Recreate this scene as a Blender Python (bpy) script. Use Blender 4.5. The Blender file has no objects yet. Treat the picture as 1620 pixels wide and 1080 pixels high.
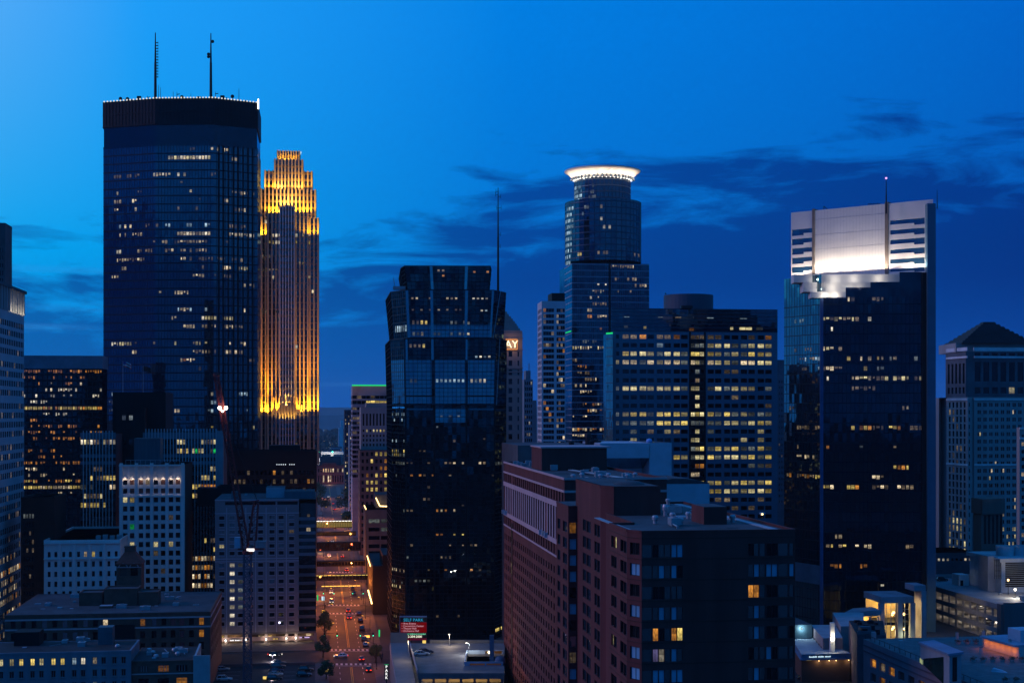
import bpy, math, random
from mathutils import Vector, Matrix
R = random.Random(11)
S = bpy.context.scene
COL = S.collection
F, HC = 2250.0, 80.0            # focal length in photo pixels, camera height in metres
UX = -0.135                     # the street grid: streets run along U, cross streets along V
U = Vector((UX, 1.0, 0.0)).normalized()
V = Vector((1.0, -UX, 0.0)).normalized()

def gx(px, Y): return (px - 810.0) / F * Y
def gz(py, Y): return HC + (650.0 - py) / F * Y
def pt(px, py, Y): return Vector((gx(px, Y), Y, gz(py, Y)))
def fl(px, Y): return Vector((gx(px, Y), Y, 0.0))
def gy(py, z=0.0): return (HC - z) * F / (py - 650.0)       # distance at which height z shows at row py
def topx(p): return (810 + F * p[0] / p[1], 650 - F * (p[2] - HC) / p[1])
def along(A, d, px):
    k = (px - 810.0) / F
    s = (k * A.y - A.x) / (d.x - k * d.y)
    return A + d * s

# ---------------------------------------------------------------- tags
def tag(o, label=None, cat=None, group=None, kind=None):
    if label: o['label'] = label
    if cat: o['category'] = cat
    if group: o['group'] = group
    if kind: o['kind'] = kind
    return o
def empty(name, loc, label=None, cat=None, group=None, rz=0):
    o = bpy.data.objects.new(name, None); COL.objects.link(o)
    o.location = loc; o.rotation_euler = (0, 0, rz); o.empty_display_size = .5
    return tag(o, label, cat, group)
def wloc(o):
    v = Vector((0, 0, 0))
    while o is not None:
        v = v + o.location; o = o.parent
    return v
KIDS = {}
def copy_tree(o, parent=None):
    c = o.copy(); COL.objects.link(c); c.parent = parent
    if parent is not None: KIDS.setdefault(parent.name, []).append(c)
    for ch in list(KIDS.get(o.name, [])): copy_tree(ch, c)
    return c

# ---------------------------------------------------------------- mesh builder
class MB:
    def __init__(s): s.v = []; s.f = []; s.m = []; s.uv = []; s.hasuv = False
    def face(s, pts, m=0, uv=None):
        i = len(s.v); s.v.extend([Vector(p) for p in pts]); n = len(pts)
        s.f.append(tuple(range(i, i + n))); s.m.append(m)
        if uv: s.hasuv = True; s.uv.extend(uv)
        else: s.uv.extend([(0, 0)] * n)
    def obox(s, o, a, b, c, m=0, skip=()):
        # o corner, three edge vectors
        o = Vector(o); a = Vector(a); b = Vector(b); c = Vector(c)
        if a.cross(b).dot(c) < 0: a, b = b, a
        i = len(s.v)
        s.v.extend([o, o+a, o+a+b, o+b, o+c, o+a+c, o+a+b+c, o+b+c])
        fs = [(0,3,2,1),(4,5,6,7),(0,1,5,4),(1,2,6,5),(2,3,7,6),(3,0,4,7)]
        for k, q in enumerate(fs):
            if k in skip: continue
            s.f.append(tuple(i+j for j in q)); s.m.append(m); s.uv.extend([(0,0),(1,0),(1,1),(0,1)])
    def box(s, x0, x1, y0, y1, z0, z1, m=0):
        s.obox((x0, y0, z0), (x1-x0, 0, 0), (0, y1-y0, 0), (0, 0, z1-z0), m)
    def cbox(s, c, dx, dy, dz, m=0, d=V):
        # box centred on c in plan (c.z = bottom), d = direction of dx
        c = Vector(c); a = Vector((d.x, d.y, 0)).normalized(); b = Vector((-a.y, a.x, 0))
        s.obox(c - a*dx/2 - b*dy/2, a*dx, b*dy, (0, 0, dz), m)
    def prism(s, poly, z0, z1, m=0, mt=None, top=True, bottom=False, sides=None):
        n = len(poly); mt = m if mt is None else mt
        for k in range(n):
            if sides is not None and k not in sides: continue
            p, q = poly[k], poly[(k+1) % n]
            L = math.hypot(q[0]-p[0], q[1]-p[1])
            s.face([(p[0],p[1],z0),(q[0],q[1],z0),(q[0],q[1],z1),(p[0],p[1],z1)], m, [(0,0),(L,0),(L,z1-z0),(0,z1-z0)])
        if top: s.face([(p[0],p[1],z1) for p in poly], mt)
        if bottom: s.face([(p[0],p[1],z0) for p in reversed(poly)], mt)
    def loft(s, rings, m=0, cap=True):
        n = len(rings[0]); i = len(s.v)
        for r in rings: s.v.extend([Vector(p) for p in r])
        for a in range(len(rings)-1):
            for k in range(n):
                k2 = (k+1) % n
                s.f.append((i+a*n+k, i+a*n+k2, i+(a+1)*n+k2, i+(a+1)*n+k)); s.m.append(m); s.uv.extend([(0,0)]*4)
        if cap:
            s.f.append(tuple(i+(len(rings)-1)*n+k for k in range(n))); s.m.append(m); s.uv.extend([(0,0)]*n)
            s.f.append(tuple(i+k for k in reversed(range(n)))); s.m.append(m); s.uv.extend([(0,0)]*n)
    def tube(s, p, q, r0, r1=None, n=6, m=0):
        p = Vector(p); q = Vector(q); r1 = r0 if r1 is None else r1
        d = (q-p).normalized(); a = d.orthogonal().normalized(); b = d.cross(a)
        s.loft([[c + (a*math.cos(2*math.pi*k/n) + b*math.sin(2*math.pi*k/n))*r for k in range(n)] for c, r in ((p, r0), (q, r1))], m)
    def bar(s, p, q, w, m=0): s.tube(p, q, w*.7071, None, 4, m)
    def lathe(s, c, prof, n=24, m=0, cap=True):
        c = Vector(c)
        s.loft([[c + Vector((r*math.cos(2*math.pi*k/n), r*math.sin(2*math.pi*k/n), z)) for k in range(n)] for r, z in prof], m, cap)
    def ball(s, c, r, n=8, m=0, sz=1.0):
        k = max(4, n//2+1)
        s.lathe(c, [(max(r*math.sin(math.pi*i/k), r*.02), -r*sz*math.cos(math.pi*i/k)) for i in range(k+1)], n, m)
    def rail(s, pts, w, m=0):
        for a, b in zip(pts, pts[1:]): s.bar(a, b, w, m)
    def build(s, name, mats, parent=None, origin=None, smooth=False):
        if not isinstance(mats, (list, tuple)): mats = [mats]
        me = bpy.data.meshes.new(name)
        off = wloc(parent) if parent is not None else Vector((0, 0, 0))
        if origin is not None: off = Vector(origin)
        me.from_pydata([tuple(p - off) for p in s.v], [], s.f)
        for m in mats: me.materials.append(m)
        if len(mats) > 1: me.polygons.foreach_set('material_index', s.m)
        if s.hasuv:
            u = me.uv_layers.new(name='UVMap')
            u.data.foreach_set('uv', [c for t in s.uv for c in t])
        if smooth: me.polygons.foreach_set('use_smooth', [True]*len(s.f))
        me.update()
        o = bpy.data.objects.new(name, me); COL.objects.link(o)
        if parent is not None:
            o.parent = parent; KIDS.setdefault(parent.name, []).append(o)
            if origin is not None: o.location = off - wloc(parent)
        elif origin is not None: o.location = off
        return o

# ---------------------------------------------------------------- materials
MATS = {}
def nodes(name):
    m = bpy.data.materials.new(name); m.use_nodes = True; nt = m.node_tree; nt.nodes.clear()
    out = nt.nodes.new('ShaderNodeOutputMaterial')
    def N(t, **k):
        n = nt.nodes.new(t)
        for a, b in k.items():
            if a in n.bl_rna.properties.keys(): setattr(n, a, b)
        return n
    def LK(a, ao, b, bi): nt.links.new(a.outputs[ao], b.inputs[bi])
    return m, N, LK, out
def ramp(N, stops):
    r = N('ShaderNodeValToRGB'); e = r.color_ramp.elements
    while len(e) < len(stops): e.new(.5)
    for x, (p, c) in zip(e, stops): x.position = p; x.color = (*c[:3], 1)
    return r
def pbr(name, col, rough=.8, metal=0.0, var=.25, scale=.15, streak=False, fine=.0, spec=.3):
    """matte surface: base colour with weathering noise in world metres"""
    m, N, LK, out = nodes(name)
    b = N('ShaderNodeBsdfPrincipled'); LK(b, 0, out, 0)
    b.inputs['Roughness'].default_value = rough; b.inputs['Metallic'].default_value = metal
    b.inputs['Specular IOR Level'].default_value = spec
    g = N('ShaderNodeNewGeometry'); mp = N('ShaderNodeMapping'); LK(g, 'Position', mp, 0)
    mp.inputs['Scale'].default_value = (scale, scale, scale*(.12 if streak else 1))
    n1 = N('ShaderNodeTexNoise'); n1.inputs['Scale'].default_value = 1; n1.inputs['Detail'].default_value = 6
    n1.inputs['Roughness'].default_value = .65
    LK(mp, 0, n1, 'Vector')
    lo = [c*(1-var) for c in col]; hi = [min(1, c*(1+var)) for c in col]
    r = ramp(N, [(.3, lo), (.7, hi)]); LK(n1, 0, r, 0)
    LK(r, 0, b, 'Base Color')
    MATS[name] = m; return m
def glass(name, tint, refl=.35, base=(.004, .006, .01), rough=.03, tilt=.012, var=.25, mx_=1.0):
    """coated curtain-wall glass; UVs count panes, so every pane sits at its own slight angle"""
    m, N, LK, out = nodes(name)
    d = N('ShaderNodeBsdfDiffuse'); d.inputs[0].default_value = (*base, 1)
    gl = N('ShaderNodeBsdfGlossy'); gl.inputs['Roughness'].default_value = rough
    uv = N('ShaderNodeUVMap'); fl_ = N('ShaderNodeVectorMath', operation='FLOOR'); LK(uv, 0, fl_, 0)
    wn = N('ShaderNodeTexWhiteNoise'); wn.noise_dimensions = '3D'; LK(fl_, 0, wn, 'Vector')
    sub = N('ShaderNodeVectorMath', operation='SUBTRACT'); LK(wn, 'Color', sub, 0); sub.inputs[1].default_value = (.5, .5, .5)
    sc = N('ShaderNodeVectorMath', operation='SCALE'); LK(sub, 0, sc, 0); sc.inputs['Scale'].default_value = tilt*2
    g = N('ShaderNodeNewGeometry')
    ns = N('ShaderNodeTexNoise'); ns.inputs['Scale'].default_value = .12; ns.inputs['Detail'].default_value = 2; LK(g, 'Position', ns, 'Vector')
    s2 = N('ShaderNodeVectorMath', operation='SUBTRACT'); LK(ns, 'Color', s2, 0); s2.inputs[1].default_value = (.5, .5, .5)
    sc2 = N('ShaderNodeVectorMath', operation='SCALE'); LK(s2, 0, sc2, 0); sc2.inputs['Scale'].default_value = tilt*2
    a1 = N('ShaderNodeVectorMath', operation='ADD'); LK(g, 'Normal', a1, 0); LK(sc, 0, a1, 1)
    a2 = N('ShaderNodeVectorMath', operation='ADD'); LK(a1, 0, a2, 0); LK(sc2, 0, a2, 1)
    nm = N('ShaderNodeVectorMath', operation='NORMALIZE'); LK(a2, 0, nm, 0); LK(nm, 0, gl, 'Normal')
    r = ramp(N, [(0, [c*(1-var) for c in tint]), (1, [min(1, c*(1+var)) for c in tint])]); LK(wn, 'Value', r, 0); LK(r, 0, gl, 0)
    lw = N('ShaderNodeLayerWeight'); lw.inputs[0].default_value = .12
    mr = N('ShaderNodeMapRange'); LK(lw, 'Fresnel', mr, 0)
    mr.inputs[1].default_value = 0; mr.inputs[2].default_value = 1; mr.inputs[3].default_value = refl; mr.inputs[4].default_value = mx_
    mx = N('ShaderNodeMixShader'); LK(mr, 0, mx, 0); LK(d, 0, mx, 1); LK(gl, 0, mx, 2); LK(mx, 0, out, 0)
    MATS[name] = m; return m
def glow(name, col, st=1.0):
    m, N, LK, out = nodes(name); e = N('ShaderNodeEmission'); e.inputs[0].default_value = (*col, 1); e.inputs[1].default_value = st
    LK(e, 0, out, 0); m.cycles.emission_sampling = 'NONE'; MATS[name] = m; return m
def room(name, col, st, contrast=.6):
    """lit window: a bright ceiling zone, furniture and blinds below, a little gloss from the pane"""
    m, N, LK, out = nodes(name)
    uv = N('ShaderNodeUVMap'); g = N('ShaderNodeNewGeometry'); oi = N('ShaderNodeObjectInfo')
    ad = N('ShaderNodeMath', operation='ADD'); LK(g, 'Random Per Island', ad, 0); LK(oi, 'Random', ad, 1)
    fr = N('ShaderNodeMath', operation='FRACT'); LK(ad, 0, fr, 0)
    sx = N('ShaderNodeSeparateXYZ'); LK(uv, 0, sx, 0)
    cb = N('ShaderNodeCombineXYZ'); LK(sx, 0, cb, 0); LK(sx, 1, cb, 1)
    ml = N('ShaderNodeMath', operation='MULTIPLY'); LK(fr, 0, ml, 0); ml.inputs[1].default_value = 57.0; LK(ml, 0, cb, 2)
    n1 = N('ShaderNodeTexNoise'); n1.inputs['Scale'].default_value = 3.6; n1.inputs['Detail'].default_value = 4; LK(cb, 0, n1, 'Vector')
    r1 = ramp(N, [(.34, (1-contrast,)*3), (.62, (1, 1, 1))]); LK(n1, 0, r1, 0)
    top = ramp(N, [(0, (.45,)*3), (.5, (.75,)*3), (.78, (1.0,)*3)]); LK(sx, 1, top, 0)
    mu = N('ShaderNodeMix', data_type='RGBA', blend_type='MULTIPLY'); mu.inputs[0].default_value = 1
    LK(r1, 0, mu, 6); LK(top, 0, mu, 7)
    mu2 = N('ShaderNodeMix', data_type='RGBA', blend_type='MULTIPLY'); mu2.inputs[0].default_value = 1
    LK(mu, 2, mu2, 6); mu2.inputs[7].default_value = (*col, 1)
    fp = N('ShaderNodeMath', operation='POWER'); LK(fr, 0, fp, 0); fp.inputs[1].default_value = 1.7
    rv = N('ShaderNodeMapRange'); LK(fp, 0, rv, 0); rv.inputs[3].default_value = .28*st; rv.inputs[4].default_value = 1.5*st
    pp_ = N('ShaderNodeMath', operation='PINGPONG'); LK(sx, 0, pp_, 0); pp_.inputs[1].default_value = .25      # glazing bars at the quarters
    gt = N('ShaderNodeMapRange'); LK(pp_, 0, gt, 0); gt.inputs[1].default_value = .0; gt.inputs[2].default_value = .05; gt.inputs[3].default_value = .3
    b1 = N('ShaderNodeMath', operation='MULTIPLY'); LK(fr, 0, b1, 0); b1.inputs[1].default_value = 23.7       # a blind drawn down by a random amount
    b2 = N('ShaderNodeMath', operation='FRACT'); LK(b1, 0, b2, 0); b3 = N('ShaderNodeMath', operation='MULTIPLY'); LK(b2, 0, b3, 0); b3.inputs[1].default_value = .75
    b4 = N('ShaderNodeMath', operation='ADD'); LK(sx, 1, b4, 0); LK(b3, 0, b4, 1); b5 = N('ShaderNodeMath', operation='GREATER_THAN'); LK(b4, 0, b5, 0); b5.inputs[1].default_value = 1.08
    b6 = N('ShaderNodeMapRange'); LK(b5, 0, b6, 0); b6.inputs[3].default_value = 1; b6.inputs[4].default_value = .42
    b7 = N('ShaderNodeMath', operation='MULTIPLY'); LK(gt, 0, b7, 0); LK(b6, 0, b7, 1)
    rv2 = N('ShaderNodeMath', operation='MULTIPLY'); LK(rv, 0, rv2, 0); LK(b7, 0, rv2, 1)
    e = N('ShaderNodeEmission'); LK(mu2, 2, e, 0); LK(rv2, 0, e, 1)
    gl = N('ShaderNodeBsdfGlossy'); gl.inputs[0].default_value = (.08, .1, .12, 1); gl.inputs[1].default_value = .08
    sh = N('ShaderNodeAddShader'); LK(e, 0, sh, 0); LK(gl, 0, sh, 1); LK(sh, 0, out, 0)
    m.cycles.emission_sampling = 'NONE'
    MATS[name] = m; return m

ROOM = {
 'warm':   room('room_warm', (1, .78, .48), 1.25, .75),
 'yellow': room('room_yellow', (1, .73, .19), 1.15),
 'amber':  room('room_amber', (1, .38, .05), .75),
 'white':  room('room_white', (1, .88, .66), 1.25),
 'cream':  room('room_cream', (1, .84, .42), .95, .6),
 'cool':   room('room_cool', (.62, .85, 1), .8),
 'dim':    room('room_dim', (1, .72, .42), .28, .8),
 'grey':   room('room_grey', (.75, .85, .8), .22, .7),
 'violet': room('room_violet', (.5, .42, 1), .6, .5),
 'green':  room('room_green', (.02, 1, .15), .7, .9),
}
ROOM['dark'] = glass('pane_dark', (.55, .65, .8), .06, (.003, .003, .005), mx_=.18)
ROOM['blue'] = glass('pane_blue', (.75, .9, 1), .42, (.03, .05, .08))
ROOM['curtain'] = pbr('curtain_fabric', (.17, .40, .55), .8, var=.2)
ROOM['brown'] = pbr('window_blind', (.10, .05, .045), .8)
def pick(*a): return R.choice(a)

# ---------------------------------------------------------------- buildings
WM = {}
def win_mesh(w, h, style):
    k = (round(w, 2), round(h, 2), style)
    if k in WM: return WM[k]
    b = MB(); add_win(b, Vector((0, 0, 0)), Vector((1, 0, 0)), w, h, 0)
    me = bpy.data.meshes.new('window'); me.from_pydata([tuple(p) for p in b.v], [], b.f)
    u = me.uv_layers.new(name='UVMap'); u.data.foreach_set('uv', [c for t in b.uv for c in t])
    me.materials.append(ROOM[style]); WM[k] = me; return me
def add_win(b, c, t, w, h, m):
    n = Vector((t.y, -t.x, 0)); z = Vector((0, 0, 1)); d = n*.04
    i = len(b.v); b.hasuv = True
    q = [c - t*w/2 - z*h/2, c + t*w/2 - z*h/2, c + t*w/2 + z*h/2, c - t*w/2 + z*h/2]
    b.v.extend([p + d for p in q] + [p - d for p in q])
    for fc, u in (((0,1,2,3), ((0,0),(1,0),(1,1),(0,1))), ((4,5,1,0), ((0,0),(1,0),(1,0),(0,0))), ((1,5,6,2), ((1,0),)*2+((1,1),)*2),
                  ((3,2,6,7), ((0,1),(1,1),(1,1),(0,1))), ((4,0,3,7), ((0,0),)*2+((0,1),)*2)):
        b.f.append(tuple(i+j for j in fc)); b.m.append(m); b.uv.extend(u)
class Bld:
    def __init__(s, name, loc, label, cat='building', group=None, vis=None, cap=96):
        s.o = empty(name, Vector((loc[0], loc[1], 0)), label, cat, group)
        s.wins = []; s.vis = vis or (0, 1620, 0, 1080); s.cap = cap; s.frame = None
    def part(s, name, mb, mats, label=None, kind=None, parent=None, smooth=False):
        o = mb.build(name, mats, parent or s.o, smooth=smooth); tag(o, label, None, None, kind); return o
    def win(s, c, t, w, h, style): s.wins.append((Vector(c), t, w, h, style))
    def wall(s, mb, p0, p1, z0, z1, cols, rows, lit, recess=.25, m=0, mr=None, style='dark', wname=None):
        """a masonry face with real openings; panes sit back in the reveals"""
        p0 = Vector((p0[0], p0[1], 0)); p1 = Vector((p1[0], p1[1], 0)); t = (p1-p0); L = t.length; t /= L
        n = Vector((t.y, -t.x, 0)); mr = m if mr is None else mr
        P = lambda a, z, d=0: p0 + t*a - n*d + Vector((0, 0, z))
        def q(a0, a1, b0, b1):
            if a1-a0 > 1e-4 and b1-b0 > 1e-4: mb.face([P(a0,b0),P(a1,b0),P(a1,b1),P(a0,b1)], m, [(a0,b0),(a1,b0),(a1,b1),(a0,b1)])
        rows = sorted([r for r in rows if r[0] > z0 and r[1] < z1]); zc = z0
        cols = sorted([c for c in cols if c[0] > 0 and c[1] < L])
        for ri, (b0, b1) in enumerate(rows):
            q(0, L, zc, b0); ac = 0
            for ci, (a0, a1) in enumerate(cols):
                q(ac, a0, b0, b1)
                for A, B in (((a0,b0),(a1,b0)),((a1,b0),(a1,b1)),((a1,b1),(a0,b1)),((a0,b1),(a0,b0))):
                    mb.face([P(*B), P(*A), P(*A, recess), P(*B, recess)], mr)
                c = P((a0+a1)/2, (b0+b1)/2, recess - .05)
                x, y = topx(c)
                st = lit(ci, ri, x, y) if lit else None
                s.win(c, t, a1-a0, b1-b0, st or style)
                ac = a1
            q(ac, L, b0, b1); zc = b1
        q(0, L, zc, z1)
    def glaze(s, mb, p0, p1, z0, z1, pw, fh, m=0):
        L = math.hypot(p1[0]-p0[0], p1[1]-p0[1])
        mb.face([(p0[0],p0[1],z0),(p1[0],p1[1],z0),(p1[0],p1[1],z1),(p0[0],p0[1],z1)], m, [(0,0),(L/pw,0),(L/pw,(z1-z0)/fh),(0,(z1-z0)/fh)])
    def bars(s, mb, p0, p1, zs, xs, z0, z1, w=.25, d=.12, m=0, wv=None, dv=None):
        """horizontal bars at heights zs and vertical ones at distances xs on the face p0-p1"""
        p0 = Vector((p0[0], p0[1], 0)); p1 = Vector((p1[0], p1[1], 0)); t = (p1-p0); L = t.length; t /= L
        n = Vector((t.y, -t.x, 0)); wv = w if wv is None else wv; dv = d + .004 if dv is None else dv
        for z in zs:
            if z0 < z < z1: mb.obox(p0 - n*.05 + Vector((0, 0, z-w/2)), t*L, n*(d+.05), (0, 0, w), m)
        for x in xs:
            if wv/2 < x < L - wv/2 + .01: mb.obox(p0 + t*(x-wv/2) - n*.05 + Vector((0, 0, z0)), t*wv, n*(dv+.05), (0, 0, z1-z0), m)
    def lights(s, p0, p1, z0, z1, pw, fh, segs, ww=.82, hh=.62, out=.05, shade='dim'):
        """lit panes of a curtain wall: segs are rows (y, x0, x1, share, style) read off the facade"""
        p0 = Vector((p0[0], p0[1], 0)); p1 = Vector((p1[0], p1[1], 0)); t = (p1-p0); L = t.length; t /= L
        n = Vector((t.y, -t.x, 0)); nc = int(L/pw); used = set()
        for (y, xa, xb, dens, st) in segs:
            Ym = (p0.y+p1.y)/2; r = int((gz(y, Ym) - z0)/fh)
            if r < 0 or (r+1)*fh + z0 > z1 + .5: continue
            run = 0
            for c in range(nc):
                ctr = p0 + t*(c+.5)*pw + Vector((0, 0, z0 + (r+.5)*fh))
                x, _ = topx(ctr)
                if not (xa <= x <= xb) or (r, c) in used: continue
                if dens < 1:
                    if run <= 0 and R.random() < .5: run = R.randint(1, 3); on = R.random() < dens
                    elif run <= 0: run = 1; on = R.random() < dens
                    run -= 1
                else: on = True
                if not on: continue
                used.add((r, c))
                k = st if isinstance(st, str) else R.choice(st)
                a_, h_ = (R.choice((1, 1, .8, .55)), R.choice((1, 1, .75, .5))) if dens < .93 else (1, 1)
                s.win(ctr + n*out + Vector((0, 0, fh*hh*(1-h_)*.4)), t, pw*ww*a_, fh*hh*h_, k)
    def finish(s, name='window'):
        if not s.wins: return s
        x0, x1, y0, y1 = s.vis
        def key(w):
            x, y = topx(w[0]); vis = (x0 <= x <= x1 and y0 <= y <= y1)
            lit = w[4] not in ('dark', 'blue', 'brown')
            return (-(1 if vis else 0), -round(w[2]*w[3]/w[0].y**2*1e6), -(1 if lit else 0))
        s.wins.sort(key=key)
        base = wloc(s.o)
        for c, t, w, h, st in s.wins[:s.cap]:
            o = bpy.data.objects.new(name, win_mesh(w, h, st)); COL.objects.link(o); o.parent = s.o
            o.location = c - base; o.rotation_euler = (0, 0, math.atan2(t.y, t.x))
            if s.frame:
                f = bpy.data.objects.new('window_frame', frame_mesh(w, h, s.frame)); COL.objects.link(f); f.parent = o
        rest = s.wins[s.cap:]
        if rest:
            b = MB(); keys = sorted(set(w[4] for w in rest))
            for c, t, w, h, st in rest: add_win(b, c, t, w, h, keys.index(st))
            s.part(name, b, [ROOM[k] for k in keys], kind='stuff')
        return s
FM = {}
def frame_mesh(w, h, mat):
    k = (round(w, 2), round(h, 2), mat.name)
    if k in FM: return FM[k]
    b = MB(); e = .07
    for x in (-w/2, -e/2, w/2-e): b.box(x, x+e, -.1, -.042, -h/2, h/2)
    for z in (-h/2, h/2-e): b.box(-w/2+e, -e/2, -.1, -.043, z, z+e); b.box(e/2, w/2-e, -.1, -.043, z, z+e)
    me = bpy.data.meshes.new('window_frame'); me.from_pydata([tuple(p) for p in b.v], [], b.f); me.materials.append(mat)
    FM[k] = me; return me
def rect(A, B, dep, d=None):
    A = Vector(A); B = Vector(B); d = U if d is None else d
    return [A, B, B + d*dep, A + d*dep]
def cols_n(L, n, frac, e=0.0):
    w = (L-2*e)/n; return [(e + w*(i+.5-frac/2), e + w*(i+.5+frac/2)) for i in range(n)]
def rows_px(Y, y0, dy, n, hpx): return [(gz(y0+dy*i+hpx/2, Y), gz(y0+dy*i-hpx/2, Y)) for i in range(n)]
def cols_px(A, t, spans):
    out = []
    for a, b in spans:
        out.append(((along(A, t, a)-A).length, (along(A, t, b)-A).length))
    return out
def parapet(mb, poly, z, h=.9, w=.4, m=0):
    n = len(poly)
    for k in range(n):
        p = Vector((poly[k][0], poly[k][1], z)); q = Vector((poly[(k+1)%n][0], poly[(k+1)%n][1], z)); t = (q-p).normalized()
        i = Vector((-t.y, t.x, 0))
        mb.obox(p - i*.06 + t*(-.05), (q-p) + t*.1 - t*w, i*w, (0, 0, h + .003*(k % 2)), m)
def text(name, body, size, mat, loc, parent, t=V, depth=.05, align='CENTER'):
    cu = bpy.data.curves.new(name, 'FONT'); cu.body = body; cu.size = size; cu.extrude = depth; cu.align_x = align; cu.align_y = 'CENTER'
    cu.resolution_u = 2
    tmp = bpy.data.objects.new(name, cu); COL.objects.link(tmp)
    dg = bpy.context.evaluated_depsgraph_get(); me = bpy.data.meshes.new_from_object(tmp.evaluated_get(dg))
    bpy.data.objects.remove(tmp); bpy.data.curves.remove(cu)
    me.materials.clear(); me.materials.append(mat)
    o = bpy.data.objects.new(name, me); COL.objects.link(o)
    rz = math.atan2(t.y, t.x)
    if parent is not None:
        o.parent = parent; o.location = Vector(loc) - wloc(parent)
    else: o.location = loc
    o.rotation_euler = (math.pi/2, 0, rz); return o
def lamp(name, loc, power, col, kind='POINT', size=.3, target=None, angle=60, blend=.6):
    l = bpy.data.lights.new(name, kind); l.energy = power; l.color = col
    if kind in ('POINT', 'SPOT'): l.shadow_soft_size = size
    if kind == 'SPOT': l.spot_size = math.radians(angle); l.spot_blend = blend
    o = bpy.data.objects.new(name, l); COL.objects.link(o); o.location = loc
    if target is not None: o.rotation_euler = (Vector(target)-Vector(loc)).to_track_quat('-Z', 'Y').to_euler()
    return o

def clutter(T, O, w, d, z, n, seed):
    """roof plant: air handlers, ducts, pipe runs, hatches and repair patches, each its own part"""
    rr = random.Random(seed)
    for i in range(n):
        q = O + V*rr.uniform(.06, .9)*w + U*rr.uniform(.04, .92)*d; q.z = z; k = rr.choice('aabcdd'); b = MB(); dv = rr.choice((U, V))
        if k == 'a':
            s = rr.uniform(1.2, 2.2); b.cbox(q + Vector((0, 0, .18)), s*1.5, s, s*.7, 0, dv); b.cbox(q, s*1.3, s*.8, .17, 0, dv); b.lathe((q.x, q.y, z+.18+s*.7), [(s*.36, 0), (s*.36, .16), (s*.28, .16), (s*.28, .02)], 12); T.part('air_handler', b, steel)
        elif k == 'b':
            p = q + V*rr.uniform(-.3, .3)*w*.5 + U*rr.uniform(2, 6); b.tube(q + Vector((0, 0, .3)), p + Vector((0, 0, .3)), .13, None, 6); b.cbox(q, .3, .3, .4); b.cbox(p, .3, .3, .4); T.part('roof_pipe', b, steel)
        elif k == 'c': b.cbox(q, 1.1, .9, .5, 0, dv); b.cbox(q + Vector((0, 0, .501)), 1.25, 1.05, .08, 0, dv); T.part('roof_hatch', b, roofl)
        else: b.cbox(q + Vector((0, 0, .004*(i+1))), rr.uniform(1.5, 4.5), rr.uniform(1, 3), .012, 0, dv); T.part('roof_patch', b, rr.choice((roofd, roofl, roofm, roofd)))
# ---------------------------------------------------------------- render, camera, sky, sun
S.view_settings.view_transform = 'Standard'; S.view_settings.look = 'None'; S.view_settings.gamma = 1; S.view_settings.exposure = 0
S.cycles.max_bounces = 6; S.cycles.diffuse_bounces = 2; S.cycles.glossy_bounces = 3; S.cycles.sample_clamp_indirect = 2.0; S.cycles.sample_clamp_direct = 0
S.cycles.use_denoising = True; S.cycles.caustics_reflective = False; S.cycles.caustics_refractive = False
try: S.cycles.use_light_tree = True
except Exception: pass
cd = bpy.data.cameras.new('camera'); cam = bpy.data.objects.new('camera', cd); COL.objects.link(cam); S.camera = cam
cam.location = (0, 0, HC); cam.rotation_euler = (math.pi/2, 0, 0)
cd.sensor_width = 36; cd.lens = 50; cd.shift_y = 110.0/1620; cd.clip_start = 1; cd.clip_end = 40000

def srgb(r, g, b):
    f = lambda c: (c/255/12.92) if c/255 <= .04045 else ((c/255+.055)/1.055)**2.4
    return (f(r), f(g), f(b))
W = bpy.data.worlds.new('World'); S.world = W; W.use_nodes = True
nt = W.node_tree; nt.nodes.clear()
def WN(t, **k):
    n = nt.nodes.new(t)
    for a, b in k.items(): setattr(n, a, b)
    return n
def WL(a, ao, b, bi): nt.links.new(a.outputs[ao], b.inputs[bi])
def M(op, a, b=None, c=None, clamp=False):
    n = WN('ShaderNodeMath', operation=op); n.use_clamp = clamp
    for i, x in enumerate((a, b, c)):
        if x is None: continue
        if isinstance(x, (int, float)): n.inputs[i].default_value = x
        else: nt.links.new(x, n.inputs[i])
    return n.outputs[0]
def MIX(f, a, b, bt='MIX'):
    n = WN('ShaderNodeMix', data_type='RGBA', blend_type=bt)
    for i, x in ((0, f), (6, a), (7, b)):
        if isinstance(x, (int, float)): n.inputs[i].default_value = x
        elif isinstance(x, tuple): n.inputs[i].default_value = (*x, 1)
        else: nt.links.new(x, n.inputs[i])
    return n.outputs[2]
tc = WN('ShaderNodeTexCoord'); sp = WN('ShaderNodeSeparateXYZ'); WL(tc, 'Generated', sp, 0)
X, Y_, Z = sp.outputs
el = M('MAXIMUM', Z, 0.0)
# brightness runs round the compass from the afterglow in the north-west
bd = Vector((-.78, .62, 0)).normalized()
hl = M('SQRT', M('ADD', M('MULTIPLY', X, X), M('ADD', M('MULTIPLY', Y_, Y_), 1e-5)))
t = M('DIVIDE', M('ADD', M('MULTIPLY', X, bd.x), M('MULTIPLY', Y_, bd.y)), hl)
t01 = M('MULTIPLY_ADD', t, .5, .5)
def wr(stops):
    r = WN('ShaderNodeValToRGB'); e = r.color_ramp.elements
    while len(e) < len(stops): e.new(.5)
    for x, (p, c) in zip(e, stops): x.position = p; x.color = (*srgb(*c), 1)
    WL_ = nt.links.new(t01, r.inputs[0]); return r.outputs[0]
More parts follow.
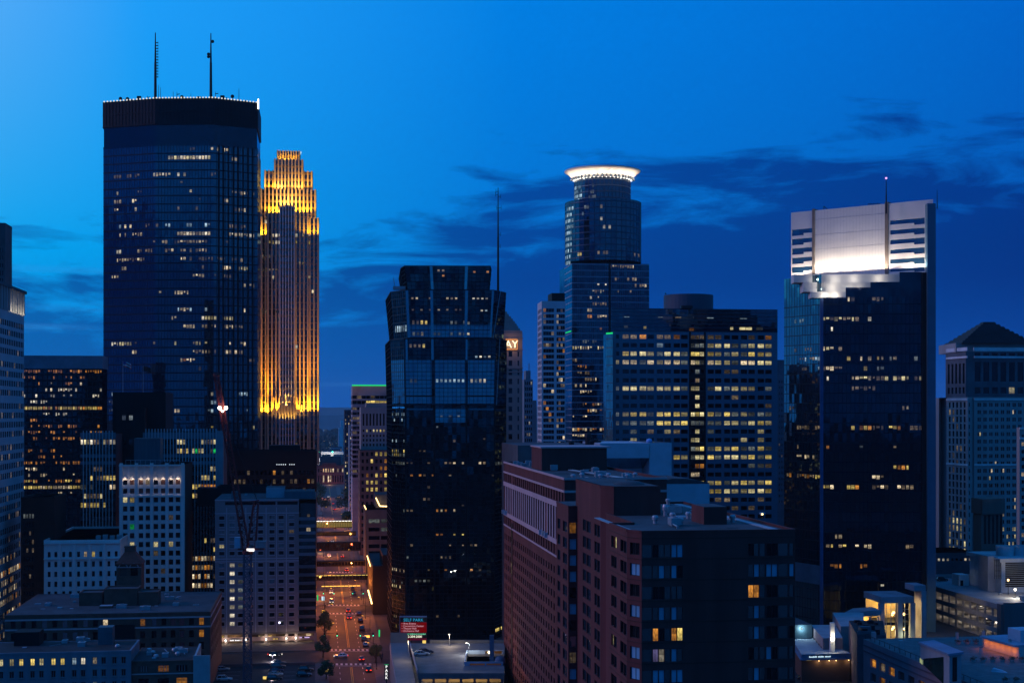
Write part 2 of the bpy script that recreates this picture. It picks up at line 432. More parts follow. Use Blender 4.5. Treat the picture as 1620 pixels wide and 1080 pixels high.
# t01 in view: left edge ~.955, centre ~.81, right edge ~.63
back = (20, 104, 178)
h0 = wr([(0, back), (.40, (8, 104, 184)), (.63, (0, 92, 192)), (.81, (0, 96, 196)), (.93, (0, 118, 214)), (1, (40, 140, 225))])
h1 = wr([(0, back), (.40, (6, 104, 186)), (.63, (0, 84, 182)), (.81, (0, 120, 216)), (.92, (0, 168, 246)), (1, (60, 190, 255))])
h2 = wr([(0, (20, 106, 182)), (.40, (8, 108, 196)), (.63, (0, 96, 202)), (.81, (0, 130, 232)), (.90, (30, 162, 255)), (.955, (108, 188, 255)), (1, (120, 190, 255))])
zen = wr([(0, (24, 108, 186)), (.5, (20, 116, 206)), (1, (30, 120, 220))])
c = MIX(M('DIVIDE', el, .11, clamp=True), h0, h1)
c = MIX(M('DIVIDE', M('SUBTRACT', el, .11), .15, clamp=True), c, h2)
c = MIX(M('DIVIDE', M('SUBTRACT', el, .3), .6, clamp=True), c, zen)
# clouds: ragged dark banks low in the sky, stretched along the horizon
cb = WN('ShaderNodeCombineXYZ'); nt.links.new(M('MULTIPLY', X, 5.0), cb.inputs[0]); nt.links.new(M('MULTIPLY', Y_, 5.0), cb.inputs[1]); nt.links.new(M('MULTIPLY', Z, 26.0), cb.inputs[2])
n1 = WN('ShaderNodeTexNoise'); n1.inputs['Scale'].default_value = 1.75; n1.inputs['Detail'].default_value = 9; n1.inputs['Roughness'].default_value = .62
n1.inputs['Distortion'].default_value = .5
WL(cb, 0, n1, 'Vector')
ecr = WN('ShaderNodeValToRGB'); nt.links.new(t01, ecr.inputs[0])
es = [(0, .10), (.60, .135), (.66, .172), (.74, .170), (.785, .172), (.825, .150), (.86, .102), (.90, .090), (.955, .120), (1, .10)]
e = ecr.color_ramp.elements
while len(e) < len(es): e.new(.5)
for x, (p, v) in zip(e, es): x.position = p; x.color = (v, v, v, 1)
dens = M('ADD', n1.outputs[0], M('MULTIPLY', M('SUBTRACT', ecr.outputs[0], el), 3.6))
dn = M('MULTIPLY', M('SUBTRACT', dens, .46), 6.0, clamp=True)
fade = M('MULTIPLY_ADD', M('DIVIDE', el, .09, clamp=True), .50, .50)
cl = MIX(M('MULTIPLY', dn, fade), c, MIX(1.0, c, (.26, .34, .50), 'MULTIPLY'))
# thin pale streaks in the afterglow side
n2 = WN('ShaderNodeTexNoise'); n2.inputs['Scale'].default_value = 1.0; n2.inputs['Detail'].default_value = 4
cb2 = WN('ShaderNodeCombineXYZ'); nt.links.new(M('MULTIPLY', X, 2.0), cb2.inputs[0]); nt.links.new(M('MULTIPLY', Y_, 2.0), cb2.inputs[1]); nt.links.new(M('MULTIPLY', Z, 75.0), cb2.inputs[2])
WL(cb2, 0, n2, 'Vector')
st = M('MULTIPLY', M('SUBTRACT', n2.outputs[0], .57), 7.0, clamp=True)
band = M('MULTIPLY', M('DIVIDE', M('SUBTRACT', .12, el), .04, clamp=True), M('DIVIDE', M('SUBTRACT', t01, .76), .2, clamp=True))
cl = MIX(M('MULTIPLY', M('MULTIPLY', st, band), .55), cl, srgb(60, 140, 222))
bg = WN('ShaderNodeBackground'); nt.links.new(cl, bg.inputs[0]); bg.inputs[1].default_value = .94
wo = WN('ShaderNodeOutputWorld'); WL(bg, 0, wo, 0)
try: W.cycles.sampling_method = 'MANUAL'; W.cycles.sample_map_resolution = 512
except Exception: pass

sl = bpy.data.lights.new('sun', 'SUN'); sun = bpy.data.objects.new('sun', sl); COL.objects.link(sun)
sl.energy = .52; sl.angle = math.radians(16); sl.color = (1, .64, 1.0)
sd = Vector((-.95, -.02, .36)).normalized()
sun.rotation_euler = sd.to_track_quat('Z', 'Y').to_euler(); sun.location = (-300, 300, 400)
# ---------------------------------------------------------------- shared materials
asphalt = pbr('asphalt', (.034, .032, .033), .75, var=.35, scale=.35)
concrete = pbr('concrete_paving', (.10, .095, .09), .85, var=.25, scale=.5)
paint_w = pbr('road_paint_white', (.62, .60, .56), .7, var=.25, scale=1.5)
paint_y = pbr('road_paint_yellow', (.55, .34, .05), .7, var=.3, scale=1.5)
groundm = pbr('city_ground', (.06, .06, .062), .9, var=.5, scale=.02)
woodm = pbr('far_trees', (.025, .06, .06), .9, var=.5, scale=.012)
hillm = pbr('far_hills', (.04, .11, .15), .9, var=.3, scale=.002)  # extra blue in the hills: part of the distance haze is put into this colour
stone_w = pbr('white_terracotta', (.60, .62, .62), .7, var=.14, scale=.12, streak=True)
stone_g = pbr('grey_stone', (.32, .32, .33), .8, var=.2, scale=.12, streak=True)
stone_b = pbr('buff_limestone', (.26, .23, .22), .8, var=.2, scale=.12, streak=True)
stone_mauve = pbr('kasota_stone', (.36, .24, .17), .7, var=.15, scale=.1, streak=True)
hotelm = pbr('hotel_precast', (.185, .18, .20), .8, var=.12, scale=.08, streak=True)
conc_l = pbr('pale_concrete', (.35, .36, .38), .8, var=.16, scale=.2)
conc_d = pbr('dark_concrete', (.10, .10, .11), .85, var=.25, scale=.2)
fins = pbr('pale_fins', (.42, .45, .5), .6, var=.1)
black = pbr('black_cladding', (.006, .006, .008), .7, var=.3)
darkm = pbr('dark_metal', (.015, .018, .024), .5, metal=.3, var=.2)
steel = pbr('galvanised_steel', (.33, .36, .40), .45, metal=.5, var=.2, scale=1)
tealm = pbr('teal_metal_panels', (.06, .11, .14), .5, var=.2, scale=.4, streak=True)
bluemetal = pbr('pale_blue_metal_panels', (.35, .46, .55), .45, var=.12, scale=.3)
roofm = pbr('roof_membrane', (.062, .068, .078), .85, var=.45, scale=.12)
roofd = pbr('dark_roof', (.028, .03, .036), .85, var=.5, scale=.15)
roofl = pbr('pale_roof', (.28, .32, .36), .8, var=.2, scale=.15)
brick = pbr('red_brown_brick', (.125, .032, .031), .85, var=.28, scale=.3, streak=True)
brickt = pbr('pale_brick_band', (.50, .34, .36), .8, var=.12, scale=.3)
brickd = pbr('dark_brick', (.05, .022, .018), .85, var=.25, scale=.3)
brickl = pbr('low_brick', (.15, .065, .05), .85, var=.3, scale=.4)
redtile = pbr('red_roof_tiles', (.22, .05, .035), .75, var=.3, scale=.8)
mull = pbr('dark_mullion', (.005, .009, .017), .5, metal=.2, var=.1)
mullb = pbr('blue_mullion', (.05, .075, .11), .4, metal=.4, var=.1)
spand = glass('blue_spandrel', (.55, .75, 1), .38, (.012, .022, .04), .12)
foliage = pbr('foliage', (.045, .075, .03), .8, var=.5, scale=.6)
bark = pbr('bark', (.05, .04, .03), .9)
craneR = pbr('crane_red_steel', (.17, .025, .025), .5, var=.2, scale=1)
craneB = pbr('crane_blue_steel', (.045, .085, .13), .5, var=.2, scale=1)
goldm = pbr('warm_stone_piers', (.42, .33, .22), .65, var=.08, scale=.2)
rubber = pbr('tyre_rubber', (.02, .02, .02), .8)
chrome = pbr('wheel_rim', (.4, .4, .42), .35, metal=.8)
carglass = glass('car_glass', (.6, .7, .8), .15, (.005, .005, .007))
G_led = glow('lamp_white', (1, .93, .8), 6.0)
G_warm = glow('lamp_warm', (1, .62, .22), 5.0)
G_star = glow('work_light', (1, .86, .66), 14.0)
G_amber = glow('lamp_amber', (1, .5, .08), 2.2)
G_red = glow('lamp_red', (1, .05, .02), 4.0)
G_green = glow('strip_green', (.02, .9, .25), .75)
G_tgreen = glow('signal_green', (.05, 1, .55), 4.0)
G_violet = glow('beacon_violet', (.8, .4, 1), 1.5)
G_white = glow('sign_white', (1, .97, .95), 1.5)
G_yel = glow('strip_yellow', (1, .68, .16), 1.0)
G_cool = glow('strip_cool', (.6, .85, 1), 1.0)

# ---------------------------------------------------------------- ground, hills, streets
b = MB()
b.face([(-9000, -6000, -.12), (9000, -6000, -.12), (9000, 16000, -.12), (-9000, 16000, -.12)])
tag(b.build('ground', groundm), kind='structure')

RC = lambda Y: -46.8 + UX*(Y-418.6)           # street centre line
def rp(Y, off, z=0.0): return Vector((RC(Y)+off, Y - UX*off*0 , z))
def strip(mb, o0, o1, Y0, Y1, z, m=0):
    mb.face([rp(Y0, o0, z), rp(Y0, o1, z), rp(Y1, o1, z), rp(Y1, o0, z)], m)
b = MB(); strip(b, -7, 7, 200, 1540, 0.0)
tag(b.build('street', asphalt), kind='structure')
CROSS = [(453, 474), (566, 584), (690, 704), (812, 826), (935, 949), (1080, 1095)]
b = MB()
for a, c_ in CROSS:
    for o0, o1 in ((-7-320, -7), (7, 7+330)):
        q = [rp(a, o0), rp(a, o1), rp(c_, o1), rp(c_, o0)]
        for p in q: p.y -= UX*(p.x - RC(p.y)) * 1.0
        b.face([Vector((p.x, p.y, .003)) for p in q])
tag(b.build('cross_street', asphalt), kind='structure')
# raised pavements with kerbs, one run per block and side
b = MB(); edges = [200] + [e_ for a in CROSS for e_ in a] + [1500]
for i in range(0, len(edges), 2):
    Y0, Y1 = edges[i]+1.5, edges[i+1]-1.5
    for s_ in (-1, 1):
        o0, o1 = sorted((7*s_, 11.2*s_))
        P0, P1 = rp(Y0, o0, -.1), rp(Y1, o0, -.1)
        b.obox(P0, P1-P0, Vector((o1-o0, 0, 0)), (0, 0, .25))
tag(b.build('pavement', concrete), kind='structure')
# paved front of the hotel
b = MB(); P0 = rp(475.5, -11.3, -.1); b.obox(P0, -V*75, U*13, (0, 0, .24)); tag(b.build('hotel_pavement', concrete), kind='structure')
# painted lines
b = MB()
for i in range(0, len(edges), 2):
    Y0, Y1 = edges[i]+8, edges[i+1]-8
    strip(b, -.32, -.14, Y0, Y1, .006, 1); strip(b, .14, .32, Y0, Y1, .006, 1)
    Y = Y0
    while Y < Y1 and Y < 700:
        for o in (-3.6, 3.6): strip(b, o-.08, o+.08, Y, min(Y1, Y+3), .006, 0)
        Y += 9
for a, c_ in CROSS[:3]:
    for yy in (a-4.5, c_+1.5):
        for k in range(9): strip(b, -6.2+k*1.5, -5.5+k*1.5, yy, yy+3, .006, 0)
        strip(b, -6.5, 6.5, yy-1.6, yy-1.2, .007, 0)
tag(b.build('road_markings', [paint_w, paint_y]), kind='structure')
# car park lot left of the street
b = MB(); q = [rp(360, -11.4), rp(449, -11.4)]; b.face([q[0] - V*75, q[0], q[1], q[1] - V*75]); 
for p in b.v: p.z = .012
tag(b.build('parking_lot', asphalt), kind='structure')
b = MB(); A = rp(449.6, -11.4); b.obox(A, -V*72, -U*.5, (0, 0, .8)); tag(b.build('lot_wall', conc_d), 'low dark wall along the back of the parking lot facing the hotel', 'wall')
b = MB()
for k in range(11):
    p0 = rp(372+k*6.5, -17, .018); b.face([p0, p0+U*.15, p0+U*.15-V*5, p0-V*5])
    p0 = rp(372+k*6.5, -34, .018); b.face([p0, p0+U*.15, p0+U*.15-V*10, p0-V*10])
tag(b.build('bay_markings', paint_w), kind='structure')

# distant hills: two long ridges of real depth
def ridge(name, Y0, Y1, x0, x1, hfun, n, mat):
    b = MB(); xs = [x0+(x1-x0)*i/n for i in range(n+1)]; hs = [hfun(i/n) for i in range(n+1)]
    for i in range(n):
        a, c_ = xs[i], xs[i+1]; Ym = (Y0+Y1)/2
        b.face([(a, Y0, -1), (c_, Y0, -1), (c_, Ym, hs[i+1]), (a, Ym, hs[i])])
        b.face([(a, Ym, hs[i]), (c_, Ym, hs[i+1]), (c_, Y1, -1), (a, Y1, -1)])
    return tag(b.build(name, mat, smooth=False), kind='structure')
def hf(base, amp, seed):
    rr = random.Random(seed); ph = [rr.random()*6.28 for _ in range(8)]
    return lambda u: base + amp*(.5*math.sin(7*u+ph[0]) + .3*math.sin(19*u+ph[1]) + .25*math.sin(47*u+ph[2]) + .14*math.sin(131*u+ph[3]) + .08*math.sin(330*u+ph[4]))
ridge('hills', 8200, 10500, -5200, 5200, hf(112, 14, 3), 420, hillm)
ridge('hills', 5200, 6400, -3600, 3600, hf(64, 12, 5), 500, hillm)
# woods of the far plain: crowds of small crowns nobody could count
b = MB()
for i in range(2600):
    Y = 1600 + 3600*(R.random()**1.4); x = gx(R.uniform(430, 640) if R.random() < .75 else R.uniform(1440, 1700), Y)
    r = R.uniform(5, 12); h = R.uniform(9, 19)
    n = 6; a0 = R.random()*6
    rings = []
    for rz, rr in ((0, .55), (.35, 1), (.7, .8), (1, .25)):
        rings.append([(x+r*rr*math.cos(a0+k)*R.uniform(.7, 1.25), Y+r*rr*math.sin(a0+k)*R.uniform(.7, 1.25), -.1+h*rz*R.uniform(.92, 1.08)) for k in [6.283*j/n for j in range(n)]])
    b.loft(rings)
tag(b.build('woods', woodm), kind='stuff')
# scattered far house and street lights on the plain
b = MB()
for i in range(110):
    Y = R.uniform(1700, 5000); x = gx(R.uniform(505, 548) if R.random() < .25 else R.uniform(1478, 1500), Y)
    z = R.uniform(14, 24); s_ = Y/2250*R.uniform(.12, .34); b.ball((x, Y, z), s_, 5, R.choice((0, 0, 1, 2)))
tag(b.build('far_lights', [G_amber, G_yel, G_cool]), kind='stuff')
# ================================================================ LEFT SIDE
# --- slab at the far left edge, rising behind its neighbour
A = fl(-36, 528); B_ = along(A, V, 8)
T = Bld('office_tower', (A.x, A.y), 'dark narrow slice of a tower at the far left edge, above the lit colonnade')
z1 = gz(357, 528); w = MB()
L = (B_-A).length
T.wall(w, A, B_, 0, z1, cols_n(L, 12, .55, .5), rows_px(528, 395, 12, 30, 7), lambda c, r, x, y: 'dim' if R.random() < .05 else 'dark')
p = rect(A, B_, 12); w.prism(p, 0, z1, 0, 1, sides=(1, 2, 3)); parapet(w, p, z1, 1.2)
T.part('wall', w, [conc_d, roofd]); T.finish()

# --- pale office with the lit colonnade, side along the street
Dn, Df = 470, 520
C1 = fl(38, Df); C0 = C1 - U*70
T = Bld('office_building', (C1.x, C1.y), 'pale gridded office block on the left edge with a lit colonnade under its roof')
zt = gz(462, Df); zc = gz(500, Df); w = MB(); w2 = MB()
L = 70.0; cols = cols_n(L, 24, .62, .4)
rows = []; k = 0
zz = zc - 3.2
while zz > 3:
    rows.append((zz-2.0, zz)); zz -= 3.25 if k % 4 != 3 else 4.6; k += 1
def li(c, r, x, y):
    if y > 880: return R.choice(('warm', 'amber', 'dark', 'dim', 'dim'))
    return 'dim' if R.random() < .10 else 'dark'
T.vis = (0, 40, 440, 960)
T.wall(w, C0, C1, 0, zc, cols, rows, li, .12)  # brighter copy of the front glass: the left sky's reflection is partly put into it
D1 = C1 - V*14; D0 = C0 - V*14
w.face([(C1.x, C1.y, 0), (D1.x, D1.y, 0), (D1.x, D1.y, zc), (C1.x, C1.y, zc)]); w.face([(D0.x, D0.y, 0), (C0.x, C0.y, 0), (C0.x, C0.y, zc), (D0.x, D0.y, zc)])
w.face([(q.x, q.y, zc) for q in (D0, C0, C1, D1)])
T.part('wall', w, fins)
# recessed attic, fluted piers and roof slab
I0, I1 = C0 - V*2.5, C1 - V*2.5 - U*1.5
w2.prism([I0, I1, I1 - V*10, I0 - V*10], zc, zt - .8)
T.part('attic', w2, conc_l)
for k in range(17):
    pp = MB(); c0 = C1 - U*(2.2+k*4.1); pp.cbox((c0.x, c0.y, zc), 1.0, 1.3, zt-.8-zc, 0, U); T.part('pier', pp, conc_l)
rf = MB(); e0, e1 = C0 + V*.9, C1 + V*.9 + U*.9
rf.obox((e0.x, e0.y, zt-.8), e1-e0, -V*16, (0, 0, 1.0)); T.part('roof_slab', rf, conc_d); T.finish()
for k in range(6):
    q = C1 - U*(4.2+k*4.1) - V*1.2; lamp('colonnade_light', (q.x, q.y, zc+.5), 300, (1, .85, .6), size=.4)

# --- amber-lit dark office behind
Y0 = 650; A = fl(36, Y0); B_ = along(A, V, 161.5); L = (B_-A).length; z1 = gz(562, Y0)
T = Bld('office_building', (A.x, A.y), 'dark glass office block with many amber lit floors, left of the tallest dark tower')
T.vis = (36, 160, 560, 850)
g = MB(); pw, fh = L/32, 9.65/F*Y0*1.0; zb = gz(582.5, Y0)
n = int(zb/fh)
z0g = zb - n*fh
T.glaze(g, A, B_, 0, zb, pw, fh); g.prism(rect(A, B_, 16), 0, zb, 0, 0, top=False, sides=(1, 2, 3)); T.part('glass_wall', g, glass('amber_office_glass', (.5, .6, .8), .08, (.003, .003, .005)))
sp_ = MB(); sp_.prism(rect(A - V*.3 - U*.3, B_ + V*.3 - U*.3, 16.6), zb, z1, 0, 1); T.bars(sp_, A - U*.3, B_ - U*.3, [], [i*L/16 for i in range(1, 16)], zb, z1-.2, .5, .25); T.part('attic_band', sp_, [pbr('attic_panel', (.16, .20, .26), .6), roofd])
m_ = MB(); T.bars(m_, A, B_, [z0g+i*fh for i in range(1, n)], [i*L/16 for i in range(0, 17)], 0, zb, .75, .2, 0, .4); T.part('mullion', m_, mull)
rowsL = [(587, .85, 'amber'), (598, .3, 'amber'), (607, .35, ('amber', 'warm')), (618, .35, ('warm', 'white')), (628, .25, 'white'), (638, .22, 'white'), (648, .93, ('yellow', 'amber', 'yellow')), (658, .15, 'white'), (667, .12, 'amber'), (678, .5, 'amber'), (688, .3, 'amber'),
         (698, .35, 'amber'), (708, .2, 'amber'), (718, .22, 'amber'), (731, .5, 'amber'), (742, .12, 'warm'), (752, .3, 'warm'), (763, .6, ('amber', 'yellow')), (773, .97, ('yellow', 'warm', 'yellow')), (784, .22, ('yellow', 'warm')), (806, .06, 'warm'), (818, .1, 'warm')]
T.lights(A, B_, z0g, zb, pw, fh, [(y, 36, 165, d, s_) for y, d, s_ in rowsL], .86, .5)
T.finish()

# --- the tallest dark glass tower
zt = gz(155, 705); zk = gz(197, 705); zs = gz(229, 705)
Q0, Q1, Q2, Q3 = fl(163.5, 715), fl(246, 706), fl(338, 705), fl(407.5, 716)
Q4 = Q3 + U*38; Q5 = Q0 + U*42
poly = [Q0, Q1, Q2, Q3, Q4, Q5]
T = Bld('skyscraper', (Q1.x, Q1.y), 'tallest dark blue glass skyscraper with two masts and dotted lights round its flat top')
T.vis = (160, 410, 225, 700)
gm = glass('tower_glass', (.46, .66, .85), .19, (.003, .006, .015), .02, .006, .10)
fh = 13.35/F*705; g = MB(); m_ = MB()
zb0 = zs - int(zs/fh)*fh
for k in range(6):
    p, q = poly[k], poly[(k+1) % 6]; L = (q-p).length; nn = max(4, round(L/1.52)); pw = L/nn
    T.glaze(g, p, q, 0, zs, pw, fh)
    if k in (0, 1, 2): T.bars(m_, p, q, [zb0+i*fh for i in range(0, int(zs/fh)+1)], [i*pw for i in range(0, nn+1)], 0, zs, .55, .05, 0, .16, .1)
    if k == 2: T.bars(m_, p, q, [], [i*L/9 for i in range(0, 9)], 0, zs, .5, .2, 0, .55, .5)
T.part('glass_wall', g, gm); T.part('mullion', m_, mull)
IDS = [(237,297,310,.7,'dim'),(238,333,361,.8,'warm'),(250,267,334,1,('warm','white','cream')),(247,180,198,.3,'dim'),(254,365,375,1,'warm'),(257,385,402,.4,'white'),
(276,174,222,.6,'dim'),(275,236,272,.85,('warm','white')),(276,280,320,.5,('white','warm')),(278,335,342,.5,'dim'),(291,280,320,.2,'dim'),(303,185,190,.9,'warm'),(304,205,265,.3,'dim'),(304,292,302,.8,'warm'),(308,360,405,.55,('dim','warm')),
(318,178,192,.9,('warm','dim')),(318,208,218,.6,'warm'),(315,310,320,.6,'dim'),(318,350,360,.6,'warm'),(330,178,190,.8,'warm'),(330,208,218,.6,'warm'),(330,282,290,.5,'dim'),(330,308,335,.35,'dim'),(335,370,392,.7,('warm','dim')),
(356,183,208,.6,('warm','cool')),(356,230,250,.6,'dim'),(356,260,272,.8,'cool'),(356,292,302,.7,'cool'),(356,325,332,.6,'cool'),(358,358,388,.5,'dim'),(370,190,232,.55,('dim','warm')),(370,282,332,.95,('warm','white','dim')),(372,338,345,.5,'dim'),(373,360,405,.9,('white','warm','dim')),
(384,236,265,.5,('warm','dim')),(384,275,328,.5,('warm','dim')),(386,352,362,.5,'dim'),(397,182,192,1,'white'),(397,215,335,.5,('dim','warm')),(410,183,240,.6,('warm','dim')),(410,283,306,.8,('dim','warm')),(412,313,385,.5,'dim'),
(424,194,200,1,'warm'),(424,283,332,.6,('white','dim')),(425,350,364,.8,('white','warm')),(427,377,392,.8,'cream'),(437,175,190,.5,'warm'),(437,303,335,.5,'warm'),(439,339,365,.5,'dim'),(453,385,405,.8,('warm','dim')),(465,250,310,.15,'warm'),(490,280,340,.3,('cool','warm')),
(494,372,388,.8,'warm'),(506,268,280,.6,'warm'),(506,320,343,1,('cream','white')),(507,350,370,1,'cream'),(521,253,283,.6,('amber','dim')),(521,290,312,.7,'warm'),(521,318,342,.8,('dim','warm')),(521,350,385,.7,('dim','warm')),(539,175,208,.9,('cream','white')),(539,212,230,.4,'dim'),
(539,242,263,.6,('cream','dim')),(539,270,327,.55,('cream','dim','warm')),(539,360,390,.6,('warm','dim')),(554,209,217,1,'warm'),(554,265,278,.8,'warm'),(554,297,335,.6,('warm','dim')),(554,340,385,.5,('warm','dim')),(568,280,312,.8,('warm','amber')),(568,393,405,.8,'dim'),(582,310,332,.4,'dim'),
(619,170,190,.8,'cool'),(620,332,338,1,'white'),(620,375,393,.8,'cool'),(636,170,180,.9,'grey'),(636,255,283,.6,'warm'),(636,330,345,.7,'cool'),(649,170,180,.9,'grey'),(649,255,285,.7,'warm'),(649,330,345,.8,'cool'),(649,373,393,.7,'cool'),(676,335,372,.7,'yellow'),(676,397,402,1,'cream')]
for k in (0, 1, 2):
    p, q = poly[k], poly[k+1]; L = (q-p).length; nn = max(4, round(L/1.52))
    T.lights(p, q, zb0, zs, L/nn, fh, [(a_, b_, c_, d_, e_) for a_, b_, c_, d_, e_ in IDS], .74, .42, .04)
# dark mechanical belt and crown
def inset(pl, d):
    c = sum(pl, Vector((0, 0, 0)))/len(pl); return [c + (p-c)*(1 - d/(p-c).length) for p in pl]
cr = MB(); cr.prism(inset(poly, .25), zs, zk, 0, 1); cr.prism(inset(poly, -.08), zs-.5, zs+.5, 0)
T.part('plant_belt', cr, [glass('crown_glass', (.4, .5, .7), .10, (.002, .003, .006)), roofd])
cr = MB(); pc = inset(poly, -.3); cr.prism(pc, zk, zt, 0, 1, bottom=True)
for k in (0, 1, 2):
    L = (pc[k+1]-pc[k]).length; T.bars(cr, pc[k], pc[k+1], [zk+.5, (zk+zt)/2], [i*L/16 for i in range(17)], zk+.1, zt-.1, .4, .15, 0, .3)
T.part('crown', cr, [pbr('crown_panels', (.004, .007, .014), .6), roofd])
lt = MB(); lt.ball((0, 0, 0), .42, 6); proto = lt.build('rim_light', glow('rim_lamps', (1, .97, .92), .8), T.o)
for p in proto.data.vertices: p.co += T.o.location
first = True
for k in (0, 1, 2):
    n_ = (16, 19, 14)[k]
    for i in range(n_):
        q = pc[k].lerp(pc[k+1], (i+.5)/n_)
        o = proto if first else proto.copy()
        if not first: COL.objects.link(o)
        first = False; o.location = Vector((q.x, q.y-.3, zt+.1)) - T.o.location
bl = MB(); q = pc[3]; bl.obox((q.x-.1, q.y-.5, gz(181, 729)), (.35, 0, 0), (0, 1, 0), (0, 0, gz(166, 729)-gz(181, 729))); T.part('corner_light', bl, G_led)
T.finish()
# masts
def mast(name, px, Y, yb, yt, r, label, rungs=None, mat=None, par=None, dishes=()):
    x = gx(px, Y); zb, zt_ = gz(yb, Y), gz(yt, Y)
    o = empty(name, (x, Y, zb), label, 'antenna mast')
    s_ = MB(); s_.tube((x, Y, zb), (x, Y, zb+(zt_-zb)*.55), r, r*.8, 8); s_.tube((x, Y, zb+(zt_-zb)*.55), (x, Y, zt_), r*.7, r*.3, 8)
    s_.build('pole', mat or darkm, o)
    if rungs:
        g_ = MB()
        for i in range(rungs[0]):
            z = gz(rungs[1] + (rungs[2]-rungs[1])*i/(rungs[0]-1), Y); g_.bar((x, Y, z), (x+rungs[3], Y, z), .35); g_.bar((x+rungs[3], Y, z-.4), (x+rungs[3], Y, z+.4), .3)
        g_.build('rung', mat or darkm, o)
    if dishes:
        d_ = MB()
        for (dx, y) in dishes: d_.ball((x+dx, Y, gz(y, Y)), .85, 8)
        d_.build('dish', mat or darkm, o)
    return o
mast('antenna_mast', 245.8, 722, 157, 52, .75, 'left roof mast of the tallest tower, with short side rungs up one side', (13, 68, 122, 1.3))
mast('antenna_mast', 333.6, 722, 157, 53, .75, 'right roof mast of the tallest tower, slim with a few small dishes', None, None, None, ((.9, 66), (-1.2, 86), (-1.2, 90)))
for px, h, kind in ((191, 9, 2), (196, 10, 1), (202, 12, 2), (205, 8, 1), (220, 13, 3), (233, 14, 1), (251, 24, 0), (254, 22, 0), (262, 10, 2), (274, 16, 0), (280, 20, 1), (288, 10, 2), (302, 18, 0), (315, 8, 3), (341, 17, 1), (352, 14, 3), (355, 14, 1), (368, 9, 2), (372, 9, 1), (378, 20, 0), (388, 8, 3)):
    Y = R.uniform(709, 725); x = gx(px, Y); zb = zt; hh = h/F*Y; s_ = MB()
    s_.tube((x, Y, zb), (x, Y, zb+hh), .16 if kind == 0 else .24, .1, 5)
    if kind == 1: s_.bar((x-.2, Y, zb+hh*.8), (x+1.4, Y, zb+hh*.85), .3); s_.bar((x+.9, Y, zb+hh*.4), (x-1, Y, zb+hh*.5), .3)
    if kind == 2: s_.ball((x, Y-.5, zb+hh*.85), .95, 8)
    if kind == 3: s_.box(x-1, x+1, Y-.6, Y+.6, zb+hh*.45, zb+hh)
    lab = {0: 'thin whip aerial on the tallest tower', 1: 'forked aerial on the tallest tower', 2: 'small round dish aerial on the tallest tower', 3: 'boxy aerial frame on the tallest tower'}[kind]
    tag(s_.build('roof_aerial', darkm, origin=(x, Y, zb)), lab + f', {"left of its left mast" if px < 244 else "between its two masts" if px < 332 else "right of its right mast"}', 'aerial', 'aerials on the roof of the tallest tower')

# --- gold floodlit setback tower
Y0 = 850
T = Bld('skyscraper', (gx(456, Y0), Y0), 'stepped art deco style skyscraper glowing gold under floodlights, right beside the tallest dark tower')
T.vis = (405, 505, 240, 720)
gg = glass('gold_tower_glass', (.5, .6, .75), .16, (.006, .007, .012))
def tier(Tb, name, xa, xb, ya, yb, Y, dep, npier, pw_=.75, pd=.7, mat=goldm, sp=.75):
    """a glass core with rows of proud stone piers"""
    A = fl(xa, Y); Bq = along(A, V, xb); z0, z1 = gz(yb, Y), gz(ya, Y); g = MB(); L = (Bq-A).length; up = Vector((0, 0, z1+.5-z0)); zv = Vector((0, 0, z0))
    pl = [A, Bq, Bq+U*dep, A+U*dep]
    for k in range(4): Tb.glaze(g, pl[k], pl[(k+1) % 4], z0, z1, 1.2, 4)
    g.face([(p.x, p.y, z1) for p in pl], 1); Tb.part(name, g, [gg, roofd]); m = MB()
    for i in range(npier+1): m.obox(A + V*(L*i/npier-pw_/2) - U*pd + zv, V*pw_, U*(pd+.1), up)
    for i in range(1, max(2, int(dep/3))):
        for q in (Bq - V*.1, A - V*pd): m.obox(q + U*(i*3-.4) + zv, V*(pd+.1), U*.8, up)
    zz = z0 + 2
    while zz < z1: m.obox(A - U*.12 + Vector((0, 0, zz-sp)), V*L, U*.2, (0, 0, sp*2), 1); zz += 3.95
    Tb.part('stone_grid', m, [mat, goldd])
goldd = pbr('bronze_spandrel', (.13, .09, .055), .5)
tier(T, 'shaft', 407.5, 503, 344, 735, Y0, 30, 15, 1.0, .7, goldm, .25)
tier(T, 'shoulder', 413.5, 498.5, 299.5, 344, Y0+.6, 28, 14, 1.0)
tier(T, 'upper_shaft', 419.5, 493, 270.5, 299.5, Y0+2.5, 25, 12, .9)
tier(T, 'lantern', 435, 478, 252.5, 299.5, Y0+1.2, 22, 8, .9)
tier(T, 'crown', 439.5, 473, 239, 252.5, Y0+3, 18, 8)
tier(T, 'front_bay', 424, 487, 338, 735, Y0-1.6, 4, 10, 1.0, .7, goldm, .25)
brightp = pbr('white_metal_piers', (.62, .60, .6), .4, metal=.3, var=.05)
tier(T, 'centre_bay', 443, 465.5, 327, 715, Y0-3.4, 4, 5, .55, .9, brightp)
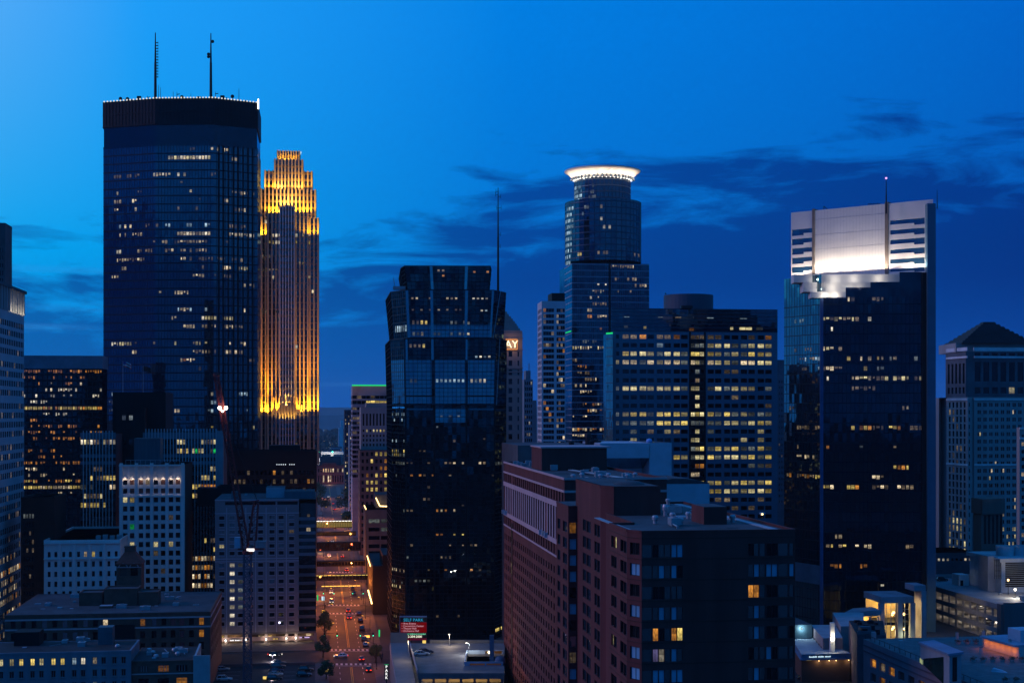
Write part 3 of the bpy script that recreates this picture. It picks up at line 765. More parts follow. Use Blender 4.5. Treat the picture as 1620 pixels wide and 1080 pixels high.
# ledge of the low setback that carries the lower floodlights
lg = MB(); x0, x1 = gx(431, Y0-5), gx(477, Y0-5); lg.box(x0, x1, Y0-6.5, Y0-3.6, gz(652, Y0-5), gz(640, Y0-5)); T.part('ledge', lg, goldm)
m_ = MB()
for i in range(10):
    x = x0 + (x1-x0)*(i+.5)/10; m_.box(x-.4, x+.4, Y0-7.2, Y0-6.4, gz(655, Y0-5), gz(628, Y0-5))
T.part('ledge_pier', m_, goldm)
for px in (440, 471):
    t_ = MB(); x = gx(px, Y0); t_.tube((x, Y0+12, gz(239, Y0)), (x, Y0+12, gz(236, Y0)), .2); t_.ball((x, Y0+12, gz(235.5, Y0)), .55, 6); T.part('roof_beacon', t_, G_cool)
GS = [(352,418,445,.3,'warm'),(369,418,500,.5,('warm','white')),(379,418,498,.5,('yellow','white')),(402,408,475,.3,'dim'),(413,468,484,.6,'dim'),(424,408,442,.7,'dim'),(436,410,440,.6,('amber','warm')),(436,486,497,.7,'warm'),(458,478,498,.5,'warm'),(447,440,452,.3,'dim'),(491,408,445,.5,'dim'),(504,442,468,.95,'dim'),(525,440,466,.4,'dim'),(548,466,474,1,'white'),(672,424,490,.2,'dim'),(707,430,470,.2,'dim')]
pA, pB = fl(424, Y0-1.62), fl(487, Y0-1.62)
T.lights(pA, pB, 0, gz(338, Y0), 2.0, 4.15, GS, .6, .5, .3)
pA, pB = fl(407.5, Y0), fl(424, Y0); T.lights(pA, pB, 0, gz(344, Y0), 2.0, 4.15, GS, .6, .5, .3)
pA, pB = fl(487, Y0), fl(503, Y0); T.lights(pA, pB, 0, gz(344, Y0), 2.0, 4.15, GS, .6, .5, .3)
T.finish()
GC = (1, .48, .012)
def flood(px, py, Y, power, back=2.6, col=GC, ang=150):
    p = pt(px, py, Y) - U*back; lamp('gold_floodlight', p, power*.95, col, 'SPOT', .4, p + U*4 + Vector((0, 0, 18)), ang, .35)
WA = (1, .52, .08)
for px in (410, 416, 493, 500): flood(px, 372, Y0, 7500)
for px in (427, 434, 440, 474, 480, 486): flood(px, 337, Y0+1.5, 8000)
for px in (447, 454, 461): flood(px, 326, Y0+1, 8000, 3.4, WA)
for px in (422, 431, 482, 490): flood(px, 298, Y0+2, 3000)
for px in (440, 446, 468, 474): flood(px, 299, Y0+1, 4600, 2.6, WA)
for px in (443, 450, 457, 463, 469): flood(px, 253, Y0+3, 1000, 2.2)
for px in (409, 415, 421, 491, 497, 502): flood(px, 652, Y0, 11000, 3.2)
for px in (427, 434, 440, 472, 478, 485): flood(px, 651, Y0-2, 11000, 3.4)
for px in (446, 453, 460): flood(px, 640, Y0-4.5, 9000, 2.4, WA)
for px in (438, 447, 456, 465, 472): flood(px, 664, Y0-7, 1500, 1.6, WA)
for px in (411, 419, 430, 439, 472, 482, 493, 501):          # long-throw floods for the lower third of the shaft
    p = pt(px, 651, Y0-2) - U*6; lamp('gold_floodlight', p, 85000, (1, .36, .006), 'SPOT', .4, p + U*7 + Vector((0, 0, 34)), 46, .9)
# ================================================================ MID LEFT
def lit_rows(rows, tol=7, default='dark'):
    """rows: (y, x0, x1, share, style) -> lit() callback for wall()"""
    def f(c, r, x, y):
        for (yy, xa, xb, d, st) in rows:
            if abs(y-yy) < tol and xa <= x <= xb and R.random() < d: return st if isinstance(st, str) else R.choice(st)
        return default
    return f

# --- black stepped block
Y0 = 585; A = fl(178, Y0); B_ = along(A, V, 262); z1 = gz(624, Y0); zlow = gz(645, Y0)
T = Bld('office_tower', (A.x, A.y), 'unlit black block with a stepped top and two small lit windows'); T.vis = (178, 262, 620, 740)
w = MB(); p = rect(A, B_, 30); w.prism(p, 0, z1, 0, 1); parapet(w, p, z1, 1.0)
T.part('wall', w, [black, roofd])
w = MB(); A2 = fl(181, Y0-9); B2 = along(A2, V, 229); 
T.wall(w, A2, B2, 0, zlow, cols_px(A2, V, [(193, 199), (204, 210)]), [(gz(664, Y0), gz(656.5, Y0)), (gz(702, Y0), gz(694, Y0))], lambda c, r, x, y: 'grey' if r == 1 else 'dark'); w.prism(rect(A2, B2, 8), 0, zlow, 0, 1, sides=(1, 3))
T.part('lower_wall', w, [black, roofd]); T.finish()
def flag(px, yb, yt, Y, cols, lab, flip=1):
    o = empty('flag', (gx(px, Y), Y, gz(yb, Y)), lab, 'flag')
    s_ = MB(); s_.tube(pt(px, yb, Y), pt(px, yt, Y), .16, .1, 6); s_.build('flagpole', steel, o)
    f_ = MB(); top = pt(px, yt, Y); n = 10; wd, ht = 3.4, 2.2
    for i in range(n):
        for j in range(4):
            def q(a, b_): return top + Vector((flip*wd*a/n, .25*math.sin(a*1.1), -.1 - ht*b_/4 - .9*(a/n)**1.3*1.2 - .1*math.sin(a*.9)))
            m = 0 if (cols == 1) else (1 if (i < 4 and j < 2) else (2 if j % 2 else 3))
            f_.face([q(i, j), q(i+1, j), q(i+1, j+1), q(i, j+1)], m)
            f_.face([q(i, j+1)+Vector((0, .03, 0)), q(i+1, j+1)+Vector((0, .03, 0)), q(i+1, j)+Vector((0, .03, 0)), q(i, j)+Vector((0, .03, 0))], m)
    f_.build('cloth', [pbr('flag_dark', (.03, .02, .02)), pbr('flag_blue', (.04, .06, .22)), pbr('flag_red', (.42, .06, .07)), pbr('flag_white', (.55, .5, .52))], o)
flag(194.5, 624, 571, Y0+6, 0, 'red white and blue flag on a tall pole on the black block roof')
flag(226.5, 624, 578, Y0+6, 1, 'dark flag on a tall pole on the black block roof')

# --- dark slab between the towers with a row of tiny white lights
Y0 = 640; A = fl(318, Y0); B_ = along(A, V, 501); z1 = gz(716, Y0)
T = Bld('office_building', (A.x, A.y), 'low dark block below the gold tower with a few scattered specks of light'); T.vis = (340, 500, 715, 800)
w = MB(); L = (B_-A).length
T.wall(w, A, B_, 0, z1, cols_n(L, 26, .6, .8), rows_px(640, 748, 14, 12, 7), lambda c, r, x, y: 'dim' if (y > 742 and R.random() < .18) else ('amber' if y > 742 and R.random() < .09 else 'dark'), .2)
p = rect(A, B_, 26); w.prism(p, 0, z1, 0, 1, sides=(1, 2, 3)); w.face([(q.x, q.y, z1) for q in p], 1); parapet(w, p, z1, .8)
A3 = A + U*5 + V*30; w.prism(rect(A3, A3+V*14, 12), z1, z1+3.2, 0, 1)
T.part('wall', w, [black, roofd])
pl = MB()
for i in range(9):
    if i in (5,): continue
    q = along(A, V, 438+3.4*i) - U*.2; pl.ball((q.x, q.y, gz(735, 640)), .24, 5)
T.part('wall_light', pl, glow('tiny_lights', (.8, .9, 1), 1.1), kind='stuff'); T.finish()

# --- finned offices, left and right of the black block
for (xa, xb, yt, yb, Y0, lab, rows) in (
  (127, 183, 686, 840, 555, 'narrow pale finned office block with a lit top floor, left of the white terracotta tower',
    [(699, 127, 182, .92, ('cream', 'white', 'dim')), (743, 140, 182, .35, 'dim'), (757, 144, 182, .95, ('yellow', 'yellow', 'dim')), (771, 127, 160, .4, 'grey'), (771, 170, 182, .9, 'warm'), (785, 134, 162, .75, ('cream', 'dim')), (799, 127, 170, .85, ('yellow', 'dim', 'yellow')), (814, 160, 170, .5, 'amber')]),
  (226, 352, 683, 945, 540, 'office block of thin pale fins with yellow windows, partly behind the white terracotta tower',
    [(699, 280, 292, 1, ('cream', 'yellow')), (699, 296, 308, .3, 'dim'), (699, 316, 345, .8, ('cream', 'grey', 'dim')), (714, 276, 345, .65, ('yellow', 'cream', 'dim', 'green')), (742, 330, 345, 1, 'cream'), (756, 314, 345, .9, ('yellow', 'cream')), (770, 302, 345, .9, ('amber', 'yellow', 'yellow')), (784, 302, 316, .8, ('yellow', 'dim')),
     (805, 302, 345, .35, 'yellow'), (819, 302, 345, .85, ('yellow', 'dim', 'yellow')), (833, 302, 345, .5, ('yellow', 'dark')), (848, 302, 345, .85, ('yellow', 'dim')), (862, 302, 345, 1, 'yellow'), (877, 302, 345, .95, ('warm', 'amber', 'dim')), (891, 302, 345, .95, ('amber', 'warm', 'dim')), (905, 302, 345, .95, ('amber', 'warm', 'dim')), (920, 302, 345, .95, ('amber', 'warm')), (934, 302, 345, .95, 'amber')])):
    A = fl(xa, Y0); B_ = along(A, V, xb); L = (B_-A).length; z1 = gz(yt, Y0)
    T = Bld('office_building', (A.x, A.y), lab); T.vis = (xa, xb, yt, yb)
    n = round((xb-xa)/5.3); w = MB(); cs = cols_n(L - (2.4 if xb > 300 else 0), n, .74)
    T.wall(w, A, B_, 0, z1, cs, rows_px(Y0, 699, 14.25, 19, 7.5), lit_rows(rows, 6.5), .3, 0, 0)
    p = rect(A, B_, 28); w.prism(p, 0, z1, 0, 1, sides=(1, 2, 3)); w.face([(q.x, q.y, z1) for q in p], 1)
    T.part('wall', w, [pbr('fin_wall', (.035, .04, .05), .7), roofd])
    f_ = MB(); T.bars(f_, A, B_, [], [i*(L - (2.4 if xb > 300 else 0))/n for i in range(n+1)], 0, z1+1.2, .34, .5)
    T.part('fin', f_, fins)
    h_ = MB(); T.bars(h_, A, B_, [gz(689, Y0)], [], 0, z1+1, gz(683, Y0)-gz(693, Y0), .12)
    for yy in (714+7, 728+4): T.bars(h_, A, B_, [gz(yy, Y0)], [], 0, z1, 1.3, .1)
    T.part('spandrel_band', h_, pbr('fin_spandrel', (.16, .19, .24), .6))
    if xb > 300:
        e_ = MB(); q = B_ - V*2.2 - U*.3; e_.obox((q.x, q.y, 0), V*2.5, U*1.5, (0, 0, z1+.4)); T.part('end_pier', e_, pbr('end_pier_stone', (.26, .29, .34), .7))
    T.finish()
# black roof mass in front of the finned block's lower right
Y0 = 527; A = fl(344, Y0); B_ = along(A, V, 428); p = rect(A, B_, 12)
w = MB(); w.prism(p, 0, gz(772, Y0), 0, 1); q = fl(312, Y0+1); w.prism(rect(q, A + U*1, 10), gz(801, Y0), gz(772, Y0), 0, 1, bottom=True); parapet(w, p, gz(772, Y0), .8)
o = w.build('plant_block', [black, roofd], origin=(A.x, A.y, 0)); tag(o, 'windowless black block rising just behind the hotel roof, left of its pale penthouse', 'building')

# --- white terracotta tower
Y0 = 500; A = fl(188.5, Y0); B_ = along(A, V, 292.5); L = (B_-A).length; z1 = gz(735, Y0)
T = Bld('office_tower', (A.x, A.y), 'white terracotta tower with vertical piers and lamps glowing under its ornate top'); T.vis = (188, 293, 735, 940)
groups = [(194, 202), (205, 213), (219, 227), (230, 238), (242.5, 250.5), (254, 262), (266.5, 274.5), (277.5, 285.5)]
groups = [(a*1.0+.6, b_-.6) for a, b_ in groups]
cs = cols_px(A, V, groups)
rws = rows_px(Y0, 790.5, 14.15, 19, 8.2) + [(gz(780.5, Y0), gz(772.5, Y0)), (gz(766.5, Y0), gz(759, Y0))]
def lw_(c, r, x, y):
    for (yy, xx, st) in ((790, 198, 'cream'), (790, 209, 'yellow'), (832, 209, 'green'), (861, 209, 'cream'), (861, 247, 'cream'), (861, 270, 'cream'), (904, 257, 'dim'), (875, 247, 'dim')):
        if abs(y-yy) < 6 and abs(x-xx) < 5: return st
    return 'brown' if y < 784 and R.random() < .6 else ('dim' if R.random() < .03 else 'dark')
w = MB(); T.wall(w, A, B_, 0, z1, cs, rws, lw_, .35)
p = rect(A, B_, 30); w.prism(p, 0, z1, 2, 1, sides=(1, 2, 3)); w.face([(q.x, q.y, z1) for q in p], 1)
T.part('wall', w, [stone_w, roofd, brickd])
pm = MB()                                            # tall piers between the window pairs, thin ones inside them
edges_ = [188.5, 216, 240.2, 264.3, 290]
for e_ in edges_: 
    a_ = (along(A, V, e_)-A).length; T.bars(pm, A, B_, [], [max(.75, min(L-.75, a_))], 0, z1+.6, 1.1, .7)
for e_ in (203.5, 228.5, 252.2, 276): T.bars(pm, A, B_, [], [(along(A, V, e_)-A).length], 0, z1-.5, .5, .35)
T.part('pier', pm, stone_w)
co = MB()
T.bars(co, A, B_, [gz(785, Y0), gz(736, Y0)], [], 0, z1+.9, .55, .95); T.part('cornice', co, stone_w)
sp_ = MB()                                           # pointed hoods and tracery above the top windows
for a_, b_ in groups:
    q = along(A, V, (a_+b_)/2) - U*.05
    for k in range(4): sp_.obox(q - V*(.5) + V*k*.3 - U*.16 + Vector((0, 0, gz(752, Y0))), V*.1, U*.2, (0, 0, 3.0))
    sp_.loft([[q - V*.8 - U*.3 + Vector((0, 0, gz(757.5, Y0))), q + V*.8 - U*.3 + Vector((0, 0, gz(757.5, Y0))), q + V*.8 + Vector((0, 0, gz(757.5, Y0))), q - V*.8 + Vector((0, 0, gz(757.5, Y0)))],
             [q - V*.1 - U*.2 + Vector((0, 0, gz(752, Y0))), q + V*.1 - U*.2 + Vector((0, 0, gz(752, Y0))), q + V*.1 + Vector((0, 0, gz(752, Y0))), q - V*.1 + Vector((0, 0, gz(752, Y0)))]])
T.part('hood', sp_, stone_w)
for a_, b_ in groups:
    q = along(A, V, (a_+b_)/2) - U*.75
    lamp('cornice_lamp', (q.x, q.y, gz(758.5, Y0)), 48, (1, .70, .48), size=.2)
    lamp('sill_lamp', (q.x, q.y, gz(784, Y0)), 12, (1, .62, .5), size=.2)
ph = MB(); C_ = fl(212, Y0+12); D_ = along(C_, V, 253); ph.prism(rect(C_, D_, 10), z1, gz(693, Y0+12), 0, 1); T.bars(ph, C_, D_, [gz(694.5, Y0+12)], [i*1.4 for i in range(7)], z1, gz(693.5, Y0+12), .5, .25)
T.part('penthouse', ph, [tealm, roofm])
pr_ = MB(); pts = [(q.x, q.y, z1+1.6) for q in (A+U*2+V*2, B_+U*2-V*2)]; pr_.rail(pts, .15)
for i in range(12): q = A+U*2+V*(2+i*(L-4)/11); pr_.bar((q.x, q.y, z1), (q.x, q.y, z1+1.6), .12)
T.part('roof_railing', pr_, steel)
T.finish()

# --- lower white wing
Y0 = 478; A = fl(69.5, Y0); B_ = along(A, V, 190); L = (B_-A).length; z1 = gz(858, Y0)
T = Bld('office_building', (A.x, A.y), 'low white terracotta wing with a dark roof, left of the white tower'); T.vis = (69, 190, 855, 940)
cs = cols_px(A, V, [(75.5, 80), (86, 90.5), (98.5, 103), (109, 113.5), (122, 126.5), (133, 137.5), (145.5, 150), (157, 161.5), (170, 174.5), (181.5, 186)])
def lw2(c, r, x, y):
    if abs(y-877) < 6: return 'yellow' if abs(x-147.5) < 3 else ('dim' if abs(x-135) < 3 else 'dark')
    return 'dark'
w = MB(); T.wall(w, A, B_, 0, z1, cs, rows_px(Y0, 877, 15.6, 9, 8.5), lw2, .3)
dep = gy(836, z1) - Y0; p = rect(A, B_, dep); w.prism(p, 0, z1, 0, 1, sides=(1, 2, 3)); w.face([(q.x, q.y, z1) for q in p], 1); parapet(w, p, z1, .8)
T.part('wall', w, [stone_w, roofd])
pm = MB()
for e_ in (70.6, 94, 117.5, 141.5, 165, 188.6): T.bars(pm, A, B_, [], [(along(A, V, e_)-A).length], 0, z1-.6, 1.0, .5)
T.part('pier', pm, stone_w)
co = MB(); T.bars(co, A, B_, [z1-.3, gz(884, Y0)], [], 0, z1+1, .4, .62); T.part('cornice', co, stone_w)
un = MB(); q = A + U*12 + V*16
for k in range(4): un.cbox((q.x+k*2.4, q.y, z1), 1.6, 1.6, 1.2 + .3*(k % 2))
T.part('roof_unit', un, steel); T.finish()

# --- dark brown brick block
Y0 = 486; A = fl(33, Y0); B_ = along(A, V, 86); z1 = gz(790, Y0)
T = Bld('brick_building', (A.x, A.y), 'dark brown brick block with a few white lit windows, beside the low white wing'); T.vis = (33, 86, 785, 935)
cs = cols_px(A, V, [(37, 40), (41.5, 44.5), (46, 49), (50.5, 53.5)])
w = MB(); T.wall(w, A, B_, 0, z1, cs, rows_px(Y0, 816, 13.6, 12, 7), lambda c, r, x, y: 'grey' if abs(y-816) < 5 else ('white' if abs(y-904) < 6 else ('dim' if R.random() < .2 else 'dark')), .25)
p = rect(A, B_, 22); w.prism(p, 0, z1, 0, 1, sides=(1, 2, 3)); w.face([(q.x, q.y, z1) for q in p], 1); parapet(w, p, z1, .8)
T.part('wall', w, [brickd, roofm]); T.finish()

# --- long low brick building with the belfry
Y0 = 402; A = fl(8, Y0); B_ = along(A, V, 333); L = (B_-A).length; z1 = gz(973, Y0); dep = gy(939, z1) - Y0
T = Bld('brick_building', (A.x, A.y), 'long low brick building with a wide flat roof and a red tiled belfry'); T.vis = (5, 343, 935, 1035)
spans = []; 
for x in (17, 33, 50, 66.5, 83, 99, 115, 131.5, 147, 163, 222, 240, 255.5, 270, 284, 299, 315): spans.append((x, x+7.5))
cs = cols_px(A, V, spans)
def lw3(c, r, x, y):
    if abs(x-319) < 5 and r >= 2: return 'amber'
    if abs(x-226) < 5 and r == 3: return 'amber'
    if abs(x-166) < 5 and r == 3: return 'warm'
    if abs(x-135) < 5 or abs(x-288) < 5: return 'curtain' if R.random() < .0 else 'blue'
    return 'blue' if R.random() < .18 else 'dark'
w = MB(); rws = rows_px(Y0, 988, 19.5, 4, 11.5)
T.wall(w, A, B_, 0, z1, cs, rws, lw3, .3)
p = rect(A, B_, dep)
sc_ = cols_n(dep, 9, .35, 1); T.wall(w, p[1], p[2], 0, z1, sc_, rws, lambda c, r, x, y: 'dark', .3)
w.prism(p, 0, z1, 0, 1, sides=(2, 3)); w.face([(q.x, q.y, z1-.5) for q in p], 1); parapet(w, p, z1-.5, .5, .5)
T.part('wall', w, [brickl, roofm])
tr = MB()
T.bars(tr, A, B_, [gz(981, Y0), gz(996.5, Y0)], [], 0, z1, .45, .14); T.bars(tr, p[1], p[2], [gz(981, Y0), gz(996.5, Y0)], [], 0, z1, .45, .14)
T.part('stone_band', tr, brickt)
ph = MB()
for (xa, xb, yf, yt, yo) in ((125, 162, 957, 939, 4), (164.5, 218, 957, 933, 5), (219, 250, 957, 938, 4)):
    Yp = gy(yf+1, z1); C_ = fl(xa, Yp); D_ = along(C_, V, xb); ph.prism(rect(C_, D_, 8), z1-.5, gz(yt, Yp), 0, 1); parapet(ph, rect(C_, D_, 8), gz(yt, Yp), .35)
T.part('penthouse', ph, [brickl, roofm])
sk = MB(); C_ = fl(157, gy(962, z1)); sk.prism(rect(C_, C_+V*3.6, 3.2), z1-.5, z1+.7, 0, 1); T.part('skylight', sk, [brickl, roofl])
un = MB()
for px, py in ((118, 955), (146, 950), (241, 955), (310, 960), (60, 958), (280, 950), (95, 965)):
    q = fl(px, gy(py, z1-.5)); un.cbox((q.x, q.y, z1-.5), R.uniform(.8, 1.8), R.uniform(.8, 1.4), R.uniform(.5, 1.1))
T.part('roof_unit', un, steel)
clutter(T, A + V*4 + U*4, L-10, dep-9, z1-.5, 40, 3)
# black sheet standing for the shade in the light well between the wings
lw = MB(); C_ = A + V*(along(A, V, 177)-A).length - U*.3; D_ = along(C_, V, 213); lw.obox((C_.x, C_.y, 0), D_-C_, U*.25, (0, 0, z1-3.2)); T.part('light_well_shade', lw, black)
# belfry: brick shaft, twin arches, red hipped roof
Yb = 452; C_ = fl(184, Yb); D_ = along(C_, V, 223.5); wd = (D_-C_).length; zb, ze = z1-.5, gz(893, Yb); dp = wd
bf = MB(); cs2 = [(wd*.12, wd*.42), (wd*.56, wd*.86)]
T.wall(bf, C_, D_, zb, ze, cs2, [(gz(911, Yb), gz(897, Yb))], lambda c, r, x, y: 'brown' if c == 0 else 'dark', .5)
bp = rect(C_, D_, dp); bf.prism(bp, zb, ze, 0, 0, sides=(1, 2, 3), top=False)
T.part('belfry', bf, brickl)
ar = MB()
for a0, a1 in cs2:
    cx_ = C_ + V*((a0+a1)/2) - U*.12; rr = (a1-a0)/2+.15; pv = None
    for k in range(9):
        th = math.pi*k/8; q = cx_ + V*(rr*math.cos(th)) + Vector((0, 0, gz(897, Yb)+rr*math.sin(th)*.9))
        if pv is not None: ar.bar(pv, q, .22)
        pv = q
T.bars(ar, C_, D_, [gz(896.5, Yb)-.15], [], zb, ze, .2, .1); T.part('arch_moulding', ar, brickt)
rf = MB(); cc = sum(bp, Vector())/4
o1 = [cc + (q-cc)*1.08 for q in bp]; o2 = [cc + (q-cc)*.42 for q in bp]
rf.loft([[(q.x, q.y, ze) for q in o1], [(q.x, q.y, ze+.3) for q in o1], [(q.x, q.y, gz(874, Yb)) for q in o2]])
T.part('roof', rf, redtile)
ct = MB(); ct.loft([[(q.x, q.y, gz(875, Yb)) for q in o2], [(q.x, q.y, gz(866, Yb)) for q in o2]]); 
o3 = [cc + (q-cc)*.46 for q in bp]; ct.loft([[(q.x, q.y, gz(866.5, Yb)) for q in o3], [(q.x, q.y, gz(865, Yb)) for q in o3]]); T.part('chimney', ct, brickl)
T.finish()

# --- grey painted building at the bottom left corner
Y0 = 352; A = fl(-26, Y0); B_ = along(A, V, 207); L = (B_-A).length; z1 = gz(1034, Y0)
T = Bld('apartment_building', (A.x, A.y), 'grey walled building at the bottom left corner with a row of lit yellow windows'); T.vis = (0, 207, 1030, 1080); T.frame = pbr('window_frame_grey', (.22, .24, .28), .6)
xs = [-15, -2, 15, 30, 48, 62, 81, 95.5, 114, 128, 146.5, 160.5, 177.5, 192]
cs = cols_px(A, V, [(x, x+7) for x in xs])
def lw4(c, r, x, y):
    if abs(y-1048.5) < 7: return {0: 'dark', 1: 'cream', 2: 'cream', 3: 'yellow', 4: 'yellow', 5: 'cream', 6: 'yellow', 7: 'yellow', 8: 'cool', 9: 'white', 10: 'warm'}.get(c, 'dark')
    return 'grey' if R.random() < .12 else 'dark'
w = MB(); T.wall(w, A, B_, 0, z1, cs, rows_px(Y0, 1048.5, 19.5, 5, 11), lw4, .25)
p = rect(A, B_, gy(1016, z1)-Y0); w.prism(p, 0, z1, 0, 1, sides=(1, 2, 3)); w.face([(q.x, q.y, z1-.4) for q in p], 1); parapet(w, p, z1-.4, .5, .5)
T.part('wall', w, [pbr('grey_render', (.17, .19, .23), .85, var=.2, scale=.3, streak=True), roofd])
for x in xs:
    for k in range(2):
        s_ = MB(); q = along(A, V, x+3.5) - U*.05; z = gz(1048.5+19.5*k, Y0); s_.obox(q - V*.75 - U*.03 + Vector((0, 0, z-.9)), V*.1, U*.06, (0, 0, 1.8))
        for dz in (-.98, .98): s_.obox(q - V*.75 - U*.12 + Vector((0, 0, z+dz-.07)), V*1.5, U*.14, (0, 0, .14))
        T.part('window_trim', s_, stone_b)
un = MB(); C_ = fl(22, Y0+12); D_ = along(C_, V, 62); un.prism(rect(C_, D_, 6), z1-.4, gz(1000, Y0+12), 0, 0); T.part('roof_house', un, black)
un = MB(); C_ = fl(155, Y0+14); D_ = along(C_, V, 178); un.prism(rect(C_, D_, 4), z1-.4, gz(992, Y0+14), 0, 0); T.bars(un, C_, D_, [z1+1, z1+3], [.6, 1.8, 3], z1-.4, gz(993, Y0+14), .12, .08); T.part('cooling_unit', un, tealm)
clutter(T, A + V*6 + U*3, 24, 16, z1-.4, 15, 21)
dsh = MB(); q = fl(186, Y0+10); zz = gz(1021, Y0+10); dsh.tube((q.x, q.y, z1-.4), (q.x, q.y, zz), .08); dsh.lathe((q.x, q.y-.1, zz), [(.1, -.7), (.62, -.35), (.66, .0), (.5, .35), (.05, .55)], 12); T.part('satellite_dish', dsh, steel, smooth=True)
T.finish()

# --- small brown brick building beside it, with the pale gable wall
Y0 = 358; A = fl(208, Y0); B_ = along(A, V, 306); L = (B_-A).length; z1 = gz(1046, Y0)
T = Bld('brick_building', (A.x, A.y), 'small brown brick building with two arched amber windows, right of the grey walled one'); T.vis = (208, 306, 1040, 1080)
cs = cols_px(A, V, [(219, 235), (250, 267), (279, 296)])
def lw5(c, r, x, y):
    if c == 1 and y < 1065: return 'amber'
    if c == 0 and y < 1065: return 'brown'
    if c == 2 and y > 1065: return 'amber'
    return 'dark'
w = MB(); T.wall(w, A, B_, 0, z1, cs, rows_px(Y0, 1058, 20, 4, 9.5), lw5, .3)
p = rect(A, B_, gy(1024, z1)-Y0); w.prism(p, 0, z1, 0, 1, sides=(1, 2, 3)); w.face([(q.x, q.y, z1-.3) for q in p], 1); parapet(w, p, z1-.3, .4, .35)
T.part('wall', w, [brickl, roofd])
b_ = MB(); T.bars(b_, A, B_, [gz(1066, Y0)], [], 0, z1, .3, .12)
for (a0, a1) in cs:
    for k in range(1, 4): q = A + V*(a0+(a1-a0)*k/4) + U*.1; b_.obox((q.x, q.y, gz(1062.5, Y0)), V*.09, U*.08, (0, 0, 1.5))
T.part('sill_band', b_, brickt)
gw = MB(); q = B_ + V*.05; 
gw.loft([[q + Vector((0, 0, 0)), q + V*.5 + Vector((0, 0, 0)), q + V*.5 + Vector((0, 0, gz(1041, Y0))), q + Vector((0, 0, gz(1041, Y0)))],
         [q + U*17 + Vector((0, 0, 0)), q + U*17 + V*.5 + Vector((0, 0, 0)), q + U*17 + V*.5 + Vector((0, 0, gz(1019, Y0+17))), q + U*17 + Vector((0, 0, gz(1019, Y0+17)))]])
gw.obox((q.x, q.y-.3, 0), V*4.2, -U*.35, (0, 0, gz(1038, Y0)))
T.part('party_wall', gw, conc_l)
un = MB()
for px, py in ((242, 1034), (281, 1036), (247, 1040), (236, 1030), (276, 1030)):
    C_ = fl(px, gy(py, z1)); un.lathe((C_.x, C_.y, z1-.3), [(.5, 0), (.5, .7), (.75, .75), (.6, 1.15), (.1, 1.3)], 10)
T.part('roof_vent', un, steel, smooth=False); clutter(T, A + V*1 + U*2, 13, 15, z1-.3, 10, 17)
T.finish()

# --- the hotel
Y0 = 490; A = fl(340, Y0); B_ = along(A, V, 473); C2 = along(A, V, 500); z1 = gz(790, Y0)
T = Bld('hotel', (A.x, A.y), 'grey precast hotel with square windows and dark balconies, standing behind the tower crane'); T.vis = (340, 500, 780, 1020)
spans = [(347, 354.5), (363.5, 371), (376.5, 384), (393.5, 400), (408.5, 416), (426.5, 434), (441, 448.5), (457.5, 465)]
cs = cols_px(A, V, spans)
rw = rows_px(Y0, 819, 11.25, 6, 5.5) + rows_px(Y0, 894, 13.25, 8, 6)
def lh(c, r, x, y):
    if c == 1 and y > 885: return 'white'
    if c == 0 and abs(y-864) < 5: return 'cream'
    if c == 7 and abs(y-841) < 5: return 'dim'
    if c in (2,) and y > 885: return 'grey' if R.random() < .3 else 'dark'
    if c == 3 and abs(y-894) < 5: return 'dim'
    return 'blue' if (c == 1 and y < 870) or R.random() < .1 else 'dark'
w = MB(); zb = gz(1001, Y0)
T.wall(w, A, B_, zb, z1-2.6, cs, rw, lh, .3)
Ls = (B_-A).length
T.wall(w, A, B_, z1-2.6, z1, [(Ls*.12, Ls*.45), (Ls*.47, Ls*.72), (Ls*.74, Ls*.985)], [(z1-1.9, z1-.8)], None, .4)
dep = 45
p = rect(A, C2, dep); w.prism(p, zb, z1, 0, 1, sides=(1, 2, 3)); w.face([(q.x, q.y, z1-.02) for q in p], 1)
T.part('wall', w, [hotelm, roofm])
tr = MB()
for (a0, a1), (s0, s1) in zip(cs, spans):
    for (b0, b1) in rw:
        q = A + V*((a0+a1)/2) - U*.06; 
        tr.obox(q - V*((a1-a0)/2+.2) - U*.06 + Vector((0, 0, b0-.28)), V*(a1-a0+.4), U*.12, (0, 0, .2)); tr.obox(q - V*((a1-a0)/2+.2) - U*.06 + Vector((0, 0, b1+.06)), V*(a1-a0+.4), U*.12, (0, 0, .2))
T.bars(tr, A, B_, [gz(884, Y0), gz(888, Y0), gz(812, Y0), z1-.2], [], zb, z1+.3, .35, .2)
T.bars(tr, A, B_, [], [(along(A, V, x)-A).length for x in (358.5, 389, 404.5, 421, 437.5, 453)], zb, z1-2.8, .3, .1)
T.part('precast_trim', tr, pbr('hotel_trim', (.33, .33, .38), .8, var=.1))
# balcony stack: dark recessed glazing, one slab and rail per floor
g = MB(); T.glaze(g, B_ + U*1.2, C2 + U*.02, zb, z1-1.5, 1.5, 3); T.part('balcony_glazing', g, glass('balcony_glass', (.5, .7, .85), .2, (.006, .01, .014), .05))
for y in [824+11.25*i for i in range(6)] + [900+13.25*i for i in range(8)]:
    s_ = MB(); z = gz(y, Y0); q = B_ + V*.1; s_.obox((q.x, q.y-.5, z), (C2-B_)-V*.2, U*1.6, (0, 0, .25)); 
    s_.obox((q.x, q.y-.5, z+.27), (C2-B_)-V*.2, U*.08, (0, 0, .85)); T.part('balcony', s_, pbr('balcony_slab', (.05, .075, .10), .6) if y > 884 else pbr('balcony_slab_top', (.09, .14, .18), .5))
T.win(along(A, V, 488) + U*.3 + Vector((0, 0, gz(839, Y0))), V, 1.4, 1.3, 'warm'); T.win(along(A, V, 488) + U*.3 + Vector((0, 0, gz(816.5, Y0))), V, .9, .9, 'dim')
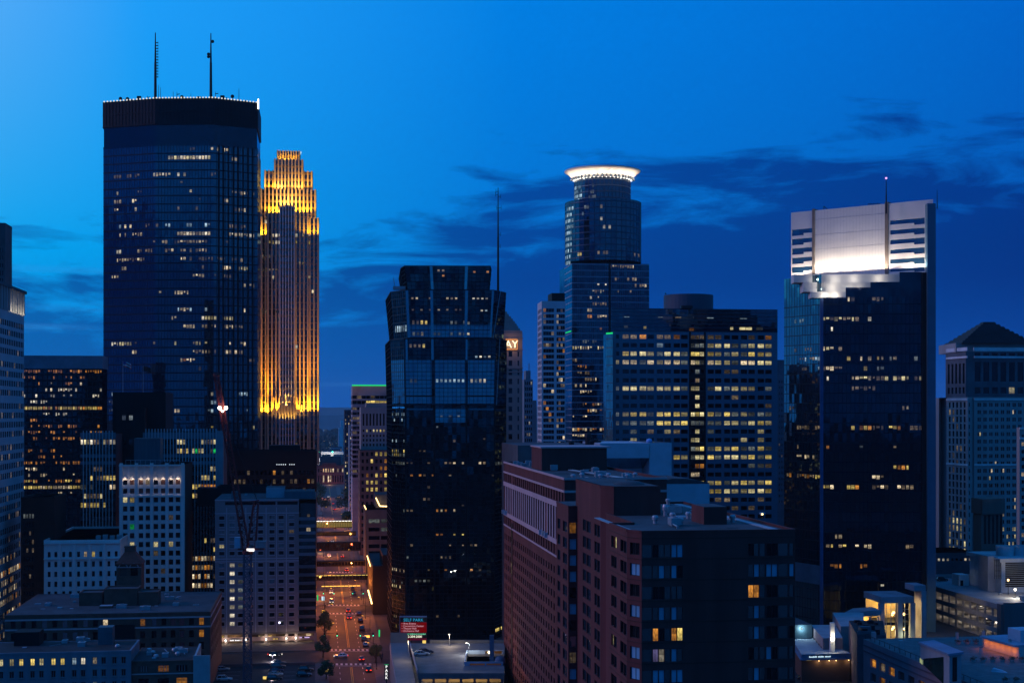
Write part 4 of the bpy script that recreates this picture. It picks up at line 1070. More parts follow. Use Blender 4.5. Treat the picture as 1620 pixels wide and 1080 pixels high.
pe = MB(); C_ = fl(421, Y0+10); D_ = along(C_, V, 450); pe.prism(rect(C_, D_, 12), z1-.1, gz(771, Y0+10), 0, 1); T.part('penthouse', pe, [pbr('penthouse_panels', (.27, .31, .37), .7), roofm])
pe = MB(); C_ = fl(450, Y0+8); D_ = along(C_, V, 498); pe.prism(rect(C_, D_, 14), z1-.1, gz(777, Y0+8), 0, 1)
T.part('plant_room', pe, [tealm, roofm]); pe = MB(); pe2 = fl(366, Y0+3); pe.prism(rect(pe2, pe2+V*2.4, 4), z1-.1, gz(777, Y0+3), 0, 1)
T.part('stair_head', pe, [tealm, roofm])
clutter(T, A + V*8 + U*22, 18, 20, z1-.02, 8, 31)
# base: columns, shopfronts, signs
bs = MB(); bs.obox(A + U*3.0, (C2-A), U*30, (0, 0, zb-.05)); T.part('shopfront_wall', bs, pbr('shop_wall', (.07, .06, .06), .8))
bb = MB(); bb.obox(A - U*.05 + Vector((0, 0, gz(1004, Y0))), C2-A, U*3, (0, 0, zb-gz(1004, Y0))); T.part('base_beam', bb, conc_d)
for x in (343, 357, 389, 421, 453, 468, 498.5):
    cl_ = MB(); q = along(A, V, x); cl_.cbox((q.x, q.y+.6, 0), 1.0, 1.0, gz(1004, Y0)); T.part('column', cl_, hotelm)
fa = MB(); fa.obox(A + U*.3 + Vector((0, 0, gz(1016, Y0)+.2)), C2-A, U*.3, (0, 0, 1.5)); T.part('sign_fascia', fa, pbr('fascia', (.20, .16, .17), .8))
for (xa, xb, y, h, m, nm) in ((364, 382, 1012.8, .42, G_white, 'sign'), (432, 441, 1011.8, .36, G_yel, 'sign'), (474, 490, 1010.4, .42, glow('sign_lilac', (.75, .55, 1), 1.1), 'sign')):
    s_ = MB(); q = along(A, V, xa) + U*.05; e_ = along(A, V, xb) - along(A, V, xa); n = int((xb-xa)/1.25); s_.obox(q + U*.06 + Vector((0, 0, gz(y, Y0)-h*.6)), e_, U*.1, (0, 0, h*1.2), 1)
    for i in range(n):
        if R.random() < .85: s_.obox(q + e_*(i/n) - U*.1 + Vector((0, 0, gz(y, Y0)-h/2)), e_*(.72/n), U*.15, (0, 0, h*R.uniform(.7, 1)))
    T.part(nm, s_, [m, darkm])
for (xa, xb, ya, yb, st) in ((345, 354, 1021, 1028, 'yellow'), (368, 373, 1021, 1024.5, 'amber'), (375, 380, 1021, 1024.5, 'amber'), (398, 404, 1020.5, 1024, 'amber'), (424, 430, 1020, 1028, 'yellow'), (432, 436, 1020, 1026, 'yellow'), (484, 492, 1018, 1028, 'warm'), (408, 418, 1019, 1027, 'dim'), (444, 452, 1019, 1027, 'dim'), (457, 466, 1020, 1027, 'brown')):
    q = along(A, V, (xa+xb)/2) + U*2.9; q.z = max(1.2, (gz(ya, Y0+2.9)+gz(yb, Y0+2.9))/2); T.win(q, V, (xb-xa)/F*Y0, max(.9, gz(ya, Y0)-gz(yb, Y0)), st)
T.finish()
for (x, y) in ((357, 1012.5), (389, 1012), (421, 1011.5), (453, 1011), (468, 1010.5)):
    q = along(A, V, x) - U*.35; s_ = MB(); s_.ball((q.x, q.y, gz(y, Y0)), .26, 8); s_.obox(q - V*.08 + Vector((0, 0, gz(y, Y0)-.5)), V*.16, U*.3, (0, 0, .25))
    T.part('wall_lamp', s_, G_led); lamp('wall_lamp_light', (q.x, q.y-.5, gz(y, Y0)), 260, (1, .66, .42), size=.2)
for x in (349, 371, 427, 488): q = along(A, V, x) + U*1.2; lamp('shop_light', (q.x, q.y, 2.4), 300, (1, .55, .22), size=.4)
# ================================================================ CRANE
Yc = 412
def lattice(mb, a, b_, w, seg, r=.13, taper=1.0, side=None):
    """square truss from a to b with diagonal lacing"""
    a = Vector(a); b_ = Vector(b_); d = (b_-a).normalized(); s_ = Vector(side) if side else Vector((1, 0, 0)); s_ = (s_ - d*s_.dot(d)).normalized(); u_ = d.cross(s_)
    n = max(2, int((b_-a).length/seg)); prev = None
    for i in range(n+1):
        f = i/n; c_ = a.lerp(b_, f); ww = w*(1+(taper-1)*f)/2
        ring = [c_ + s_*ww*p + u_*ww*q for p, q in ((-1, -1), (1, -1), (1, 1), (-1, 1))]
        for k in range(4): mb.bar(ring[k], ring[(k+1) % 4], r*.8)
        if prev:
            for k in range(4):
                mb.bar(prev[k], ring[k], r*1.5)
                mb.bar(prev[k], ring[(k+1) % 4] if i % 2 else ring[k], r) if i % 2 else mb.bar(prev[(k+1) % 4], ring[k], r)
        prev = ring
CR = empty('tower_crane', (gx(391.5, Yc), Yc, 0), 'red tower crane on a blue lattice mast, its tilted jib carrying two bright work lights', 'crane')
zt = gz(868, Yc); xm = gx(391.5, Yc)
m_ = MB(); lattice(m_, (xm, Yc, 0), (xm, Yc, zt-1.5), 2.0, 2.1, .2); m_.build('mast', craneB, CR)
m_ = MB(); m_.lathe((xm, Yc, zt-1.5), [(1.3, 0), (1.5, .4), (1.5, 1.0), (1.1, 1.3)], 14); m_.build('slew_ring', craneR, CR)
m_ = MB(); m_.box(gx(377, Yc), gx(418, Yc), Yc-1.0, Yc+1.0, zt-.2, zt+.35); lattice(m_, (gx(397, Yc), Yc, zt+.7), (gx(414, Yc), Yc, zt+.7), 1.2, 1.4, .14); m_.build('machinery_deck', craneR, CR)
m_ = MB()
for k in range(5): m_.box(gx(405, Yc)+k*.62, gx(405, Yc)+k*.62+.55, Yc-1.2, Yc+1.2, zt+.4, gz(855, Yc))
m_.build('counterweight', pbr('counterweight_concrete', (.2, .23, .26), .8), CR)
m_ = MB(); x0, x1 = gx(372, Yc), gx(381.5, Yc); m_.box(x0, x1, Yc-1.3, Yc+.6, zt+.36, gz(849, Yc)); cab = m_.build('cab', pbr('crane_cab', (.28, .42, .5), .5), CR)
m_ = MB(); m_.box(x0+.15, x1-.15, Yc-1.36, Yc-1.301, zt+1.1, gz(851, Yc)); m_.box(x0+.7, x0+1.0, Yc-1.4, Yc-1.362, zt+.5, gz(850, Yc)); m_.build('cab_window', [ROOM['curtain']], cab)
m_ = MB(); m_.box(gx(391.5, Yc), gx(403.5, Yc), Yc-1.3, Yc-1.12, gz(871, Yc), gz(866.5, Yc)); m_.build('name_board', G_white, CR)
# A-frame
m_ = MB(); top = Vector((gx(407, Yc), Yc, gz(792, Yc)))
for dy in (-.8, .8):
    m_.bar((gx(391, Yc), Yc+dy, zt+.3), (top.x-.9, Yc+dy*.6, top.z), .36); m_.bar((gx(404, Yc), Yc+dy, zt+.3), (top.x+.3, Yc+dy*.6, top.z-.6), .3)
for k in range(1, 6):
    f = k/6; z = zt+.3+(top.z-zt-.3)*f
    m_.bar((gx(391, Yc)+(top.x-.9-gx(391, Yc))*f, Yc-.7, z), (gx(404, Yc)+(top.x+.3-gx(404, Yc))*f, Yc-.7, z), .2)
    m_.bar((gx(391, Yc)+(top.x-.9-gx(391, Yc))*f, Yc-.7, z), (gx(404, Yc)+(top.x+.3-gx(404, Yc))*(f+.16), Yc-.7, z+1.8), .16)
m_.bar((top.x-2, Yc, top.z-.3), (top.x+.6, Yc, top.z+.2), .4); m_.build('a_frame', craneR, CR)
# jib, luffed up and leaning away
j0 = Vector((gx(389, Yc), Yc, zt+.8)); j1 = pt(341.5, 590, Yc-10)
m_ = MB(); lattice(m_, j0, j1, 1.7, 1.9, .15, .7, (0, 1, 0)); m_.build('jib', craneR, CR)
m_ = MB(); m_.lathe(j1 + Vector((.3, -.4, -.6)), [(.1, -.3), (1.0, -.25), (1.0, .25), (.1, .3)], 12); m_.build('jib_sheave', craneR, CR)
m_ = MB(); m_.bar(top, j0.lerp(j1, .78), .09); m_.bar(top+Vector((0, .5, 0)), j0.lerp(j1, .78)+Vector((0, .5, 0)), .09); m_.build('luffing_rope', darkm, CR)
for px in (347.5, 357.5):
    q = pt(px, 645, Yc-9); m_ = MB(); m_.ball(q, .5, 8); m_.bar(q, j0.lerp(j1, .78), .2); m_.build('work_light', G_star, CR); lamp('work_lamp', (q.x, q.y-1, q.z), 150, (1, .7, .5), size=.4)

# ================================================================ VEHICLES
CARM = {}
def car_mat(n, col, metal=.3): 
    if n not in CARM: CARM[n] = pbr('car_paint_' + n, col, .28, metal=metal, var=.04, spec=.6)
    return CARM[n]
LIT = glow('car_headlight', (1, .92, .75), 3.0); LTAIL = glow('car_taillight', (1, .04, .01), 5.0)
LOFF = pbr('lamp_glass_clear', (.5, .5, .5), .2); TOFF = pbr('lamp_glass_red', (.25, .02, .02), .2)
CARP = {}
def car_proto(suv, lit):
    """car nose along +X, centred on the origin"""
    k = (suv, lit)
    if k in CARP: return CARP[k]
    L, Wd = (4.7, 1.86) if suv else (4.55, 1.8); h1 = .98 if suv else .86; h2 = 1.72 if suv else 1.42
    b = MB(); st = []
    for x, zb, zt_, w in ((-L/2, .42, h1*.86, .82), (-L/2+.15, .28, h1*.98, .95), (-L*.28, .22, h1, 1), (L*.1, .22, h1, 1), (L*.3, .22, h1*.93, 1), (L/2-.2, .26, h1*.80, .95), (L/2, .40, h1*.68, .8)):
        y = Wd/2*w; zm = zb+(zt_-zb)*.6
        st.append([(x, -y*.93, zb), (x, -y, zm), (x, -y*.9, zt_), (x, y*.9, zt_), (x, y, zm), (x, y*.93, zb)])
    b.loft(st)
    x0, x1, x2, x3 = (-L*.47, -L*.38, L*.03, L*.2) if suv else (-L*.43, -L*.24, L*.02, L*.22)
    y0, y1 = Wd/2*.88, Wd/2*.68
    roof = MB(); roof.loft([[(x1, -y1, h2-.09), (x2, -y1, h2-.09), (x2, y1, h2-.09), (x1, y1, h2-.09)], [(x1+.05, -y1*.95, h2), (x2-.05, -y1*.95, h2), (x2-.05, y1*.95, h2), (x1+.05, y1*.95, h2)]])
    for s_ in (-1, 1):
        roof.bar((x3, s_*y0, h1-.02), (x2, s_*y1, h2-.05), .1); roof.bar((x0, s_*y0, h1-.02), (x1, s_*y1, h2-.05), .12); roof.bar(((x0+x3)/2, s_*y0, h1), ((x1+x2)/2, s_*y1, h2-.05), .09)
    gl = MB(); gl.loft([[(x0+.04, -y0+.03, h1-.03), (x3-.04, -y0+.03, h1-.03), (x3-.04, y0-.03, h1-.03), (x0+.04, y0-.03, h1-.03)], [(x1+.02, -y1+.02, h2-.1), (x2-.02, -y1+.02, h2-.1), (x2-.02, y1-.02, h2-.1), (x1+.02, y1-.02, h2-.1)]])
    wh = MB(); wh.tube((0, -.11, 0), (0, .11, 0), .33, .33, 14)
    rm = MB(); rm.tube((0, -.115, 0), (0, .115, 0), .2, .2, 10)
    hd = MB(); hd.box(-.06, .06, -.2, .2, -.08, .08)
    def me(mb, n, m):
        o = mb.build(n, m); d = o.data; bpy.data.objects.remove(o); return d
    p = dict(body=me(b, 'body', car_mat('grey', (.1, .1, .1))), roof=me(roof, 'roof', car_mat('grey', (.1, .1, .1))), window=me(gl, 'window', carglass), wheel=me(wh, 'wheel', rubber), rim=me(rm, 'rim', chrome),
             hl=me(hd, 'headlight', LIT if lit else LOFF), tl=me(hd, 'taillight', LTAIL if lit else TOFF), L=L, W=Wd, h1=h1)
    CARP[k] = p; return p
def car(loc, rz, colname, col, label, group, suv=False, lit=False, cat='car', name='parked_car'):
    p = car_proto(suv, lit); mt = car_mat(colname, col)
    r = empty(name, loc, label, cat, group, rz)
    def add(n, me, x, y, z, par=r, mat=None):
        if mat:
            k = me.name + colname
            if k not in CARP: CARP[k] = me.copy(); CARP[k].materials.clear(); CARP[k].materials.append(mat)
            me = CARP[k]
        o = bpy.data.objects.new(n, me); COL.objects.link(o); o.parent = par; o.location = (x, y, z); return o
    bd = add('body', p['body'], 0, 0, 0, r, mt); add('roof', p['roof'], 0, 0, 0, r, mt); add('window', p['window'], 0, 0, 0)
    for x in (-p['L']*.31, p['L']*.3):
        for y in (-p['W']/2+.1, p['W']/2-.1):
            w = add('wheel', p['wheel'], x, y, .33); add('rim', p['rim'], 0, 0, 0, w)
    for y in (-p['W']*.33, p['W']*.33):
        add('headlight', p['hl'], p['L']/2-.03, y, p['h1']*.62); add('taillight', p['tl'], -p['L']/2+.03, y, p['h1']*.75)
    return r
rzU = math.atan2(U.y, U.x); rzV = math.atan2(V.y, V.x)
PL = 'cars in the parking lot below the hotel'
def lotpos(px, py): Y = gy(py, .012); return Vector((gx(px, Y), Y, .016))
for px, py, rz, cn, cc, suv, lab in (
  (352, 1060, rzV, 'silver', (.35, .36, .38), False, 'silver car parked by the long brick building, farther of the two there'),
  (355, 1076, rzV, 'white', (.62, .62, .64), True, 'white van-like car parked by the long brick building, nearer of the two there'),
  (441, 1050, rzV+.1, 'dark teal', (.05, .09, .10), False, 'dark teal car at the far end of the middle parking row'),
  (440, 1056, rzV+.05, 'grey', (.16, .17, .19), True, 'grey car second in the middle parking row, behind the lamp post'),
  (437, 1062, rzV, 'navy', (.03, .04, .08), False, 'navy car in the middle of the parking row beside the lamp post'),
  (436, 1068, rzV, 'pale', (.42, .44, .46), False, 'pale grey car fourth in the middle parking row'),
  (434, 1075, rzV+.03, 'black', (.015, .015, .018), True, 'black car at the near end of the middle parking row'),
  (484, 1061, rzV, 'jet', (.012, .012, .014), True, 'black tall car parked nearest the street, farther of that pair'),
  (481, 1069, rzV, 'charcoal', (.03, .03, .034), True, 'charcoal tall car parked nearest the street, nearer of that pair')):
    car(lotpos(px, py), rz, cn, cc, lab, PL, suv)
ST = 'cars on the street'
def stp(py, off): Y = gy(py, 0.0); return Vector((RC(Y)+off, Y, .008))
for py, off, rz, cn, cc, suv, lit, lab in (
  (1039, -2.9, rzV+math.pi, 'white', (.62, .62, .64), False, True, 'white car crossing the junction nearest the camera'),
  (1043.5, 3.6, rzU, 'red', (.25, .03, .02), False, True, 'dark red car with glowing tail lights waiting at the nearest crossing'),
  (978, 1.6, rzU, 'maroon', (.12, .02, .02), False, True, 'car with red tail lights alone in mid street, second from the junction'),
  (967.5, 1.5, rzU, 'orange', (.3, .08, .03), True, True, 'car with a bright red rear light cluster just past the second crossing'),
  (1013, 5.7, rzU, 'slate', (.06, .07, .08), True, False, 'slate car parked at the right kerb under the green signal'),
  (1021, 5.8, rzU, 'silver', (.35, .36, .38), False, False, 'silver car parked at the right kerb, nearest the junction'),
  (996, 5.6, rzU, 'brown', (.08, .05, .04), True, False, 'brown car parked at the right kerb, in mid block'),
  (983, 5.6, rzU, 'black', (.015, .015, .018), True, False, 'black car parked at the right kerb past mid block'),
  (972, 5.6, rzU, 'charcoal', (.03, .03, .034), False, False, 'charcoal car parked at the right kerb near the second crossing'),
  (1061, 5.2, rzU, 'jet', (.012, .012, .014), True, True, 'black car standing on the right side of the nearest street stretch'),
  (940, 5.0, rzU, 'navy', (.03, .04, .08), True, False, 'navy car parked at the right kerb beyond the second crossing'),
  (932, 5.0, rzU, 'grey', (.16, .17, .19), False, False, 'grey car parked at the right kerb just before the lit footbridge'),
  (914.5, .9, rzU, 'maroon', (.12, .02, .02), False, True, 'car with red tail lights directly under the lit line of the footbridge'),
  (835.5, 0.4, rzU, 'red', (.25, .03, .02), False, True, 'small far car with red lights just before the gold lit footbridge'),
  (797, 1.5, rzU, 'orange', (.3, .08, .03), False, True, 'tiny far car with red lights beyond the gold lit footbridge'),
  (806, 2.2, rzU, 'maroon', (.12, .02, .02), False, True, 'tiny far car with red lights, right behind the gold lit footbridge'),
  (786, -1.8, rzU+math.pi, 'white', (.62, .62, .64), False, True, 'tiny far car with headlights on, near the far tree masses'),
  (857, -2.2, rzU+math.pi, 'silver', (.35, .36, .38), False, True, 'car with headlights on between the amber and the dark thin footbridge'),
  (880, -4.6, rzU+math.pi, 'white', (.62, .62, .64), False, True, 'white car with headlights on just beyond the broad dark footbridge'),
  (881, 2.6, rzU, 'red', (.25, .03, .02), False, True, 'red lit car just beyond the broad dark footbridge'),
  (903, 3.6, rzU, 'orange', (.3, .08, .03), True, True, 'car with red lights between the two nearest footbridges'),
  (938, -4.8, rzU+math.pi, 'pale', (.42, .44, .46), False, True, 'pale car with headlights on at the left kerb before the nearest footbridge'),
  (953, -4.9, rzU+math.pi, 'grey', (.16, .17, .19), True, True, 'grey car with headlights on at the left kerb by the second crossing'),
  (1034, -24, rzV, 'jet', (.012, .012, .014), False, True, 'dark car driving on the side street in front of the hotel corner')):
    p_ = stp(py, off)
    if abs(off) > 8: p_.y -= UX*off*1.0
    car(p_, rz, cn, cc, lab, ST, suv, lit, name='car')

# ================================================================ LAMPS, SIGNALS, TREES
LG = 'street lamps along the street'
SOD = (1, .24, .035)
def street_lamp(Y, side, arm=2.6, h=8.2, lab='', power=900, col=SOD):
    x = RC(Y)+side*7.8; o = empty('street_lamp', (x, Y, .15), lab, 'street lamp', LG)
    m_ = MB(); m_.tube((x, Y, .15), (x, Y, h), .11, .07, 8); m_.tube((x, Y, .15), (x, Y, .75), .2, .16, 8); m_.build('pole', darkm, o)
    m_ = MB(); m_.tube((x, Y, h-.1), (x-side*arm, Y, h+.35), .06, .05, 6); m_.build('arm', darkm, o)
    m_ = MB(); m_.loft([[(x-side*arm+d*.55, Y+e_*.2, h+.36) for d, e_ in ((-1, -1), (1, -1), (1, 1), (-1, 1))], [(x-side*arm+d*.35, Y+e_*.12, h+.55) for d, e_ in ((-1, -1), (1, -1), (1, 1), (-1, 1))]]); hd = m_.build('lamp_head', darkm, o)
    m_ = MB(); m_.box(x-side*arm-.3, x-side*arm+.3, Y-.14, Y+.14, h+.22, h+.355); m_.build('lamp_glass', G_amber, hd)
    lamp('street_lamp_light', (x-side*arm, Y, h+.05), power, col, size=.25)
names = ['nearest the camera', 'second up the block', 'third up the block', 'just past the second crossing', 'before the first dark bridge', 'beyond the first dark bridge', 'near the gold lit bridge', 'far up the street', 'farthest up the street']
for i, Y in enumerate((440, 498, 548, 602, 655, 735, 850, 990, 1180)):
    street_lamp(Y, 1, lab='amber street lamp on the right pavement, ' + names[i], power=2600 if Y < 500 else 8000 if Y < 800 else 8500)
for i, Y in enumerate((478, 525, 572, 630, 695, 780, 900, 1060, 1300)):
    street_lamp(Y+3, -1, lab='amber street lamp on the left pavement, ' + names[i], power=2600 if Y < 500 else 8000 if Y < 800 else 8500)
SG = 'traffic signals'
def signal(Y, side, m, lab, dy=0):
    x = RC(Y)+side*8.2; o = empty('traffic_signal', (x, Y, .15), lab, 'traffic light', SG)
    p_ = MB(); p_.tube((x, Y, .15), (x, Y, 5.6), .1, .08, 8); p_.tube((x, Y, 5.3), (x-side*4.5, Y, 5.7), .07, .05, 6); p_.build('pole', darkm, o)
    for q in (x, x-side*4.3):
        h_ = MB(); h_.box(q-.22, q+.22, Y-.5, Y-.12, 4.5, 5.7); hh = h_.build('signal_head', darkm, o)
        for k in range(3):
            l_ = MB(); l_.tube((q, Y-.52, 4.7+k*.38), (q, Y-.6, 4.7+k*.38), .15, .15, 8)
            on = (m == 'g' and k == 0) or (m == 'r' and k == 2)
            l_.build('signal_lens', (G_tgreen if m == 'g' else G_red) if on else black, hh)
signal(478, 1, 'g', 'green traffic signal on the right corner of the nearest junction'); signal(478, -1, 'g', 'green traffic signal on the hotel corner of the nearest junction')
signal(588, 1, 'g', 'green traffic signal on the right corner of the second junction'); signal(588, -1, 'g', 'green traffic signal on the left corner of the second junction')
signal(708, 1, 'r', 'red traffic signal on the right of the third junction'); signal(952, 1, 'g', 'green traffic signal beyond the gold lit bridge on the right'); signal(952, -1, 'g', 'green traffic signal beyond the gold lit bridge on the left')

def tree(x, Y, h, cr, lab, n=900, leaf=.45, name='street_tree', seed=0, group='street trees'):
    rr = random.Random(seed + int(x*7)); o = empty(name, (x, Y, .1), lab, 'tree', group)
    b = MB(); f = h*.26
    b.tube((x, Y, .1), (x+.1, Y, f), .22, .14, 7)
    limbs = []
    for k in range(6):
        a = k*1.05+rr.random(); e_ = Vector((x+math.cos(a)*cr*.55, Y+math.sin(a)*cr*.55, f+(h-f)*rr.uniform(.1, .75))); b.tube((x+.1, Y, f*rr.uniform(.75, 1)), e_, .09, .03, 5); limbs.append(e_)
    b.tube((x+.1, Y, f), (x, Y, h*.88), .12, .03, 5); limbs.append(Vector((x, Y, h*.82))); b.build('trunk', bark, o)
    c_ = MB()
    for i in range(n):
        L_ = rr.choice(limbs); d = Vector((rr.gauss(0, 1), rr.gauss(0, 1), rr.gauss(0, 1.1))).normalized()*cr*.42*rr.random()**.4
        q = L_ + d
        if q.z < f*.7: continue
        a1 = Vector((rr.gauss(0, 1), rr.gauss(0, 1), rr.gauss(0, .6))).normalized()*leaf; a2 = a1.orthogonal().normalized()*leaf*.7
        c_.face([q-a1*.5, q+a2*.5, q+a1*.5, q-a2*.5])
    c_.build('crown', foliage, o); return o
for px, Y, h, cr, lab in ((513.5, 497, 10.5, 3.4, 'tall dark street tree at the hotel corner, left side of the street'), (513, 512, 9, 3, 'dark street tree just behind the hotel corner tree'), (511, 462, 7.5, 3, 'bushy street tree left of the nearest crossing'),
                          (516, 424, 6, 2.8, 'leafy tree at the bottom edge of the photo left of the street'), (594, 452, 6, 2.4, 'small tree on the right corner of the nearest crossing'), (508, 1130, 17, 8, 'dark tree mass far up the street on the left'),
                          (546, 1120, 20, 8, 'dark tree mass far up the street on the right'), (551, 960, 13, 5, 'dark tree right of the far street, nearer'), (504, 1250, 18, 8, 'dark round tree far up on the left edge of the street')):
    tree(gx(px, Y), Y, h, cr, lab, 1100 if Y < 600 else 800, .5 if Y < 600 else 1.2)

# ================================================================ SKYWAYS
def skyway(pyb, pyt, Y, kind, lab):
    xl, xr = RC(Y)-12, RC(Y)+12; z0, z1 = gz(pyb, Y), gz(pyt, Y); h = z1-z0
    o = empty('skyway', ((xl+xr)/2, Y, z0), lab, 'footbridge', 'enclosed footbridges over the street')
    a = Vector((xl, Y, 0)); t = V*((xr-xl)/V.x)
    m_ = MB(); m_.obox(a + Vector((0, 0, z0)), t, U*4.2, (0, 0, .5)); m_.obox(a + Vector((0, 0, z1-.45)), t, U*4.2, (0, 0, .45)); m_.build('deck', [black], o)
    g = MB(); q = a + U*.3; g.obox(q + Vector((0, 0, z0+.5)), t, U*3.6, (0, 0, h-.95), 0); g.build('glazing', {'gold': ROOM['yellow'], 'dark': glass('skyway_glass_%d' % int(Y), (.4, .45, .5), .12, (.006, .005, .006)), 'amber': ROOM['amber']}[kind], o)
    m_ = MB()
    for i in range(17): m_.obox(a + t*(i/16) - U*.02 + Vector((-.1, 0, z0+.5)), V*.22, U*.34, (0, 0, h-.95))
    m_.build('mullion', darkm, o)
    return o, a, t, z0, z1
SW = [(835, 824.5, 905, 'gold', 'gold lit footbridge over the street, farthest of the bridges, dotted light line on top'),
      (847.5, 841, 872, 'amber', 'dim amber footbridge just in front of the gold lit one'),
      (871.5, 857.5, 765, 'dark', 'dark thin footbridge over the street below the amber one'),
      (896, 887.5, 662, 'dark', 'broad dark footbridge over the street, second nearest'),
      (918, 909.5, 632, 'dark', 'nearest footbridge over the street, with a line of lights along it')]
for Y in (600, 618, 700, 745, 800, 860, 955, 1020): lamp('shopfront_light', (RC(Y)+(-9.5 if Y < 640 else R.choice((-9.5, 9.5))), Y, 3.2), 1500, R.choice(((1, .3, .05), (1, .12, .04), (1, .5, .15))), size=.5)
for i, (pb, pt_, Y, kd, lab) in enumerate(SW):
    o, a, t, z0, z1 = skyway(pb, pt_, Y, kd, lab)
    if i == 0:
        m_ = MB()
        for k in range(26): q = a + t*((k+.5)/26) - U*.15; m_.ball((q.x, q.y, z1+.15), .2, 5)
        m_.build('light_string', G_led, o)
    if i == 4:
        m_ = MB()
        for k in range(13):
            q = a + t*((k+.1)/13) - U*.2; m_.obox((q.x, q.y, z1-.3), t*(.8/13), U*.12, (0, 0, .22))
        m_.build('light_line', G_yel, o)
        lamp('skyway_light', (RC(Y), Y-3, z0-.6), 1500, (1, .38, .1), size=.6)
    if i == 3: lamp('skyway_light', (RC(Y), Y+8, z0-1), 700, (1, .34, .1), size=.6)
    if i == 0: lamp('skyway_light', (RC(Y), Y-3, z0-.5), 1500, (1, .4, .1), size=.6)
# lit canopy band low across the street behind the nearest footbridge
for k, (Y, pyy) in enumerate(((640, 927.5),)):
    m_ = MB(); a = Vector((RC(Y)-9, Y, gz(pyy, Y))); 
    for i in range(10): m_.obox(a + V*(i*1.75), V*1.5, U*.2, (0, 0, .3))
    tag(m_.build('light_festoon', G_amber), 'string of amber lights hung across the street below the nearest footbridge', 'string lights')
# small kerbside sign boxes and kiosk lights
for px, py, Y, w_, h_, m, lab in ((512, 968, 560, 1.3, 1.6, G_amber, 'amber lit box sign on the left pavement near the second crossing'), (581, 1006, 500, 2.0, .7, G_amber, 'amber lit bus shelter sign on the right pavement'),
                               (517, 1060, 436, 1.4, .9, G_yel, 'yellow square sign on the left pavement near the bottom of the photo'), (502.5, 945, 600, .5, 2.4, G_green, 'tall thin green sign on the left building edge past the hotel'),
                               (600, 1001, 500, .5, 2.4, G_green, 'tall thin green sign on the right building edge'), (511, 946, 600, 1.2, 1.7, G_cool, 'white lit poster box on the left pavement past the hotel')):
    q = pt(px, py, Y); o = empty('street_sign', (q.x, q.y, .15), lab, 'sign')
    s_ = MB(); s_.box(q.x-w_/2, q.x+w_/2, Y-.1, Y+.1, q.z-h_/2, q.z+h_/2); s_.build('sign_face', m, o)
    s_ = MB(); s_.tube((q.x, Y+.15, .15), (q.x, Y+.15, q.z), .06); s_.box(q.x-w_/2-.06, q.x+w_/2+.06, Y+.101, Y+.16, q.z-h_/2-.06, q.z+h_/2+.06); s_.build('post', darkm, o)
# people on the right corner
def person(x, Y, z, rz, mt, skin, hair, lab, step=.25):
    o = empty('person', (x, Y, z), lab, 'person', 'people waiting on the street corner', rz)
    me = bpy.data.meshes.new('body')
    vs = [(0, 0, .95), (0, 0, 1.2), (0, 0, 1.42), (0, 0, 1.52), (0, .01, 1.66), (.1, 0, .9), (.11, step*.5, .5), (.11, step*.4, .08), (.11, step*.4+.16, .04), (-.1, 0, .9), (-.11, -step*.4, .5), (-.11, -step*.9, .1), (-.11, -step*.9+.16, .04),
          (.2, 0, 1.4), (.26, -.05, 1.12), (.25, .06, .88), (-.2, 0, 1.4), (-.26, .04, 1.12), (-.25, .12, .9)]
    es = [(0, 1), (1, 2), (2, 3), (3, 4), (0, 5), (5, 6), (6, 7), (7, 8), (0, 9), (9, 10), (10, 11), (11, 12), (2, 13), (13, 14), (14, 15), (2, 16), (16, 17), (17, 18)]
    rd = [.15, .15, .16, .06, .1, .1, .075, .05, .05, .1, .075, .05, .05, .07, .05, .04, .07, .05, .04]
    me.from_pydata(vs, es, []); ob = bpy.data.objects.new('body', me); COL.objects.link(ob); ob.parent = o
    ob.modifiers.new('skin', 'SKIN'); sub = ob.modifiers.new('sub', 'SUBSURF'); sub.levels = sub.render_levels = 1
    for i, r_ in enumerate(rd): me.skin_vertices[0].data[i].radius = (r_, r_*(.75 if i in (0, 1, 2) else 1))
    me.skin_vertices[0].data[0].use_root = True
    me.materials.append(mt)
    h_ = MB(); h_.ball((x, Y, z+1.7), .1, 8, 0, 1.1); hh = h_.build('hair', hair, None); hh.parent = o; hh.location = -Vector((x, Y, z))
for k, (px, py, lab, mt) in enumerate(((602, 1042, 'person in dark coat on the right street corner, nearest the street', pbr('coat_dark', (.02, .02, .025))), (605, 1040, 'person in dark blue on the right street corner, middle of three', pbr('coat_blue', (.03, .04, .08))), (604, 1047, 'person in black standing nearest the camera on the right street corner', pbr('coat_black', (.012, .012, .012))))):
    Y = gy(py, .15); person(gx(px, Y), Y, .15, .5*k, mt, None, pbr('hair_dark', (.02, .015, .01)), lab)

# lot lamp posts
for px, py, lab in ((431, 1036, 'slim lamp post at the far end of the parking row'), (430.5, 1071, 'slim lamp post at the near end of the parking row')):
    Y = 455 if py < 1050 else 424; q = pt(px, py, Y); o = empty('lot_lamp', (q.x, Y, 0), lab, 'lamp post', 'parking lot lamps')
    m_ = MB(); m_.tube((q.x, Y, 0), (q.x, Y, q.z), .1, .07, 7); m_.bar((q.x-.7, Y, q.z), (q.x+.7, Y, q.z), .1); m_.build('pole', darkm, o)
    for s_ in (-.7, .7): m_ = MB(); m_.box(q.x+s_-.25, q.x+s_+.25, Y-.2, Y+.2, q.z+.05, q.z+.2); m_.build('lamp_head', G_led, o)
    lamp('lot_lamp_light', (q.x, Y-.4, q.z-.3), 900, (.95, .8, .9), size=.3)
q = pt(419.5, 1071, 424); o = empty('pay_booth', (q.x, q.y, 0), 'small yellow lit pay booth in the parking lot', 'booth')
